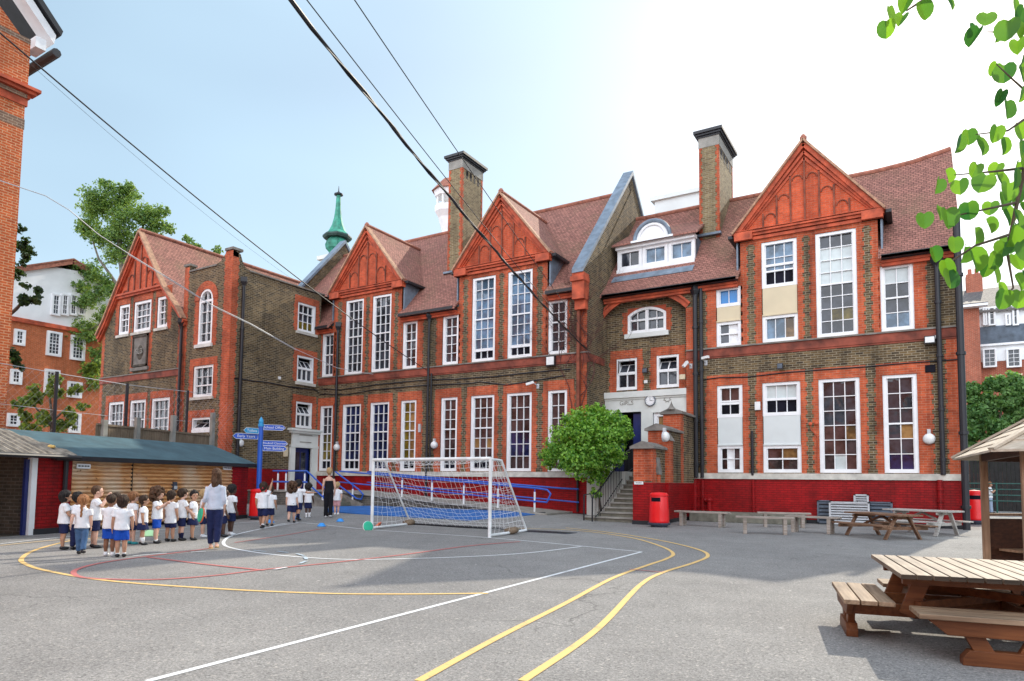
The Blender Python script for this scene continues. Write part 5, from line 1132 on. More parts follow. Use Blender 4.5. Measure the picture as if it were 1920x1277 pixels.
mb = MB(); mb.tube([(hx,22.35,.75),(hx,22.45,.98)]+[(hx,y,hz(y)+1.0) for y in ys[::4]]+[(hx,27,2.86)], .025, 6); mb.tube([(hx,y,hz(y)+.15) for y in ys[::4]], .016, 5); mb.tube([(-11.65,25.15,2.75),(hx,25.15,2.8)], .022, 6); mb.build('top_rail', 'black_iron', rail_)
mb = MB(); mb.tube([(hx,22.35,0),(hx,22.35,.8)], .03, 6); mb.tube([(hx-.4,22.5,0),(hx-.4,22.5,.95)], .03, 6); mb.tube([(hx-.4,22.5,.95),(hx-.1,22.4,1.0),(hx,22.35,.8)], .022, 6); mb.build('newel', 'black_iron', rail_)
sw = thing('stepped_wall', 'brick wall with stepped stone copings and painted red base beside the entrance steps', 'wall', (-8, 24.5, 0))
W0, W1 = -8.40, -7.72; secs = [(21.95, 23.4, 2.58), (23.4, 25.1, 3.3), (25.1, YR+.02, 4.05)]
mb = MB()
for a, b, z in secs: mb.box(W0, W1, a, b, 1.43, z)
mb.build('brickwork', 'stock_brick', sw)
mb = MB()
for a, b, z in secs: toothed(mb, TX(W1), a, 1, 1.43, z, .3, d0=-.01); toothed(mb, TY(a), W0, 1, max(1.43, z-1.1), z, W1-W0+.004, 0, d0=-.012)
mb.fb(TX(W1), 23.25, 23.75, 1.43, 2.95, -.14, .05); mb.fb(TX(W1), 22.35, 22.6, 1.43, 1.7, -.06, .05)
mb.build('red_dressing', 'red_brick', sw)
mb = MB(); mb.box(W0-.02, W1+.02, 21.93, YR, .14, 1.43); mb.box(W1, W1+.12, 23.25, 23.75, .14, 1.43); mb.build('painted_base', 'painted_brick', sw)
mb = MB(); mb.box(W0-.04, W1+.04, 21.91, YR, 0, .14); mb.build('black_footing', 'black_rubber', sw)
mb = MB()
for i, (a, b, z) in enumerate(secs):
    xm = (W0+W1)/2; a2 = a-.12; b2 = b+(.12 if i < 2 else 0)
    mb.prism([(W0-.1,a2,z),(W1+.1,a2,z),(W1+.1,a2,z+.08),(xm,a2+.0,z+.26),(W0-.1,a2,z+.08)], (0,b2-a2,0))
mb.prism([(W1-.01,23.2,2.95),(W1+.2,23.2,2.92),(W1-.01,23.2,3.25)], (0,.6,0)); mb.prism([(W1-.01,22.3,1.72),(W1+.1,22.3,1.70),(W1-.01,22.3,2.35)], (0,.36,0))
cp = mb.build('coping', 'grey_stone', sw); mb = MB(); mb.lathe(((W0+W1)/2, 25.05, 4.22), [(.2,0),(.09,.12),(.03,.24),(0,.34)], 8); mb.build('finial', 'grey_stone', cp)
p = onY(1197.5, 905.5, 21.9); t = thing('wall_sign', 'small white lettered sign on the red pier beside the entrance steps', 'sign', (p[0], 21.9, p[1])); mb = MB(); mb.box(-.16, .16, 0, .02, -.05, .05); o = mb.build('board', 'white_paint', t, local=True); m2 = MB()
for k in (-.09, -.05, .0, .04, .085): m2.box(k-.016, k+.016, -.004, .002, -.012, .014)
m2.build('lettering', 'dark_timber', o, local=True)
t = thing('wall_clock', 'round white wall clock showing three on the pale entrance front', 'clock', (onY(1218.6,751,YR)[0], YR+.06, onY(1218.6,751,YR)[1]))
M90 = Matrix.Rotation(R(90), 4, 'X')
mb = MB(); mb.lathe((0,0,0), [(.23,0),(.23,.05),(.2,.06),(.2,.04),(0,.04)], 32); o = mb.build('case', 'dark_grille', t, local=True); o.matrix_local = M90
mb = MB(); mb.lathe((0,0,.03), [(.202,0),(.202,.015),(0,.016)], 32); o = mb.build('dial', 'white_paint', t, local=True); o.matrix_local = M90
mb = MB(); mb.beam((0,0,.052),(0,.155,.052),.014,.006,(0,0,1)); mb.beam((0,0,.056),(.11,0,.056),.018,.006,(0,0,1)); o = mb.build('hand', 'black_iron', t, local=True); o.matrix_local = M90
mb = MB()
for k in range(12): an = k*math.pi/6; mb.beam((.15*math.cos(an),.15*math.sin(an),.05),(.178*math.cos(an),.178*math.sin(an),.05),.014,.004,(0,0,1))
o = mb.build('hour_mark', 'black_iron', t, local=True); o.matrix_local = M90
# ------------------------------------------------------------------ wall lamps, cameras, boxes
def wall_lamp(x, y, Y, lab, axis='Y', s=1.0):
    if axis == 'Y': q = onY(x, y, Y); loc = (q[0], Y, q[1]); rz_ = 0
    else: q = onX(x, y, Y); loc = (Y, q[0], q[1]); rz_ = R(90)
    t = thing('wall_lamp', lab, 'lamp', loc, rz_, 'round white wall lamps on the brickwork')
    mb = MB(); mb.ell((0,-.1,0), .16*s, .12*s, .17*s, 18, 10); mb.build('globe', 'lamp_white', t, local=True, smooth=True); mb = MB(); mb.box(-.05,.05,-.1,0,.15*s,.3*s); mb.tube([(0,0,0),(0,-.04,0)], .17*s, 18); mb.build('mount', 'grey_metal', t, local=True)
wall_lamp(633, 839, YL-.02, 'round white wall lamp beside the downpipe at the left corner of the school'); wall_lamp(815.5, 834.5, YL-.02, 'round white wall lamp between the twin downpipes and the middle windows')
wall_lamp(1742, 823, YR-.02, 'round white wall lamp near the right end of the school', s=1.1); wall_lamp(1243.5, 819, W1+.02, 'oval white wall lamp on the stepped brick wall', 'X', 1.05); wall_lamp(449, 831, AX+.02, 'round white wall lamp under the left signpost finger', 'X')
def cctv(x, y, Y, lab, dx=-.25, dz=-.08):
    q = onY(x, y, Y); t = thing('security_camera', lab, 'camera', (q[0], Y, q[1])); mb = MB(); mb.beam((.0,-.25,0),(dx,-.4,dz),.12,.1); mb.build('housing', 'lamp_white', t, local=True); mb = MB(); mb.tube([(.0,-.25,-.03),(.08,-.02,-.15)], .02, 6); mb.box(.02,.14,-.03,0,-.25,-.05); mb.build('bracket', 'grey_metal', t, local=True)
cctv(1006, 718, YL, 'white security camera over the lower windows left of the bush', -.3, -.1); cctv(1292, 680, YR, 'white security camera tilted left of the thick downpipes', -.12, -.22); cctv(1320, 674, YR, 'white security camera right of the thick downpipes', .28, .02)
def fl(x, y, Y, w_, h_, lab, name='floodlight', cat='floodlight', mat='black_iron', glassm='lamp_white'):
    q = onY(x, y, Y); t = thing(name, lab, cat, (q[0], Y, q[1])); mb = MB(); mb.box(-w_/2,w_/2,-.22,-.1,-h_/2,h_/2); mb.box(-.03,.03,-.12,0,-.05,.05); mb.build('housing', mat, t, local=True); mb = MB(); mb.box(-w_*.42,w_*.42,-.235,-.22,-h_*.38,h_*.38); mb.build('lens', glassm, t, local=True)
fl(1036, 678, YL, .42, .45, 'large floodlight among the bare creeper stems'); fl(1743, 639, YR, .32, .26, 'grey floodlight high at the right end of the school'); fl(1464, 688, YR, .2, .22, 'small black floodlight above the lower windows', glassm='dark_grille'); fl(1212, 696, YR+.3, .22, .2, 'small black floodlight between the two entrance windows', glassm='dark_grille')
def wbox(x, y, Y, w_, h_, d, lab, mat, name='junction_box', cat='wall box', axis='Y'):
    if axis == 'Y': q = onY(x, y, Y); loc = (q[0], Y, q[1]); rz_ = 0
    else: q = onX(x, y, Y); loc = (Y, q[0], q[1]); rz_ = R(90)
    mb = MB(); mb.box(-w_/2, w_/2, -d, 0, -h_/2, h_/2); o = mb.build(name, mat, bevel=.01); o.location = loc; o.rotation_euler = (0,0,rz_); tag(o, lab, cat)
wbox(1421, 761.5, YR, .2, .32, .1, 'white wall box between the two sash windows with panels', 'lamp_white'); wbox(1280, 707, YR+.02, .24, .2, .08, 'cream wall box beside the right entrance window', 'cream_panel'); wbox(1211.5, 716, YR+.34, .14, .14, .08, 'tiny white wall box between the two entrance windows', 'lamp_white'); wbox(534, 847, AX+.02, .22, .5, .12, 'cream meter box beside the blue annex door', 'cream_panel', axis='X'); wbox(788, 803, YL, .12, .4, .1, 'small grey cable box left of the twin downpipes', 'grey_metal'); wbox(523, 709, AX+.02, .14, .14, .08, 'tiny white box high on the annex side wall', 'lamp_white', axis='X'); wbox(1750, 633, YR, .16, .12, .08, 'tiny white box above the grey floodlight', 'lamp_white')
mb = MB(); q = onY(1520, 796, YR); mb.tube([(q[0],YR-.04,q[1]),(q[0]+.02,YR-.05,q[1]-.2),(q[0]+.22,YR-.04,q[1]-.45),(q[0]+.2,YR-.04,1.2)], .018, 6); mb.ell((q[0],YR-.08,q[1]+.02), .07,.05,.07,10,6); mb.ell((q[0]+.2,YR-.08,q[1]+.04), .07,.05,.07,10,6); tag(mb.build('entry_pipe', 'red_trim', base=(q[0],YR,q[1])), 'pair of small round outlets with a thin red pipe left of the tall window', 'pipe')
mb = MB(); q = onY(1330, 955, YR-.2); mb.tube([(q[0],YR-.2,0),(q[0],YR-.2,q[1]+.3)], .09, 10); mb.tube([(q[0],YR-.2,q[1]+.3),(q[0]-.18,YR-.22,q[1]+.38)], .07, 8); mb.ell((q[0],YR-.2,q[1]+.36),.13,.13,.1,12,6); mb.lathe((q[0],YR-.2,q[1]-.1),[(.12,0),(.12,.06)],10); tag(mb.build('standpipe', 'painted_brick', base=(q[0],YR-.2,0)), 'short red painted standpipe at the foot of the red wall', 'standpipe')
def louvre(x0, y0, x1, y1, Y, n, lab, mat, back='void'):
    a = onY(x0, (y0+y1)/2, Y); b = onY(x1, (y0+y1)/2, Y); z0 = onY((x0+x1)/2, y1, Y)[1]; z1 = onY((x0+x1)/2, y0, Y)[1]; z0 = max(z0, .03)
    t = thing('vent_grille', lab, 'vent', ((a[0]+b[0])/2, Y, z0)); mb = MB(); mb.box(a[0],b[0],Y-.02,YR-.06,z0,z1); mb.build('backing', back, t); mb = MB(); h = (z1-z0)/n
    for k in range(n): mb.hexa([(a[0]+.05,Y-.1,z0+h*k+.01),(b[0]-.05,Y-.1,z0+h*k+.01),(b[0]-.05,Y-.03,z0+h*k+h*.5),(a[0]+.05,Y-.03,z0+h*k+h*.5),(a[0]+.05,Y-.1,z0+h*k+h*.42),(b[0]-.05,Y-.1,z0+h*k+h*.42),(b[0]-.05,Y-.03,z0+h*k+h*.85),(a[0]+.05,Y-.03,z0+h*k+h*.85)])
    mb.build('slats', mat, t); mb = MB()
    for p in ((a[0],a[0]+.06,z0,z1),(b[0]-.06,b[0],z0,z1),(a[0],b[0],z0,z0+.04),(a[0],b[0],z1-.04,z1)): mb.box(p[0],p[1],Y-.11,Y,p[2],p[3])
    mb.build('frame', mat, t)
louvre(1555, 941, 1631, 984, YR-.5, 9, 'wide pale grey louvred vent standing against the red base', 'grey_metal'); louvre(1601, 927, 1629, 943, YR-.22, 4, 'small pale louvred vent above the wide vent', 'grey_metal'); louvre(1533, 938, 1560, 983, YR-.14, 6, 'dark louvred vent left of the wide pale vent', 'dark_grille', 'dark_grille'); louvre(1627, 941, 1674, 983, YR-.14, 6, 'dark louvred vent right of the wide pale vent', 'dark_grille', 'dark_grille')
mb = MB(); a = GG(1262, 990); 
mb.box(-7.5, -3.6, 25.4, 26.9, 0, .34); tag(mb.build('planter_kerb', 'step_stone', base=(-5.5,26,0), bevel=.02), 'low dark stone kerb block at the foot of the red wall behind the benches', 'kerb')
# ------------------------------------------------------------------ bins
def litter_bin(p, lab, s=1.0, face=0, emblem=False, z=0):
    t = thing('litter_bin', lab, 'bin', p, face, 'red litter bins')
    mb = MB(); mb.lathe((0,0,0), [(r*s,h*s) for r, h in ((.33,.12),(.32,.2),(.315,.5),(.285,.98),(.28,1.0))], 28); mb.build('body', 'bin_red', t, local=True, smooth=True)
    mb = MB(); mb.lathe((0,0,0), [(r*s,h*s) for r, h in ((.285,.98),(.30,1.0),(.30,1.05),(.24,1.1),(.0,1.13))], 28); mb.build('lid', 'bin_red', t, local=True, smooth=False)
    mb = MB(); mb.lathe((0,0,0), [(r*s,h*s) for r, h in ((.26,0),(.27,.05),(.35,.07),(.37,.13),(.34,.14))], 28); mb.build('base', 'bin_dark', t, local=True)
    mb = MB(); n_ = 8; pts = []
    for k in range(n_+1):
        an = -math.pi/2+(k/n_-.5)*1.1; pts.append((math.cos(an), math.sin(an)))
    for (c0, s0_), (c1, s1_) in zip(pts, pts[1:]):
        r0, r1 = .30*s, .20*s; mb.hexa([(c0*r0,s0_*r0,.82*s),(c1*r0,s1_*r0,.82*s),(c1*r1,s1_*r1,.82*s),(c0*r1,s0_*r1,.82*s),(c0*r0,s0_*r0,.95*s),(c1*r0,s1_*r0,.95*s),(c1*r1,s1_*r1,.95*s),(c0*r1,s0_*r1,.95*s)])
    mb.build('slot', 'void', t, local=True)
    if emblem:
        mb = MB(); mb.lathe((0,0,0), [(.06,0),(.075,.004),(.06,.008)], 20); o = mb.build('emblem', 'white_paint', t, local=True); o.matrix_local = Matrix.Translation((0,-.325*s,.55*s)) @ M90
litter_bin(GG(1236, 988), 'bright red litter bin with dark base beside the stepped wall', 1.0, R(-5)); litter_bin(GG(470, 975)+Vector((0,.3,0)), 'red litter bin with a white emblem beside the blue signpost', .95, R(60), True); litter_bin(Vector((1.75, 31, 0)), 'red litter bin half hidden behind the right corner of the school', 1.15)
# ------------------------------------------------------------------ signpost
sp = thing('signpost', 'blue fingerpost with five direction signs standing left of the annex door', 'signpost', GG(483, 972)); P0 = sp.location.copy()
mb = MB(); mb.tube([(0,0,0),(0,0,3.25)], .085, 16); mb.build('post', 'blue_paint', sp, local=True, smooth=False); mb = MB(); mb.lathe((0,0,3.25), [(.1,0),(.1,.09),(.075,.1),(.09,.17),(.07,.24),(.02,.32),(0,.36)], 16); mb.build('cap', 'sky_sign', sp, local=True)
def finger(dirv, L_f, z, h, body, mat, size, flip=False):
    d = Vector((*dirv, 0)).normalized(); nrm = Vector((d.y, -d.x, 0))
    if nrm.dot(-P0) < 0: nrm = -nrm
    mb = MB(); tip = .1; pts = [(.09,-h/2),(L_f-tip,-h/2),(L_f,0),(L_f-tip,h/2),(.09,h/2)]
    mb.prism([d*a+Vector((0,0,z+b))+nrm*.015 for a, b in pts], nrm*-.03); o = mb.build('direction_sign', mat, sp, local=True)
    e_ = MB(); q = pts+[pts[0]]; e_.tube([d*a+Vector((0,0,z+b))+nrm*.018 for a, b in q], .008, 4); e_.build('border', 'white_line', o, local=True)
    xax = d if d.cross(Vector((0,0,1))).dot(nrm) > 0 else -d
    # text reads left to right for a viewer on the side of nrm
    xax = Vector((0,0,1)).cross(nrm); M = Matrix((xax, Vector((0,0,1)), nrm)).transposed().to_4x4(); M.translation = d*(L_f*.5+.02)+Vector((0,0,z))+nrm*.02
    text(body, size, M, 'white_line', o, ext=.003)
pz = lambda y: (y and atD(487, y, ray(487, y).dot(P0-Vector((0,0,H)))/ray(487, y).dot(ray(487, y))).z)
vr = Vector((.62, .785))
finger(vr, .83, pz(800.5), .19, 'School Office', 'sign_blue', .125); finger(vr, .93, pz(830.8), .18, 'Windmill Classroom', 'sign_blue', .105); finger(vr, .90, pz(840.8), .18, 'Main Building', 'sign_blue', .125); finger((-.5,-.86), .92, pz(819), .19, 'Early Years', 'sign_blue', .13); finger((-.12,-.99), .66, pz(808.5), .19, 'Toilets', 'sky_sign', .14)
# ------------------------------------------------------------------ benches and picnic tables
def low_bench(pa, pb, lab, h=.44):
    d = (pb-pa); L_b = d.length; t = thing('low_bench', lab, 'bench', pa, math.atan2(d.y, d.x), 'weathered low benches in front of the red wall')
    for y in (-.13, .03, .0): pass
    mb = MB(); mb.box(-.25, L_b+.25, -.16, -.005, h, h+.055); mb.box(-.25, L_b+.25, .012, .17, h, h+.055); mb.build('seat', 'bench_grey', t, local=True, bevel=.006)
    for x in (.0, L_b):
        for y in (-.14, .10): mb = MB(); mb.box(x-.05, x+.05, y-.05, y+.06, 0, h); mb.build('leg', 'bench_grey', t, local=True, bevel=.006)
low_bench(GG(1281, 985), GG(1354, 989), 'weathered low bench nearest the red litter bin'); low_bench(GG(1397, 1000), GG(1472, 1002.5), 'weathered low bench in the middle of the row before the red wall'); low_bench(GG(1491, 997.5), GG(1558, 1001.5), 'weathered low bench at the right end of the row, beside the brown picnic table'); low_bench(GG(1435, 988), GG(1505, 990), 'weathered low bench in the rear rank behind the others')
def aframe(pa, pb, W, h, lab, mat, leg):
    d = pb-pa; L_ = d.length; t = thing('picnic_table', lab, 'picnic table', pa, math.atan2(d.y, d.x))
    mb = MB(); n_ = 5; w_ = W*.52/n_
    for k in range(n_): y = (k-n_/2)*w_; mb.box(-.3, L_+.3, y+.006, y+w_-.006, h-.045, h)
    mb.build('tabletop', mat, t, local=True, bevel=.005)
    for s in (-1, 1):
        mb = MB(); mb.box(-.3, L_+.3, s*W*.47-.125, s*W*.47-.005, h*.58-.04, h*.58); mb.box(-.3, L_+.3, s*W*.47+.005, s*W*.47+.125, h*.58-.04, h*.58); mb.build('bench_seat', mat, t, local=True, bevel=.005)
        for x in (.0, L_):
            mb = MB(); mb.beam((x, s*W*.36, 0), (x, s*W*.12, h-.05), .05, .1, (1,0,0)); mb.build('leg', leg, t, local=True)
    for x in (.055, L_-.055):
        mb = MB(); mb.beam((x,-W*.55,h*.58-.09),(x,W*.55,h*.58-.09),.045,.09); mb.beam((x,-W*.24,h-.09),(x,W*.24,h-.09),.045,.07); mb.build('crossbar', leg, t, local=True)
    mb = MB(); mb.beam((.1,0,h*.52),(L_/2,0,h-.07),.05,.08,(0,1,0)); mb.beam((L_-.1,0,h*.52),(L_/2,0,h-.07),.05,.08,(0,1,0)); mb.build('brace', leg, t, local=True)
aframe(Vector((-1.42,21.7,0)), Vector((-.42,20.55,0)), 1.45, .66, 'brown wooden picnic table by the vents at the foot of the wall', 'table_brown', 'table_brown'); aframe(Vector((-.55,23.7,0)), Vector((.62,23.0,0)), 1.5, .72, 'pale grey weathered picnic table at the right corner of the school', 'table_grey', 'table_grey')
# the large square table close by on the right: four benches on sledge feet
BT = thing('picnic_table', 'large square wooden picnic table with four attached benches, close by on the right', 'picnic table', (.36, 7.55, 0), R(10.5))
mb = MB(); n_ = 12; w_ = .121; tz = .665; en = MB()
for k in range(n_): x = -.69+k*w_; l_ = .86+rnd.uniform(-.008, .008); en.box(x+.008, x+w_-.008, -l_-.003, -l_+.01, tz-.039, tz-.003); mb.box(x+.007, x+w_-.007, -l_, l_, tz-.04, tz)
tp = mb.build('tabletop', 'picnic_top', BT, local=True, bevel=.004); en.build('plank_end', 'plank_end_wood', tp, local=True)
for k in range(4):
    M = Matrix.Rotation(k*math.pi/2, 4, 'Z')
    def add(name, mat, mb, bev=.005): o = mb.build(name, mat, BT, local=True, bevel=bev); o.matrix_local = M; return o
    mb = MB()
    for j in range(3): y = -1.10+.14*j; mb.box(-.60, .60, y+.006, y+.134, .345, .385)
    add('bench_seat', 'bench_plank', mb)
    mb = MB(); mb.prism([(-.54,-1.06,.345),(.54,-1.06,.345),(.40,-1.06,.225),(-.40,-1.06,.225)], (0,.05,0))
    add('seat_rail', 'picnic_side', mb)
    for s in (-1, 1):
        mb = MB(); mb.beam((s*.13,-1.0,.08),(s*.25,-1.0,.30),.125,.06,(0,1,0)); add('leg', 'picnic_side', mb)
    mb = MB(); mb.prism([(-.30,-1.05,0),(.29,-1.05,0),(.29,-1.05,.06),(.24,-1.05,.12),(-.25,-1.05,.12),(-.30,-1.05,.06)], (0,.10,0)); add('foot', 'picnic_side', mb)
    for s in (-1, 1):
        if k < 2: mb = MB(); mb.box(s*.36-.025, s*.36+.025, -1.04, 1.04, .235, .343) if k == 0 else mb.box(s*.36-.025, s*.36+.025, -1.04, 1.04, .23, .341); add('bearer', 'picnic_side', mb)
        mb = MB(); mb.beam((s*.58,-.44,.26),(s*.44,-.44,tz-.05),.13,.05,(0,1,0)) if k % 2 == 0 else mb.beam((s*.05,-.44,.26),(s*.05,-.46,tz-.05),.09,.05,(0,1,0)); add('table_leg', 'picnic_side', mb)
mb = MB(); mb.box(-.62, .70, -.56, -.48, tz-.12, tz-.04); mb.box(-.62, .70, .44, .52, tz-.12, tz-.04); mb.beam((-.5,-.5,.36),(.5,.5,.36),.05,.07); mb.beam((-.5,.5,.44),(.5,-.5,.44),.05,.07); mb.build('brace', 'picnic_side', BT, local=True)
# ------------------------------------------------------------------ gazebo on the right
GZ = thing('gazebo', 'six sided timber gazebo with a shingle roof at the right edge', 'gazebo', (3.36, 12.3, 0), R(5.5)); hexv = [(-2.34,1.35),(-2.34,-1.35),(0,-2.7),(2.34,-1.35),(2.34,1.35),(0,2.7)]; ez = 1.99
for x, y in hexv: mb = MB(); mb.box(x-.05, x+.05, y-.05, y+.05, 0, ez); mb.build('post', 'gazebo_post', GZ, local=True, bevel=.006)
mb = MB()
for (a, b), (c, d) in zip(hexv, hexv[1:]+hexv[:1]): mb.beam((a,b,ez-.09),(c,d,ez-.09),.07,.16)
mb.build('eaves_beam', 'gazebo_dark', GZ, local=True)
for i in (5, 4, 3):
    (a, b), (c, d) = hexv[i], hexv[(i+1) % 6]; A_, B_ = Vector((a,b,0)), Vector((c,d,0)); mb = MB(); nl = 7
    for k in range(nl): mb.beam(A_+Vector((0,0,.08+.125*k)), B_+Vector((0,0,.08+.125*k)), .04, .1247)
    mb.build('side_panel', 'gazebo_dark', GZ, local=True); mb = MB(); mb.beam(A_+Vector((0,0,.96)), B_+Vector((0,0,.96)), .12, .04); mb.build('rail', 'gazebo_post', GZ, local=True)
    inn = Vector((-(A_+B_).x/2, -(A_+B_).y/2, 0)).normalized(); mb = MB()
    for j in range(3): o_ = inn*(.12+.13*j); mb.beam(A_.lerp(B_,.06)+o_+Vector((0,0,.40)), A_.lerp(B_,.94)+o_+Vector((0,0,.40)), .12, .035)
    for f_ in (.12, .35, .62, .88): q = A_.lerp(B_, f_)+inn*.42; mb.beam(q, q+Vector((0,0,.38)), .09, .05)
    mb.build('seat', 'gazebo_post', GZ, local=True)
mb = MB(); nr = 13; ap = Vector((0,0,3.55)); ov = 1.17
for i in range(6):
    (a, b), (c, d) = hexv[i], hexv[(i+1) % 6]; A_, B_ = Vector((a*ov,b*ov,ez-.14)), Vector((c*ov,d*ov,ez-.14))
    for k in range(nr):
        t0, t1 = k/nr, (k+1.25)/nr; t1 = min(t1, 1); p0, p1 = A_.lerp(ap, t0), B_.lerp(ap, t0); p2, p3 = B_.lerp(ap, t1), A_.lerp(ap, t1); u_ = Vector((0,0,.03)); v_ = Vector((0,0,.008))
        mb.hexa([p0, p1, p2-v_, p3-v_, p0+u_, p1+u_, p2+v_, p3+v_])
ro = mb.build('roof', 'shingle', GZ, local=True); mb = MB()
for a, b in hexv: mb.beam(Vector((a*ov,b*ov,ez-.10)), ap+Vector((0,0,.05)), .1, .035)
mb.build('hip_board', 'shingle', ro, local=True)
# ------------------------------------------------------------------ beyond the right corner
fx = thing('green_railing', 'low dark green metal railing far behind the gazebo', 'railing', (5, 43, 0)); mb = MB()
for z in (.35, .65, .95, 1.25): mb.tube([(-2,43,z+.35),(16,43,z+.35)], .03, 6)
mb.build('rail', 'green_rail', fx); mb = MB(); x = -2
while x < 16: mb.tube([(x,43,0),(x,43,1.65)], .04, 6); x += 1.8
mb.build('post', 'green_rail', fx)
mb = MB(); x = -3.0
while x < 22: mb.box(x, x+.19, 49+rnd.uniform(0,.03), 49.1, 0, 3.0+rnd.uniform(-.04,.04)); x += .2
tag(mb.build('timber_fence', 'dark_timber', base=(8,49,0)), 'tall dark timber fence far behind the green railing', 'fence')
t = thing('pushchair', 'dark pushchair with a purple seat standing by the green railing', 'pushchair', (5.05, 44.5, 0)); mb = MB()
for x, y in ((-.25,-.3),(.25,-.3),(-.25,.35),(.25,.35)): mb.tube([(x-.02,y,.11),(x+.02,y,.11)], .11, 14)
mb.build('wheel', 'black_rubber', t, local=True); mb = MB()
for x in (-.25, .25): mb.tube([(x,-.3,.11),(x,.1,.6),(x,.55,1.05)], .018, 6); mb.tube([(x,.35,.11),(x,.0,.55)], .018, 6)
mb.tube([(-.25,.55,1.05),(.25,.55,1.05)], .02, 6); mb.build('frame', 'black_iron', t, local=True); mb = MB(); mb.hexa([(-.2,-.25,.4),(.2,-.25,.4),(.2,.1,.42),(-.2,.1,.42),(-.2,-.25,.46),(.2,-.25,.46),(.2,.25,.95),(-.2,.25,.95)]); mb.ell((0,.1,.95),.22,.22,.14,10,6); mb.build('seat', plain('purple', (.12,.07,.4)), t, local=True)
p = GG(1028, 998); mb = MB(); mb.box(-.75,.75,-.3,.3,.004,.012); o = mb.build('drain_cover', 'bin_dark'); o.location = p; tag(o, 'dark rectangular drain cover in the asphalt right of the goal', 'drain cover')
mb = MB()
for k in range(14): mb.box(-.7+k*.1,-.64+k*.1,-.26,.26,.0125,.016)
mb.build('grating', 'black_iron', o, local=True)
# ------------------------------------------------------------------ overhead cables
def cable(a, b, sag, r, lab, mat='black_iron', n=24, extra=None):
    mb = MB(); pts = []
    for i in range(n+1): q = i/n; p = a.lerp(b, q); p.z -= sag*4*q*(1-q); pts.append(p)
    mb.tube(pts, r, 6)
    if extra:
        for dx, ph in extra: mb.tube([p+Vector((dx*math.sin(i*1.1+ph), 0, dx*math.cos(i*1.1+ph))) for i, p in enumerate(pts)], r*.6, 5)
    tag(mb.build('overhead_cable', mat, base=pts[0]), lab, 'cable')
def fa(x, y, Y=YL-.05): q = onY(x, y, Y); return Vector((q[0], Y, q[1]))
cable(fa(1100, 655), atD(500, -55, 9.0), .25, .023, 'thick black cable bundle slanting across the sky to the creeper corner', extra=((.032,0),(.032,2.1)), n=40)
cable(fa(1090, 640), atD(560, -20, 10.0), .15, .010, 'thin black cable just right of the thick bundle'); cable(fa(1108, 636), atD(650, -22, 10.0), .12, .010, 'thin black cable farthest right of the three crossing the sky')
cable(fa(800, 694), atD(-30, 36, 14.0), .35, .018, 'black cable from the left brick building to the school front'); cable(fa(610, 562), atD(-30, 42, 14.2), .42, .004, 'hair thin wire under the black cable on the left')
pts = [(-20,332,19),(85,367,20),(130,394,20.5),(185,440,21.5),(240,475,22.5),(330,530,24),(400,573,25.5),(470,607,27),(555,655,29.5)]; mb = MB(); cp_ = [atD(x, y, d) for x, y, d in pts]; mb.tube(cp_, .014, 6); mb.tube([p+Vector((.03,.0,-.05)) for p in cp_[4:]], .008, 5); e_ = fa(700, 702); mb.tube([cp_[-1], cp_[-1].lerp(e_, .5)-Vector((0,0,.25)), e_], .012, 5); tag(mb.build('overhead_cable', 'grey_metal', base=cp_[0]), 'pale grey sagging cable in front of the annex', 'cable')
# bare creeper round the downpipe
mb = MB(); cr = random.Random(3); root = fa(1075, 880, YL-.08)
def creep(p, d, l, r, dep):
    pts = [p]; 
    for _ in range(5): d = (d+Vector((cr.uniform(-.5,.5), 0, cr.uniform(-.35,.45)))).normalized(); p = p+d*l/5; p.y = YL-.06-cr.uniform(0,.07); pts.append(p.copy())
    mb.tube(pts, [r*(1-.12*i) for i in range(6)], 4, cap=False)
    if dep:
        for _ in range(3): creep(pts[cr.randint(2,5)], (d+Vector((cr.uniform(-1.2,1.2),0,cr.uniform(-.6,.6)))).normalized(), l*.72, r*.6, dep-1)
for x0 in (1072, 1082, 1090): b0 = fa(x0, 760, YL-.08); mb.tube([fa(x0, 895, YL-.08), fa(x0+3, 830, YL-.08), b0], .022, 5, cap=False); creep(b0, Vector((0,0,1)), 2.0, .022, 4)
for x0, y0 in ((1060,690),(1078,650),(1085,610),(1070,640),(1050,672),(1092,690),(1075,620),(1088,580)): creep(fa(x0, y0, YL-.08), Vector((cr.uniform(-.6,.4),0,1)).normalized(), 1.2, .016, 4)
tag(mb.build('creeper', 'vine', base=root, fix=False), 'bare leafless creeper stems climbing the right corner of the left wing', 'creeper')
# ------------------------------------------------------------------ people
from mathutils import noise
def skinmat(name, c):
    k = NT(name); n = k.noise(k.obj(), 9, 3); k.col(k.mix(k.ramp(n, (.3, 0.0), (.7, 1.0)), tuple(x*.85 for x in c), tuple(min(1, x*1.1) for x in c))); k.rough(.5, .4)
    k.b.inputs['Subsurface Weight'].default_value = .08; k.b.inputs['Subsurface Radius'].default_value = (.02, .008, .005)
def cloth(name, c, var=.08):
    k = NT(name); p = k.obj(); n = k.noise(p, 11, 3); f = k.noise(p, 4.5, 4, .6)
    k.col(k.mix(k.ramp(n, (.3, 0.0), (.7, 1.0)), tuple(x*(1-var) for x in c), tuple(min(1, x*(1+var)) for x in c))); k.rough(.85, .2); k.bump(k.noise(p, 14, 3, .6), .55, .025)
for n_, c in dict(skin_pale=(.66,.40,.30), skin_tan=(.46,.25,.16), skin_brown=(.22,.105,.06), skin_dark=(.085,.042,.028)).items(): skinmat(n_, c)
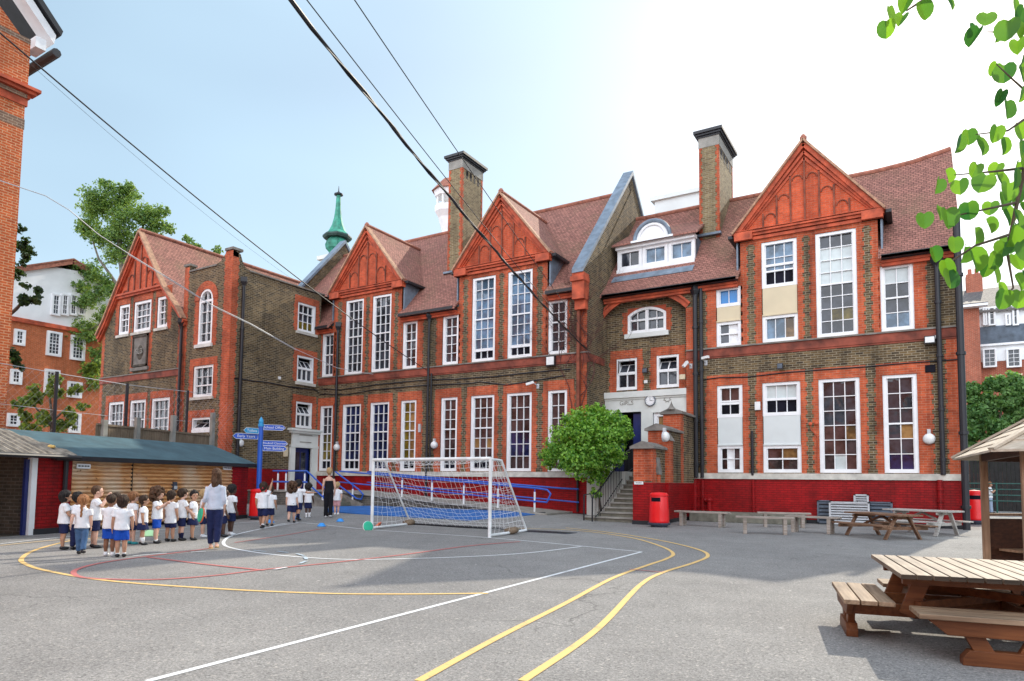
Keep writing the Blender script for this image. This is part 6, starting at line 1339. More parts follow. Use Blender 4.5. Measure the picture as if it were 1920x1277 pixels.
for n_, c in dict(cloth_white=(.80,.81,.84), cloth_navy=(.016,.022,.075), cloth_royal=(.012,.075,.44), cloth_denim=(.07,.14,.27), cloth_black=(.012,.012,.016), cloth_pale_denim=(.34,.42,.55), sock_white=(.78,.79,.80), sock_navy=(.012,.015,.05), cloth_pink=(.6,.32,.34)).items(): cloth(n_, c)
def hairmat(name, c1, c2):
    k = NT(name); p = k.obj(); mp = k.n('ShaderNodeMapping'); k.l(p, mp.inputs[0]); mp.inputs['Scale'].default_value = (60, 60, 9)
    n = k.noise(mp.outputs[0], 1.0, 4); k.col(k.mix(k.ramp(n, (.35, 0.0), (.65, 1.0)), c1, c2)); k.rough(.62, .22); k.bump(n, 1.0, .02)
for n_, a, b in (('hair_black',(.008,.007,.008),(.03,.025,.024)),('hair_brown',(.045,.022,.012),(.13,.07,.04)),('hair_dark_brown',(.02,.011,.008),(.06,.035,.022)),('hair_red',(.22,.085,.03),(.42,.20,.09)),('hair_auburn',(.14,.06,.025),(.28,.13,.06)),('hair_blond',(.32,.20,.09),(.55,.38,.2))): hairmat(n_, a, b)
plain('shoe_black', (.012,.012,.015), .4, .1, 10); plain('shoe_white', (.75,.76,.78), .5, .08, 10); plain('shoe_teal', (.03,.30,.33), .5, .15, 20); plain('sandal', (.62,.45,.2), .6, .1, 10); plain('eye_dark', (.015,.01,.01), .2); plain('lip', (.40,.13,.11), .5); plain('ribbon', (.5,.02,.05), .5)
def stripe():
    k = NT('cloth_stripe'); p = k.obj(); w_ = k.n('ShaderNodeTexWave', i_Scale=22.0, i_Distortion=.6); k.l(p, w_.inputs[0]); k.col(k.mix(k.ramp(w_.outputs['Color'], (.35, 0.0), (.65, 1.0)), (.36,.43,.56), (.70,.72,.78))); k.rough(.85, .2); k.bump(k.noise(p, 9, 3), .6, .03)
stripe()
REM = []
def soften(o, vox, it=5):
    m = o.modifiers.new('r', 'REMESH'); m.mode = 'VOXEL'; m.voxel_size = vox; m.use_smooth_shade = True
    s = o.modifiers.new('s', 'SMOOTH'); s.iterations = it; s.factor = .5; REM.append(o)
CH = dict(chin=.822, hr=(.070,.080,.089), sh=.775, shw=.112, waist=.58, ww=.088, hip=.475, hw=.098, crotch=.435, knee=.25, dep=.068, arm=.032, leg=.047, calf=.036, hand=1.0, ual=.15, fal=.13)
AD = dict(chin=.868, hr=(.047,.058,.068), sh=.815, shw=.098, waist=.625, ww=.070, hip=.515, hw=.088, crotch=.475, knee=.28, dep=.052, arm=.024, leg=.046, calf=.031, hand=.75, ual=.165, fal=.145)
def person(x, yf, yt, lab, heading, skin='skin_pale', hair=('short','hair_brown'), shirt='cloth_white', bottom=('shorts','cloth_navy'), sock=None, shoe='shoe_black', arms=('down','down'), walk=0.0, yaw=0, adult=False, hem=None, face=False, group=None, slv=.62, base=None, h=None, tilt=0, vox=None):
    p = GG(x, yf) if base is None else base
    if h is None: h = (yf-yt)/F*(p-Vector((0,0,H))).dot(CF)*1.0
    K = AD if adult else CH
    t = thing('person', lab, 'person', p, math.atan2(-heading[0], heading[1]), group)
    V = lambda a, b, c: Vector((a*h, b*h, c*h))
    def L_(mb, rings, n=16): mb.loft([((cx*h, cy*h, z*h), rx*h, ry*h) for cx, cy, z, rx, ry in rings], n)
    def T_(mb, pts, rs, n=10, flat=1.0): mb.tube([V(*q) for q in pts], [r*h for r in rs], n, flat=flat)
    d = K['dep']; shw, ww, hw = K['shw'], K['ww'], K['hw']
    jr = random.Random(int(x*7+yf)); walk = walk if walk else jr.uniform(-.13, .13)
    torso = [(0,0,K['crotch']-.005,hw*.78,d*.9),(0,0,K['hip'],hw,d*1.12),(0,.003,K['waist'],ww,d*.95),(0,.006,(K['waist']+K['sh'])/2+.02,ww*1.08,d*1.1),(0,.0,K['sh']-.03,shw*.92,d*.98),(0,-.003,K['sh']+.002,shw*.62,d*.72),(0,-.003,K['sh']+.022,.036,.034)]
    # limbs
    legs = []
    for s, ph in ((-1, walk), (1, -walk)):
        hipj = (s*hw*.5, 0, K['hip']-.02); kz = K['knee']; lift = max(0, -ph)
        knee = (s*hw*.52, .10*ph+.05*lift, kz+.005*abs(ph)); ank = (s*hw*.50, .22*ph-.03*lift if ph > 0 else .20*ph, .05+.075*lift)
        legs.append((hipj, knee, ank, ph))
    def armpts(s, pose):
        sh_ = (s*(shw*.93), -.002, K['sh']-.022); u, f = K['ual'], K['fal']
        if pose == 'down': e = (s*(shw*1.18), -.012, K['sh']-.02-u); w = (s*(shw*1.22), .025, K['sh']-.015-u-f)
        elif pose == 'back': e = (s*shw*1.15, -.07, K['sh']-.01-u*.9); w = (s*shw*1.2, -.08, K['sh']-u-f*.95)
        elif pose == 'fwd': e = (s*shw*1.1, .05, K['sh']-.02-u*.92); w = (s*shw*1.15, .12, K['sh']-u-f*.6)
        elif pose == 'up': e = (s*shw*1.35, .03, K['sh']+u*.75); w = (s*shw*1.5, .06, K['sh']+u*.8+f*.95)
        elif pose == 'mouth': e = (s*shw*1.1, .07, K['sh']-u*.75); w = (s*shw*.35, .15, K['sh']+.06)
        elif pose == 'chest': e = (s*shw*1.15, .04, K['sh']-u*.95); w = (s*shw*.1, .15, K['sh']-.05)
        elif pose == 'side': e = (s*(shw+u*.8), .06, K['sh']-u*.42); w = (s*(shw+u*.8+f*.9), .12, K['sh']-u*.55)
        elif pose == 'hold': e = (s*shw*1.25, -.03, K['sh']-.02-u*.95); w = (s*shw*1.6, .05, K['sh']-u-f*.85)
        else: e, w = pose
        q_ = random.Random(int(x*3+s)); J = lambda v, a_: tuple(c_+q_.uniform(-a_, a_) for c_ in v)
        return sh_, J(e, .012), J(w, .02)
    b = MB(); L_(b, torso)
    T_(b, [(0,-.004,K['sh']+.0),(0,.0,K['chin']+.02)], [.034 if not adult else .027]*2, 10)
    hc = Vector((0,.012,K['chin']+K['hr'][2]*.97)); MH = Matrix.Rotation(R(yaw), 3, 'Z') @ Matrix.Rotation(R(tilt), 3, 'X')
    hx, hy, hz_ = K['hr']
    def HP(v): return hc+MH @ Vector(v)
    def E_(mb, v, a, b_, c, n=14, m=9): mb.ell(HP(v)*h, a*h, b_*h, c*h, n, m, MH)
    E_(b, (0,0,.012), hx, hy, hz_*.9, 18, 12); E_(b, (0,.018,-hz_*.48), hx*.72, hy*.72, hz_*.5); E_(b, (0,hy*.98,-.012), .010, .014, .013, 8, 6)
    for s in (-1, 1): E_(b, (s*hx*.98,-.004,-.008), .010, .016, .022, 8, 6)
    for s, pose in ((-1, arms[0]), (1, arms[1])):
        sh_, e, w = armpts(s, pose); a = K['arm']
        T_(b, [sh_, tuple((sh_[i]+e[i])/2 for i in range(3)), e, tuple((e[i]+w[i])/2 for i in range(3)), w], [a*1.15, a*1.05, a*.86, a*.82, a*.60])
        dv = (Vector(w)-Vector(e)).normalized(); hs = K['hand']; q = Vector(w)+dv*.026*hs; side = dv.orthogonal().normalized(); fw = Vector((0,1,0)); fw = (fw-dv*fw.dot(dv)); fw = fw.normalized() if fw.length > .2 else side; nn = dv.cross(fw)
        M = Matrix((fw, nn, dv)).transposed(); b.ell(q*h, .024*h*hs, .013*h*hs, .030*h*hs, 10, 7, M)
        inn = nn*(-s if nn.x > 0 else s)*.35
        for k in range(4):
            o_ = fw*(.0155-.0103*k)*hs; ln = (.046, .052, .049, .040)[k]*hs
            p0 = q+dv*.022*hs+o_; p1 = p0+dv*ln*.55+inn*.008; p2 = p1+(dv*.8+inn).normalized()*ln*.5
            T_(b, [tuple(p0), tuple(p1), tuple(p2)], [.0058*hs+.001, .0055*hs+.001, .0045*hs+.001], 6)
        th = q+fw*.020*hs-dv*.004; T_(b, [tuple(th), tuple(th+(fw*.7+dv*.7)*.022*hs), tuple(th+(fw*.55+dv*1.0)*.038*hs)], [.0075*hs+.001, .0065*hs+.001, .005*hs+.001], 6)
    for hp, kn, an, ph in legs:
        lf = .84 if bottom[0] in ('trousers', 'wide', 'skinny') else 1.0; l, c = K['leg']*lf, K['calf']*lf
        T_(b, [hp, tuple((hp[i]+kn[i])/2 for i in range(3)), kn, (kn[0]*.4+an[0]*.6, kn[1]*.6+an[1]*.4-.008, kn[2]*.6+an[2]*.4), an], [l*1.2, l*1.05, l*.80, c, c*.62])
        b.ell(V(an[0], an[1]+.026, an[2]-.022), .026*h, .055*h, .022*h, 10, 7)
    bo = b.build('body', skin, t, local=True, smooth=True); soften(bo, (vox or .0065)*max(h, 1.0), 3)
    if face:
        e = MB()
        for s in (-1, 1): E_(e, (s*hx*.42,hy*.90,.006), .011, .006, .009, 8, 6)
        e.build('eyes', 'eye_dark', t, local=True, smooth=True); e = MB(); E_(e, (0,hy*.93,-hz_*.42), .020, .006, .006, 8, 6); e.build('mouth', 'lip', t, local=True, smooth=True)
    # top
    if shirt:
        sm = MB(); hm = hem if hem is not None else K['crotch']+.015; cami = slv == 0
        f1, f2 = (1.12, 1.14) if adult else (1.22, 1.26)
        rings = [(0,0,hm,hw*f1,d*1.42),(0,0,hm+.03,hw*f1,d*1.40),(0,.002,K['waist'],ww*f2,d*1.28),(0,.006,(K['waist']+K['sh'])/2+.02,ww*f2,d*1.28)]
        if cami: rings = [(0,0,hm,hw*1.16,d*1.34),(0,.002,K['waist'],ww*1.2,d*1.26),(0,.006,(K['waist']+K['sh'])/2+.02,ww*1.24,d*1.3),(0,.0,K['sh']-.06,shw*.96,d*1.2)]
        else: rings += [(0,.0,K['sh']-.03,shw*1.02,d*1.14),(0,-.003,K['sh']+.008,shw*.70,d*.86),(0,-.003,K['sh']+.026,.046 if not adult else .04,.044)]
        L_(sm, rings, 18)
        if not cami:
            for s, pose in ((-1, arms[0]), (1, arms[1])):
                sh_, e, w = armpts(s, pose); S_, E2, W2 = Vector(sh_), Vector(e), Vector(w); a = K['arm']
                if slv <= 1: T_(sm, [tuple(S_-(E2-S_).normalized()*.02), tuple(S_.lerp(E2, .3)), tuple(S_.lerp(E2, slv))], [a*1.5, a*1.55, a*1.62], 10)
                else: T_(sm, [tuple(S_), tuple(S_.lerp(E2, .5)), e, tuple(E2.lerp(W2, slv-1))], [a*1.28, a*1.3, a*1.22, a*1.15], 10)
        so_ = sm.build('shirt' if not cami else 'top', shirt, t, local=True, smooth=True); soften(so_, .011*max(h, 1), 4)
        if cami:
            st_ = MB()
            for s in (-1, 1): T_(st_, [(s*.05,d*1.05,K['sh']-.08),(s*.058,.02,K['sh']+.004),(s*.055,-d*.95,K['sh']-.09)], [.010]*3, 6)
            st_.build('strap', shirt, so_, local=True)
    kind, cm = bottom; bm_ = MB()
    if kind == 'skirt':
        z1 = K['knee']+.065; L_(bm_, [(0,0,z1,hw*1.42,d*1.75),(0,0,z1+.02,hw*1.40,d*1.72),(0,0,K['hip'],hw*1.10,d*1.25),(0,0,K['waist']-.03,ww*1.12,d*1.15)], 20)
    else:
        L_(bm_, [(0,0,K['crotch']-.01,hw*.95,d*1.10),(0,0,K['hip'],hw*1.10,d*1.27),(0,0,K['waist']-.02,ww*1.15,d*1.18)], 18)
        for hp, kn, an, ph in legs:
            Hp, Kn, An = Vector(hp), Vector(kn), Vector(an); l, c = K['leg'], K['calf']
            if kind == 'shorts': T_(bm_, [tuple(Hp), tuple(Hp.lerp(Kn, .5)), tuple(Hp.lerp(Kn, .84))], [l*1.32, l*1.33, l*1.36], 12)
            elif kind == 'trousers': T_(bm_, [tuple(Hp), tuple(Hp.lerp(Kn, .5)), tuple(Kn), tuple(Kn.lerp(An, .5)), tuple(Kn.lerp(An, .93))], [l*1.28, l*1.18, l*1.0, l*.92, l*.95], 12)
            elif kind == 'wide': T_(bm_, [tuple(Hp), tuple(Hp.lerp(Kn, .5)), tuple(Kn), tuple(Kn.lerp(An, .5)), tuple(Kn.lerp(An, 1.1))], [l*1.22, l*1.12, l*.98, l*.95, l*1.0], 12)
            elif kind == 'skinny': T_(bm_, [tuple(Hp), tuple(Hp.lerp(Kn, .5)), tuple(Kn), tuple(Kn.lerp(An, .5)), tuple(Kn.lerp(An, .92))], [l*1.3, l*1.2, l*1.02, c*1.34, c*1.12], 12)
    o = bm_.build({'skirt': 'skirt', 'shorts': 'shorts'}.get(kind, 'trousers'), cm, t, local=True, smooth=True); soften(o, .010*max(h, 1), 3)
    for hp, kn, an, ph in legs:
        if sock:
            f_ = .55 if sock[1] == 'long' else .12; Kn, An = Vector(kn), Vector(an); m = MB(); c = K['calf']; st_ = An.lerp(Kn, f_); T_(m, [tuple(st_), tuple(An.lerp(Kn, f_*.5)), tuple(An-Vector((0,0,.015)))], [c*(1.12 if f_ > .3 else .85), c*(.95 if f_ > .3 else .82), c*.76], 12); m.build('sock', sock[0], t, local=True, smooth=True)
        m = MB(); rot = Matrix.Rotation(R(-38*max(0, -ph)), 3, 'X')
        if shoe == 'sandal':
            m.ell(V(an[0], an[1]+.03, an[2]-.044), .030*h, .066*h, .006*h, 12, 6, rot); T_(m, [(an[0]-.022,an[1]+.03,an[2]-.035),(an[0],an[1]+.055,an[2]-.014),(an[0]+.022,an[1]+.03,an[2]-.035)], [.004]*3, 5)
        else:
            m.ell(V(an[0], an[1]+.028, an[2]-.024), .036*h, .073*h, .027*h, 14, 8, rot); m.ell(V(an[0], an[1]-.008, an[2]-.014), .033*h, .036*h, .032*h, 12, 7, rot)
        m.build('shoe', shoe, t, local=True, smooth=True)
    # hair
    hs_, hm_ = hair; m = MB()
    if hs_ != 'bald':
        k = 1.05 if hs_ == 'buzz' else 1.16
        E_(m, (0,-.016 if hs_ == 'buzz' else -.020,.024), hx*k, hy*k*.98, hz_*k*.88, 18, 12)
        if hs_ in ('short',): E_(m, (0,-.032,-.012), hx*.99, hy*.78, hz_*.66)
        if hs_ in ('bob',): E_(m, (0,-.03,-.03), hx*1.16, hy*.92, hz_*.80); E_(m, (0,-.025,.02), hx*1.2, hy*1.05, hz_*.8)
        if hs_ in ('pony', 'braid', 'bun', 'half', 'longpony', 'puff'): E_(m, (0,-.034,-.012), hx*1.0, hy*.78, hz_*.70)
        if hs_ == 'pony': E_(m, (0,-hy*1.28,.0), .026, .03, .032); T_(m, [tuple(HP((0,-hy*1.3,.0))), tuple(HP((0,-hy*1.45,-.05))), tuple(HP((0,-hy*1.3,-.11)))], [.028,.026,.008])
        if hs_ == 'longpony': T_(m, [tuple(HP((0,-hy*1.15,.03))), tuple(HP((.02,-hy*1.35,-.06))), tuple(HP((.03,-hy*1.2,-.17)))], [.03,.028,.008])
        if hs_ == 'braid':
            for i in range(8): E_(m, (.004*(-1)**i-.005*0,-hy*1.12-.012*math.sin(i*.5),.0-.036*i), .025-.001*i, .022, .026, 10, 7)
        if hs_ == 'pigtail':
            E_(m, (0,-.034,-.012), hx*1.0, hy*.78, hz_*.70)
            for s in (-1, 1):
                for i in range(5): E_(m, (s*(hx*.95),-.04,-.05-.03*i), .018, .018, .022, 8, 6)
        if hs_ == 'bun': E_(m, (0,-.012,hz_*1.18), .036, .036, .032)
        if hs_ == 'buns':
            E_(m, (0,-.034,-.012), hx*1.0, hy*.78, hz_*.70)
            for s in (-1, 1): E_(m, (s*hx*.8,-.03,hz_*.95), .028, .028, .028)
        if hs_ == 'lowbun': E_(m, (0,-.034,-.012), hx*1.0, hy*.78, hz_*.66); E_(m, (0,-hy*1.12,-.01), .03, .026, .03)
        if hs_ == 'half': E_(m, (0,-.036,-.055), hx*1.12, hy*.66, hz_*.95); E_(m, (-.012,-.045,-.12), hx*.95, hy*.5, hz_*.75); T_(m, [tuple(HP((.0,-hy*.62,-.02))), tuple(HP((.0,-hy*.95,-.09))), tuple(HP((.0,-hy*.85,-.16)))], [.05,.048,.02], flat=.6); E_(m, (.02,-hy*1.1,.01), .016, .014, .016)
        if hs_ in ('curly', 'puff'):
            cr_ = random.Random(int(x)); q = 1.62 if hs_ == 'curly' else 1.28
            for i in range(110):
                v = Vector((cr_.uniform(-1,1), cr_.uniform(-1,.45), cr_.uniform(-.75 if hs_ == 'curly' else -.2,1))).normalized(); r_ = cr_.uniform(.02,.036)
                E_(m, (v.x*hx*q, v.y*hy*q-.02, v.z*hz_*q*(1.0 if v.z > 0 else 1.15)+.01), r_, r_, r_, 8, 6)
        if hs_ not in ('buzz', 'curly', 'puff'):
            lk = random.Random(int(x)+5); low = {'bob': .62, 'half': .62, 'short': .50}.get(hs_, .45)
            for i in range(46):
                az = lk.uniform(0, 6.28); back = .5-.5*math.sin(az); r_ = lk.uniform(.010, .016)*(1 if not adult else .75)
                end = math.pi*(.34+(low-.06)*back+lk.uniform(-.04, .06)); pts = []
                for q in range(5):
                    th2 = .12+(end-.12)*q/4; a2 = az+lk.uniform(-.12, .12); kk = 1.17+.05*math.sin(q*1.6+i)
                    pts.append(tuple(HP((hx*kk*math.sin(th2)*math.cos(a2), hy*kk*math.sin(th2)*math.sin(a2)-.016, hz_*kk*.92*math.cos(th2)+.018))))
                T_(m, pts, [r_*.7, r_, r_, r_*.9, r_*.5], 6)
        if hs_ == 'half':
            lk = random.Random(3)
            for i in range(18):
                x0 = lk.uniform(-1, 1)*hx*1.15; T_(m, [tuple(HP((x0, -.045, .0))), tuple(HP((x0*1.1, -.06, -.07))), tuple(HP((x0*1.15+lk.uniform(-.01,.01), -.05, -.13-lk.uniform(0,.03))))], [.012, .012, .005], 6)
        o = m.build('hair', hm_, t, local=True, smooth=True); soften(o, (.008 if hs_ not in ('buzz',) else .006)*max(h, 1), 2 if hs_ in ('curly', 'puff', 'braid') else 3)
    return t, h, armpts
Q = 'children queuing beside the log clad shed'; W = 'children walking towards the ramp'
AW, RT, QD = (-.82,.57), (.57,.82), (-.1,1.0)
NV, RB = ('shorts','cloth_navy'), ('shorts','cloth_royal')
WS, NS = ('sock_white','short'), ('sock_navy','long')
person(117,1031,922,'child with glossy black bob and navy shorts at the left end of the queue',(.25,.97),'skin_tan',('bob','hair_black'),bottom=NV,group=Q,face=True,arms=('down','fwd'),yaw=-12)
person(141,1031,925,'child with two black hair buns and navy leggings, behind the long plaited girl',(-.5,.86),'skin_brown',('buns','hair_black'),bottom=('skinny','cloth_navy'),group=Q)
person(151,1040,930,'girl with a long ginger plait down her back and blue jeans',(-.75,.66),'skin_pale',('braid','hair_red'),bottom=('trousers','cloth_denim'),group=Q,walk=.35,arms=('back','down'))
person(176,1028,912,'tall child with cropped brown hair holding a hand to the mouth',(.35,.93),'skin_pale',('buzz','hair_brown'),bottom=NV,group=Q,arms=('mouth','mouth'),face=True)
person(204,1043,928,'child with shaved head, royal blue shorts and white trainers',(-.6,.8),'skin_brown',('buzz','hair_dark_brown'),bottom=RB,shoe='shoe_white',sock=WS,group=Q,arms=('chest','down'),yaw=-10)
person(226,1045,931,'child with thick black hair and royal blue shorts, nearest the camera',(-.85,.53),'skin_tan',('bob','hair_dark_brown'),bottom=RB,sock=WS,group=Q,yaw=-20)
person(214,1021,926,'dark haired child almost hidden behind the two in royal blue shorts',(-.3,.95),'skin_tan',('short','hair_dark_brown'),bottom=NV,sock=WS,group=Q)
person(246,1021,924,'child with short auburn hair and teal trainers',(.05,1.0),'skin_pale',('short','hair_auburn'),bottom=NV,shoe='shoe_teal',group=Q,arms=('down','down'))
person(266,1022,931,'child with brown plaits, navy skirt and knee high white socks',RT,'skin_tan',('pigtail','hair_dark_brown'),bottom=('skirt','cloth_navy'),sock=('sock_white','long'),group=Q,face=True)
person(292,1019,918,'child with big brown curls, royal blue shorts and a bent arm',(.75,.66),'skin_pale',('curly','hair_brown'),bottom=RB,sock=WS,group=Q,arms=('chest','chest'),face=True)
person(318,1016,922,'child with a brown ponytail in an oversized long white shirt',(-.35,.93),'skin_tan',('pony','hair_dark_brown'),bottom=NV,hem=.37,group=Q)
person(339,1014,918,'child with wavy dark brown hair and navy knee socks',(.2,.98),'skin_pale',('short','hair_dark_brown'),bottom=NV,sock=NS,group=Q,arms=('down','fwd'))
person(360,1013,922,'child with a black topknot looking back over the shoulder',(.72,.69),'skin_tan',('bun','hair_black'),bottom=('skirt','cloth_navy'),group=Q,face=True,yaw=-60,slv=.7)
person(380,1008,919,'blond child mostly hidden behind the woman in the striped shirt',(.6,.8),'skin_pale',('short','hair_blond'),bottom=NV,sock=WS,shoe='shoe_white',group=Q,face=True)
tt, th_, ap_ = person(400,1030,882,'woman in a pale striped shirt and navy trousers holding a green disc',(-.72,.69),'skin_pale',('half','hair_brown'),shirt='cloth_stripe',bottom=('skinny','cloth_navy'),shoe='sandal',adult=True,arms=('hold','down'),walk=.3,slv=1.35,hem=.50,yaw=15)
sh_, e_, w_ = ap_(-1, 'hold'); hp = tt.matrix_basis @ (Vector(w_)*th_+Vector((-.02,.06,-.09)))
hp = tt.location+Matrix.Rotation(tt.rotation_euler.z, 3, 'Z') @ (Vector((w_[0]-.012, w_[1]+.012, w_[2]-.085))*th_)
disc(hp, Matrix.Rotation(math.atan2(-.3,.9)+R(0), 4, 'Z') @ Matrix.Rotation(R(82), 4, 'X'), 'disc_green', "green throwing disc with an orange rim in the standing woman's left hand", 'disc_orange')
person(417,1007,917,'dark skinned child with cropped hair just right of the woman in stripes',(.35,.94),'skin_dark',('buzz','hair_black'),bottom=NV,group=Q,face=True,yaw=-20)
person(432,1004,910,'dark skinned child in white trainers at the front of the queue',(.1,.99),'skin_dark',('short','hair_black'),bottom=NV,shoe='shoe_white',sock=WS,group=Q)
gt, gh, ga2 = person(491,992,906,'girl raising her right arm high, with a red ribbon in dark hair',(-.55,.83),'skin_tan',('pony','hair_dark_brown'),bottom=NV,sock=WS,group=W,walk=.55,arms=('down','up'))
mb = MB(); mb.ell((0,-.10*gh,.89*gh),.03*gh,.02*gh,.035*gh,8,6); mb.build('hair_ribbon', 'ribbon', gt, local=True, smooth=True)
person(505,987,912,'child hidden behind the girl with the raised arm',(-.6,.8),'skin_tan',('short','hair_dark_brown'),bottom=NV,group=W,walk=-.2)
person(546,981,907,'child with a cloud of brown curls striding towards the ramp',(-.62,.78),'skin_pale',('curly','hair_brown'),bottom=NV,group=W,walk=-.5)
person(558,977,901,'child with short black hair stretching an arm out sideways',(-.25,.97),'skin_tan',('short','hair_black'),bottom=NV,sock=NS,group=W,walk=.5,arms=('down','side'))
person(577,971,908,'child with puffy black hair and white knee socks in front of the blue rails',(-.6,.8),'skin_dark',('puff','hair_black'),bottom=NV,sock=('sock_white','long'),shoe='shoe_white',group=W)
person(615,971,879,'woman in a black strappy top and black trousers walking to the ramp',(-.72,.69),'skin_pale',('lowbun','hair_blond'),shirt='cloth_black',bottom=('wide','cloth_black'),shoe='shoe_white',adult=True,slv=0,walk=.25,hem=.49)
person(631,966,905,'small child peeping out behind the woman in black',(-.5,.86),'skin_pale',('short','hair_blond'),shirt='cloth_white',bottom=('shorts','cloth_pink'),sock=WS,shoe='shoe_white',group=W)
person(1856,0,0,'woman with topknot, white top and pale blue trousers far behind the gazebo',(.9,.1),'skin_tan',('bun','hair_auburn'),shirt='cloth_white',bottom=('wide','cloth_pale_denim'),shoe='shoe_black',adult=True,arms=('chest','chest'),base=Vector((3.28,45.2,0)),h=1.66,face=True,vox=.009)
dg = bpy.context.evaluated_depsgraph_get()
new = [(o, bpy.data.meshes.new_from_object(o.evaluated_get(dg))) for o in REM]
for o, me in new:
    nm = stem_ = o.name.split('.')[0]
    if nm in ('shirt', 'shorts', 'skirt', 'trousers', 'top', 'hair'):
        # folds in the cloth, locks in the hair
        amp, fx_, fz_ = {'shirt': (.008, 11, 7), 'top': (.005, 11, 7), 'hair': (.006, 34, 12), 'trousers': (.006, 9, 16)}.get(nm, (.011, 11, 7)); sd_ = Vector((sum(map(ord, o.name)) % 97, 3.1, 0)); hh_ = max(.8, min(1.6, o.dimensions.z*2))
        nrm = [v.normal.copy() for v in me.vertices]
        for v, n_ in zip(me.vertices, nrm):
            p_ = Vector((v.co.x*fx_, v.co.y*fx_, v.co.z*fz_+v.co.x*4))+sd_; v.co += n_*amp*(noise.noise(p_)+.5*noise.noise(p_*2.1))
    old = o.data; o.modifiers.clear(); me.name = o.name; o.data = me; bpy.data.meshes.remove(old)
# ------------------------------------------------------------------ trees
import numpy as np
def leaf_cloud(name, mat, parent, blobs, size, seed=1, per=900, shell=.35, loose=.22, aspect=.75, droop=.25):
    g = np.random.default_rng(seed); P, N = [], []
    for c, r, k in blobs:
        n = int(per*k); v = g.normal(size=(n, 3)); v /= np.linalg.norm(v, axis=1)[:, None]; rad = g.random(n)**shell*r
        # twig clumps: leaves gather round random sub-centres
        m = max(6, n//26); sub = g.normal(size=(m, 3)); sub /= np.linalg.norm(sub, axis=1)[:, None]; sub *= (g.random(m)**.4*r)[:, None]
        own = g.integers(0, m, n); pos = sub[own]+v*(g.random(n)**.6*r*.30)[:, None]; mixm = g.random(n) < loose
        pos[mixm] = (v*rad[:, None])[mixm]
        P.append(pos*np.array([1,1,.9])+np.array(c)); N.append(v*.6+pos/r*.5+g.normal(size=(n,3))*.7+np.array([0,0,droop]))
    P = np.concatenate(P); N = np.concatenate(N); N /= np.linalg.norm(N, axis=1)[:, None]; n = len(P)
    a = np.cross(N, g.normal(size=(n, 3))); a /= np.linalg.norm(a, axis=1)[:, None]; b = np.cross(N, a); s = (size*(.6+.8*g.random(n)))[:, None]
    V = np.empty((n, 4, 3)); V[:, 0] = P-a*s*.5; V[:, 1] = P+b*s*.5*aspect+N*s*.14; V[:, 2] = P+a*s*.5-N*s*.08; V[:, 3] = P-b*s*.5*aspect+N*s*.14
    o0 = np.array(ORG[parent.name]); V = V.reshape(-1, 3)-o0
    me = bpy.data.meshes.new(name); me.vertices.add(n*4); me.vertices.foreach_set('co', V.astype(np.float32).ravel()); me.loops.add(n*4); me.loops.foreach_set('vertex_index', np.arange(n*4, dtype=np.int32)); me.polygons.add(n); me.polygons.foreach_set('loop_start', np.arange(0, n*4, 4, dtype=np.int32)); me.polygons.foreach_set('loop_total', np.full(n, 4, np.int32)); me.update(); me.validate()
    me.materials.append(MAT[mat]); o = bpy.data.objects.new(name, me); COL.objects.link(o); o.parent = parent; ORG[o.name] = ORG[parent.name]; return o
def trunk(parent, limbs, mat='bark'):
    mb = MB()
    for pts, r0, r1 in limbs:
        n = len(pts); mb.tube(pts, [r0+(r1-r0)*i/(n-1) for i in range(n)], 9)
    return mb.build('trunk', mat, parent, smooth=True)
def blobs_px(lst, place, seed=2, jit=.8):
    g = random.Random(seed); out = []
    for x, y, rp in lst:
        c = place(x, y); D_ = (c-Vector((0,0,H))).dot(CF); r = rp/F*D_
        c = c+(c-Vector((0,0,H))).normalized()*g.uniform(-jit, jit)*r; out.append((tuple(c), r, (rp/40)**2))
    return out
aY = lambda Y: (lambda x, y: Vector((onY(x, y, Y)[0], Y, onY(x, y, Y)[1])))
aD = lambda D: (lambda x, y: atD(x, y, D))
def rough_blob(lst, f=.62, k=5, seed=9):
    # break each clump up into smaller ones with gaps between
    g = random.Random(seed); out = []
    for x, y, r in lst:
        for i in range(k): an = g.uniform(0, 6.28); q = r*math.sqrt(g.random())*.75; out.append((x+q*math.cos(an), y+q*math.sin(an), r*f*g.uniform(.5, .85)))
    return out
bp = GG(1128, 968); bush = thing('lilac_tree', 'rounded bright green bushy tree beside the entrance steps', 'tree', bp)
bl = [(1062,835,42),(1100,805,42),(1148,808,36),(1040,858,27),(1090,862,42),(1138,850,38),(1120,893,22),(1118,925,12),(1166,815,22),(1078,788,24),(1122,775,20),(1168,795,16),(1028,868,14),(1010+8,852,10),(1178,805,10),(1108,768,13),(1150,780,14)]
leaf_cloud('crown', 'leaf_bush', bush, blobs_px(bl+rough_blob(bl[:12], .5, 2), aY(24.0), 4, .55), .115, 5, 1900, .3)
trunk(bush, [([bp, bp+Vector((-.1,0,.8)), bp+Vector((.05,0,1.7)), bp+Vector((-.2,0,2.6))], .07, .04), ([bp+Vector((-.1,0,.8)), bp+Vector((-.6,.1,1.9)), bp+Vector((-1.1,0,2.6))], .045, .02), ([bp+Vector((0,0,1.2)), bp+Vector((.4,-.1,2.0)), bp+Vector((.9,0,2.8))], .04, .02), ([bp+Vector((.15,.1,0)), bp+Vector((.2,.1,1.0)), bp+Vector((.0,.2,2.2))], .035, .02)])
pc = atD(238, 640, 52); pl = thing('plane_tree', 'tall airy plane tree rising behind the left gable of the annex', 'tree', (pc.x, pc.y, 0))
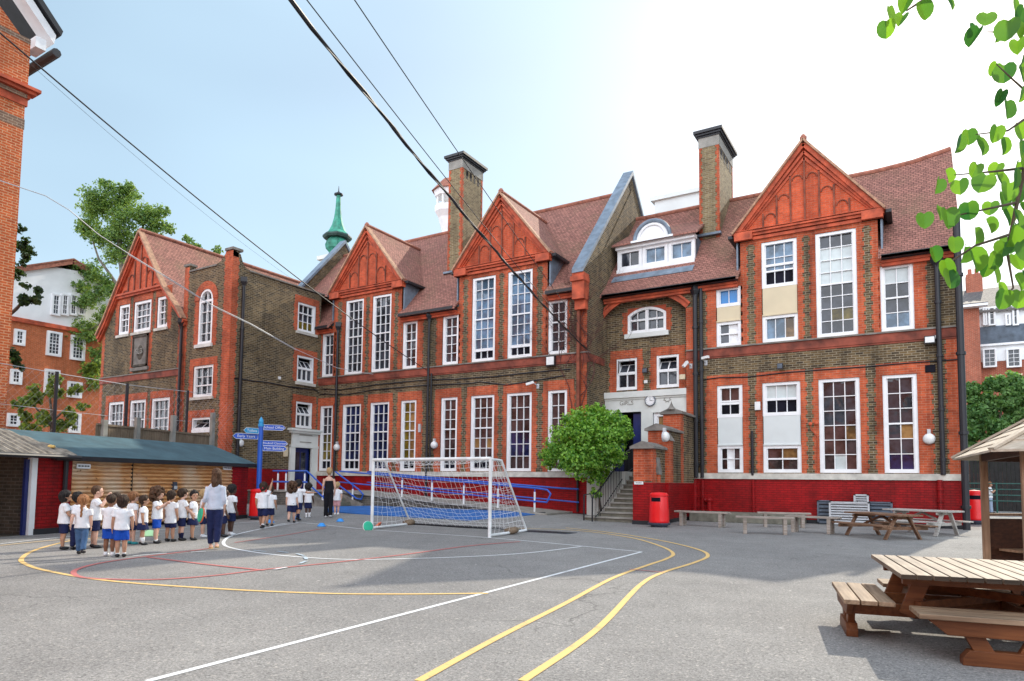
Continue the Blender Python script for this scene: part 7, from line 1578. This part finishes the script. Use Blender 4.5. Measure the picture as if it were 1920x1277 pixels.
b2_ = [(180,385,38),(225,395,42),(270,405,36),(300,430,22),(172,440,34),(215,455,42),(262,450,30),(150,500,24),(180,520,28),(205,550,24),(165,570,30),(195,595,24),(135,605,26),(165,630,26),(185,660,18),(150,690,16),(175,700,14),(200,352,18),(232,350,16),(350,452,12),(405,470,10),(370,462,8),(145,540,26),(120,600,22),(150,640,26),(185,690,20),(112,560,15),(175,720,16),(125,660,14),(250,365,20),(300,400,18),(318,425,12)]
leaf_cloud('crown', 'leaf_plane', pl, blobs_px(rough_blob(b2_, .92, 6), aD(52), 6, 1.0), .165, 7, 1500, .8, .5)
q = aD(52); trunk(pl, [([Vector((pc.x,pc.y,0)), q(240,640), q(236,560), q(228,490), q(222,430), q(205,390)], .42, .08), ([q(236,560), q(210,520), q(185,485), q(170,440)], .16, .04), ([q(228,490), q(250,450), q(275,415)], .14, .04), ([q(238,580), q(200,600), q(165,620)], .12, .03), ([q(240,620), q(195,655), q(160,690)], .1, .03)], 'grey_bark')
def little(lab, nm, base, lst, D, mat, limbs, size, per, seed, jit=.8):
    pl_ = aY(float(D[1:])) if isinstance(D, str) else aD(D); bq = pl_(*base); t = thing(nm, lab, 'tree', (bq.x, bq.y, 0)); leaf_cloud('crown', mat, t, blobs_px(rough_blob(lst, .66, 4, seed), pl_, seed, jit), size, seed, per, .45); f_ = pl_
    trunk(t, [([Vector((bq.x,bq.y,0)), f_(*base)]+[f_(*p_) for p_ in limbs[0]], .16, .05)]+[([f_(*p_) for p_ in l], .08, .03) for l in limbs[1:]]); return t
little('small dark tree with a bare limb beside the left brick building', 'dark_tree', (10,690), [(48,455,20),(35,475,20),(62,470,14),(38,430,12),(58,548,24),(40,560,18),(70,560,12),(28,665,20),(36,690,10),(30,500,18),(24,520,10)], 32, 'leaf_dark', [[(6,600),(30,580),(48,560)],[(6,600),(2,520),(30,470)]], .2, 900, 11)
little('low leafy tree behind the netting fence on the left', 'small_tree', (95,860), [(60,735,28),(100,725,24),(140,735,16),(40,770,26),(85,775,28),(125,785,22),(160,700,16),(175,688,12),(155,760,14),(60,800,20),(110,800,18)], 38, 'leaf_yellow', [[(98,790),(92,730)],[(98,790),(130,760)],[(97,800),(55,750)]], .2, 2000, 13)
little('broad green tree in front of the brick house at the right edge', 'broad_tree', (1872,890), [(1840,735,30),(1880,720,36),(1912,730,30),(1825,770,22),(1860,780,40),(1905,790,40),(1835,825,30),(1880,835,40),(1920,840,36),(1822,860,20),(1850,870,26),(1900,880,30),(1945,780,50),(1815,800,14),(1850,755,30),(1890,775,34),(1832,790,26),(1868,815,30),(1900,760,34),(1822,830,24),(1862,850,34),(1895,850,30),(1915,710,24)], 'Y52', 'leaf_right', [[(1874,800),(1880,740)],[(1874,820),(1905,770)],[(1874,830),(1840,780)]], .2, 5200, 17, .6)
# the branch that hangs into the picture at the top right
ft = thing('judas_tree', 'leafy twigs with round bright green leaves hanging in at the top right corner', 'tree', (3.1, 2.3, 0))
def fd(x, y, dd=0): return atD(x, y, 2.75+dd)
limbs = [([Vector((3.1,2.3,0)), Vector((3.05,2.35,2.0)), Vector((2.9,2.4,3.4)), fd(2010,60), fd(1985,-40)], .09, .04), ([fd(2010,60), fd(1950,200), fd(1918,330), fd(1888,470), fd(1900,540)], .014, .003), ([fd(1985,-40), fd(1860,-30), fd(1740,-6), fd(1700,20)], .014, .003), ([fd(1960,20), fd(1900,60), fd(1850,60)], .008, .002), ([fd(1940,210), fd(1890,245), fd(1830,252)], .006, .002), ([fd(1922,315), fd(1860,322), fd(1790,328)], .006, .002), ([fd(1905,380), fd(1850,392), fd(1775,408)], .006, .002), ([fd(1892,440), fd(1830,460), fd(1780,492), fd(1776,510)], .006, .002), ([fd(1945,190), fd(1900,150), fd(1868,120)], .005, .002), ([fd(1900,540), fd(1880,560)], .004, .002)]
tr = trunk(ft, limbs)
LV = [(1669,27,0),(1662,55,0),(1689,39,0),(1699,7,1),(1730,20,1),(1779,4,1),(1849,36,1),(1819,52,-1),(1827,70,1),(1888,57,1),(1901,14,1),(1913,32,1),(1867,68,0),(1908,89,1),(1863,130,0),(1883,138,1),(1917,109,1),(1874,185,0),(1888,205,1),(1913,177,0),(1794,270,1),(1816,257,0),(1836,275,1),(1865,252,0),(1878,275,1),(1913,245,1),(1917,280,1),(1776,330,0),(1757,349,1),(1800,351,1),(1827,320,0),(1842,344,1),(1867,318,0),(1875,341,1),(1901,336,1),(1906,314,0),(1733,414,1),(1759,400,0),(1776,410,1),(1817,395,1),(1857,391,0),(1876,377,1),(1888,360,1),(1904,373,1),(1854,423,1),(1829,443,1),(1751,477,1),(1790,459,1),(1806,477,1),(1824,489,2),(1776,504,1),(1781,523,1),(1863,489,1),(1867,514,1),(1874,545,1),(1879,561,1),(1894,441,2),(1906,409,1),(1908,491,2),(1908,530,1),(1910,561,1),(1885,405,2),(1894,459,1),(1913,432,1),(1881,468,1),(1915,350,1),(1919,395,1),(1850,505,0),(1918,60,1),(1918,140,1),(1919,470,1),(1930,230,1),(1932,300,1),(1928,420,1),(1930,520,1)]
lr = random.Random(5); mb = MB(); ns = 9
for x, y, k in LV:
    c = fd(x, y, lr.uniform(-.25, .3)); sz = (.034, .041, .048)[max(0, k)]*(.8 if k < 0 else lr.uniform(.9, 1.12))
    ang = lr.uniform(-.5, .5); tip = (-CU*math.cos(ang)+CR*math.sin(ang)*.9+CF*lr.uniform(-.3, .3)).normalized()
    nr = (-CF+CR*lr.uniform(-.9, .9)+CU*lr.uniform(-.2, .6)).normalized(); sd = tip.cross(nr).normalized(); nr = sd.cross(tip).normalized(); fold = lr.uniform(.15, .95)
    mid = [c+tip*(sz*(-.72)), c+tip*(-.3*sz), c+tip*(.2*sz), c+tip*(.62*sz), c+tip*sz]
    base = len(mb.v)
    for s in (-1, 1):
        out = [(-.84, .0), (-.98, .36), (-.84, .74), (-.42, .98), (.08, .98), (.52, .80), (.82, .48), (.97, .0)]
        vs = [c+tip*(a*sz)+sd*(s*b*sz*math.cos(fold))+nr*(b*sz*math.sin(fold)+.06*sz*math.sin(a*3)) for a, b in out]
        cen = [c+tip*(a*sz)+nr*(.06*sz*math.sin(a*3)) for a in (-.6, -.3, .05, .4, .7)]
        n0 = len(mb.v); mb.v += [tuple(v) for v in vs]; mb.v += [tuple(v) for v in cen]; o_ = n0; cc = n0+8
        F_ = [(o_, o_+1, o_+2, cc), (cc, o_+2, o_+3, cc+1), (cc+1, o_+3, o_+4, cc+2), (cc+2, o_+4, o_+5, cc+3), (cc+3, o_+5, o_+6, cc+4), (cc+4, o_+6, o_+7)]
        mb.f += [f if s > 0 else f[::-1] for f in F_]
mb.build('crown', 'leaf_big', ft, fix=False, smooth=True)
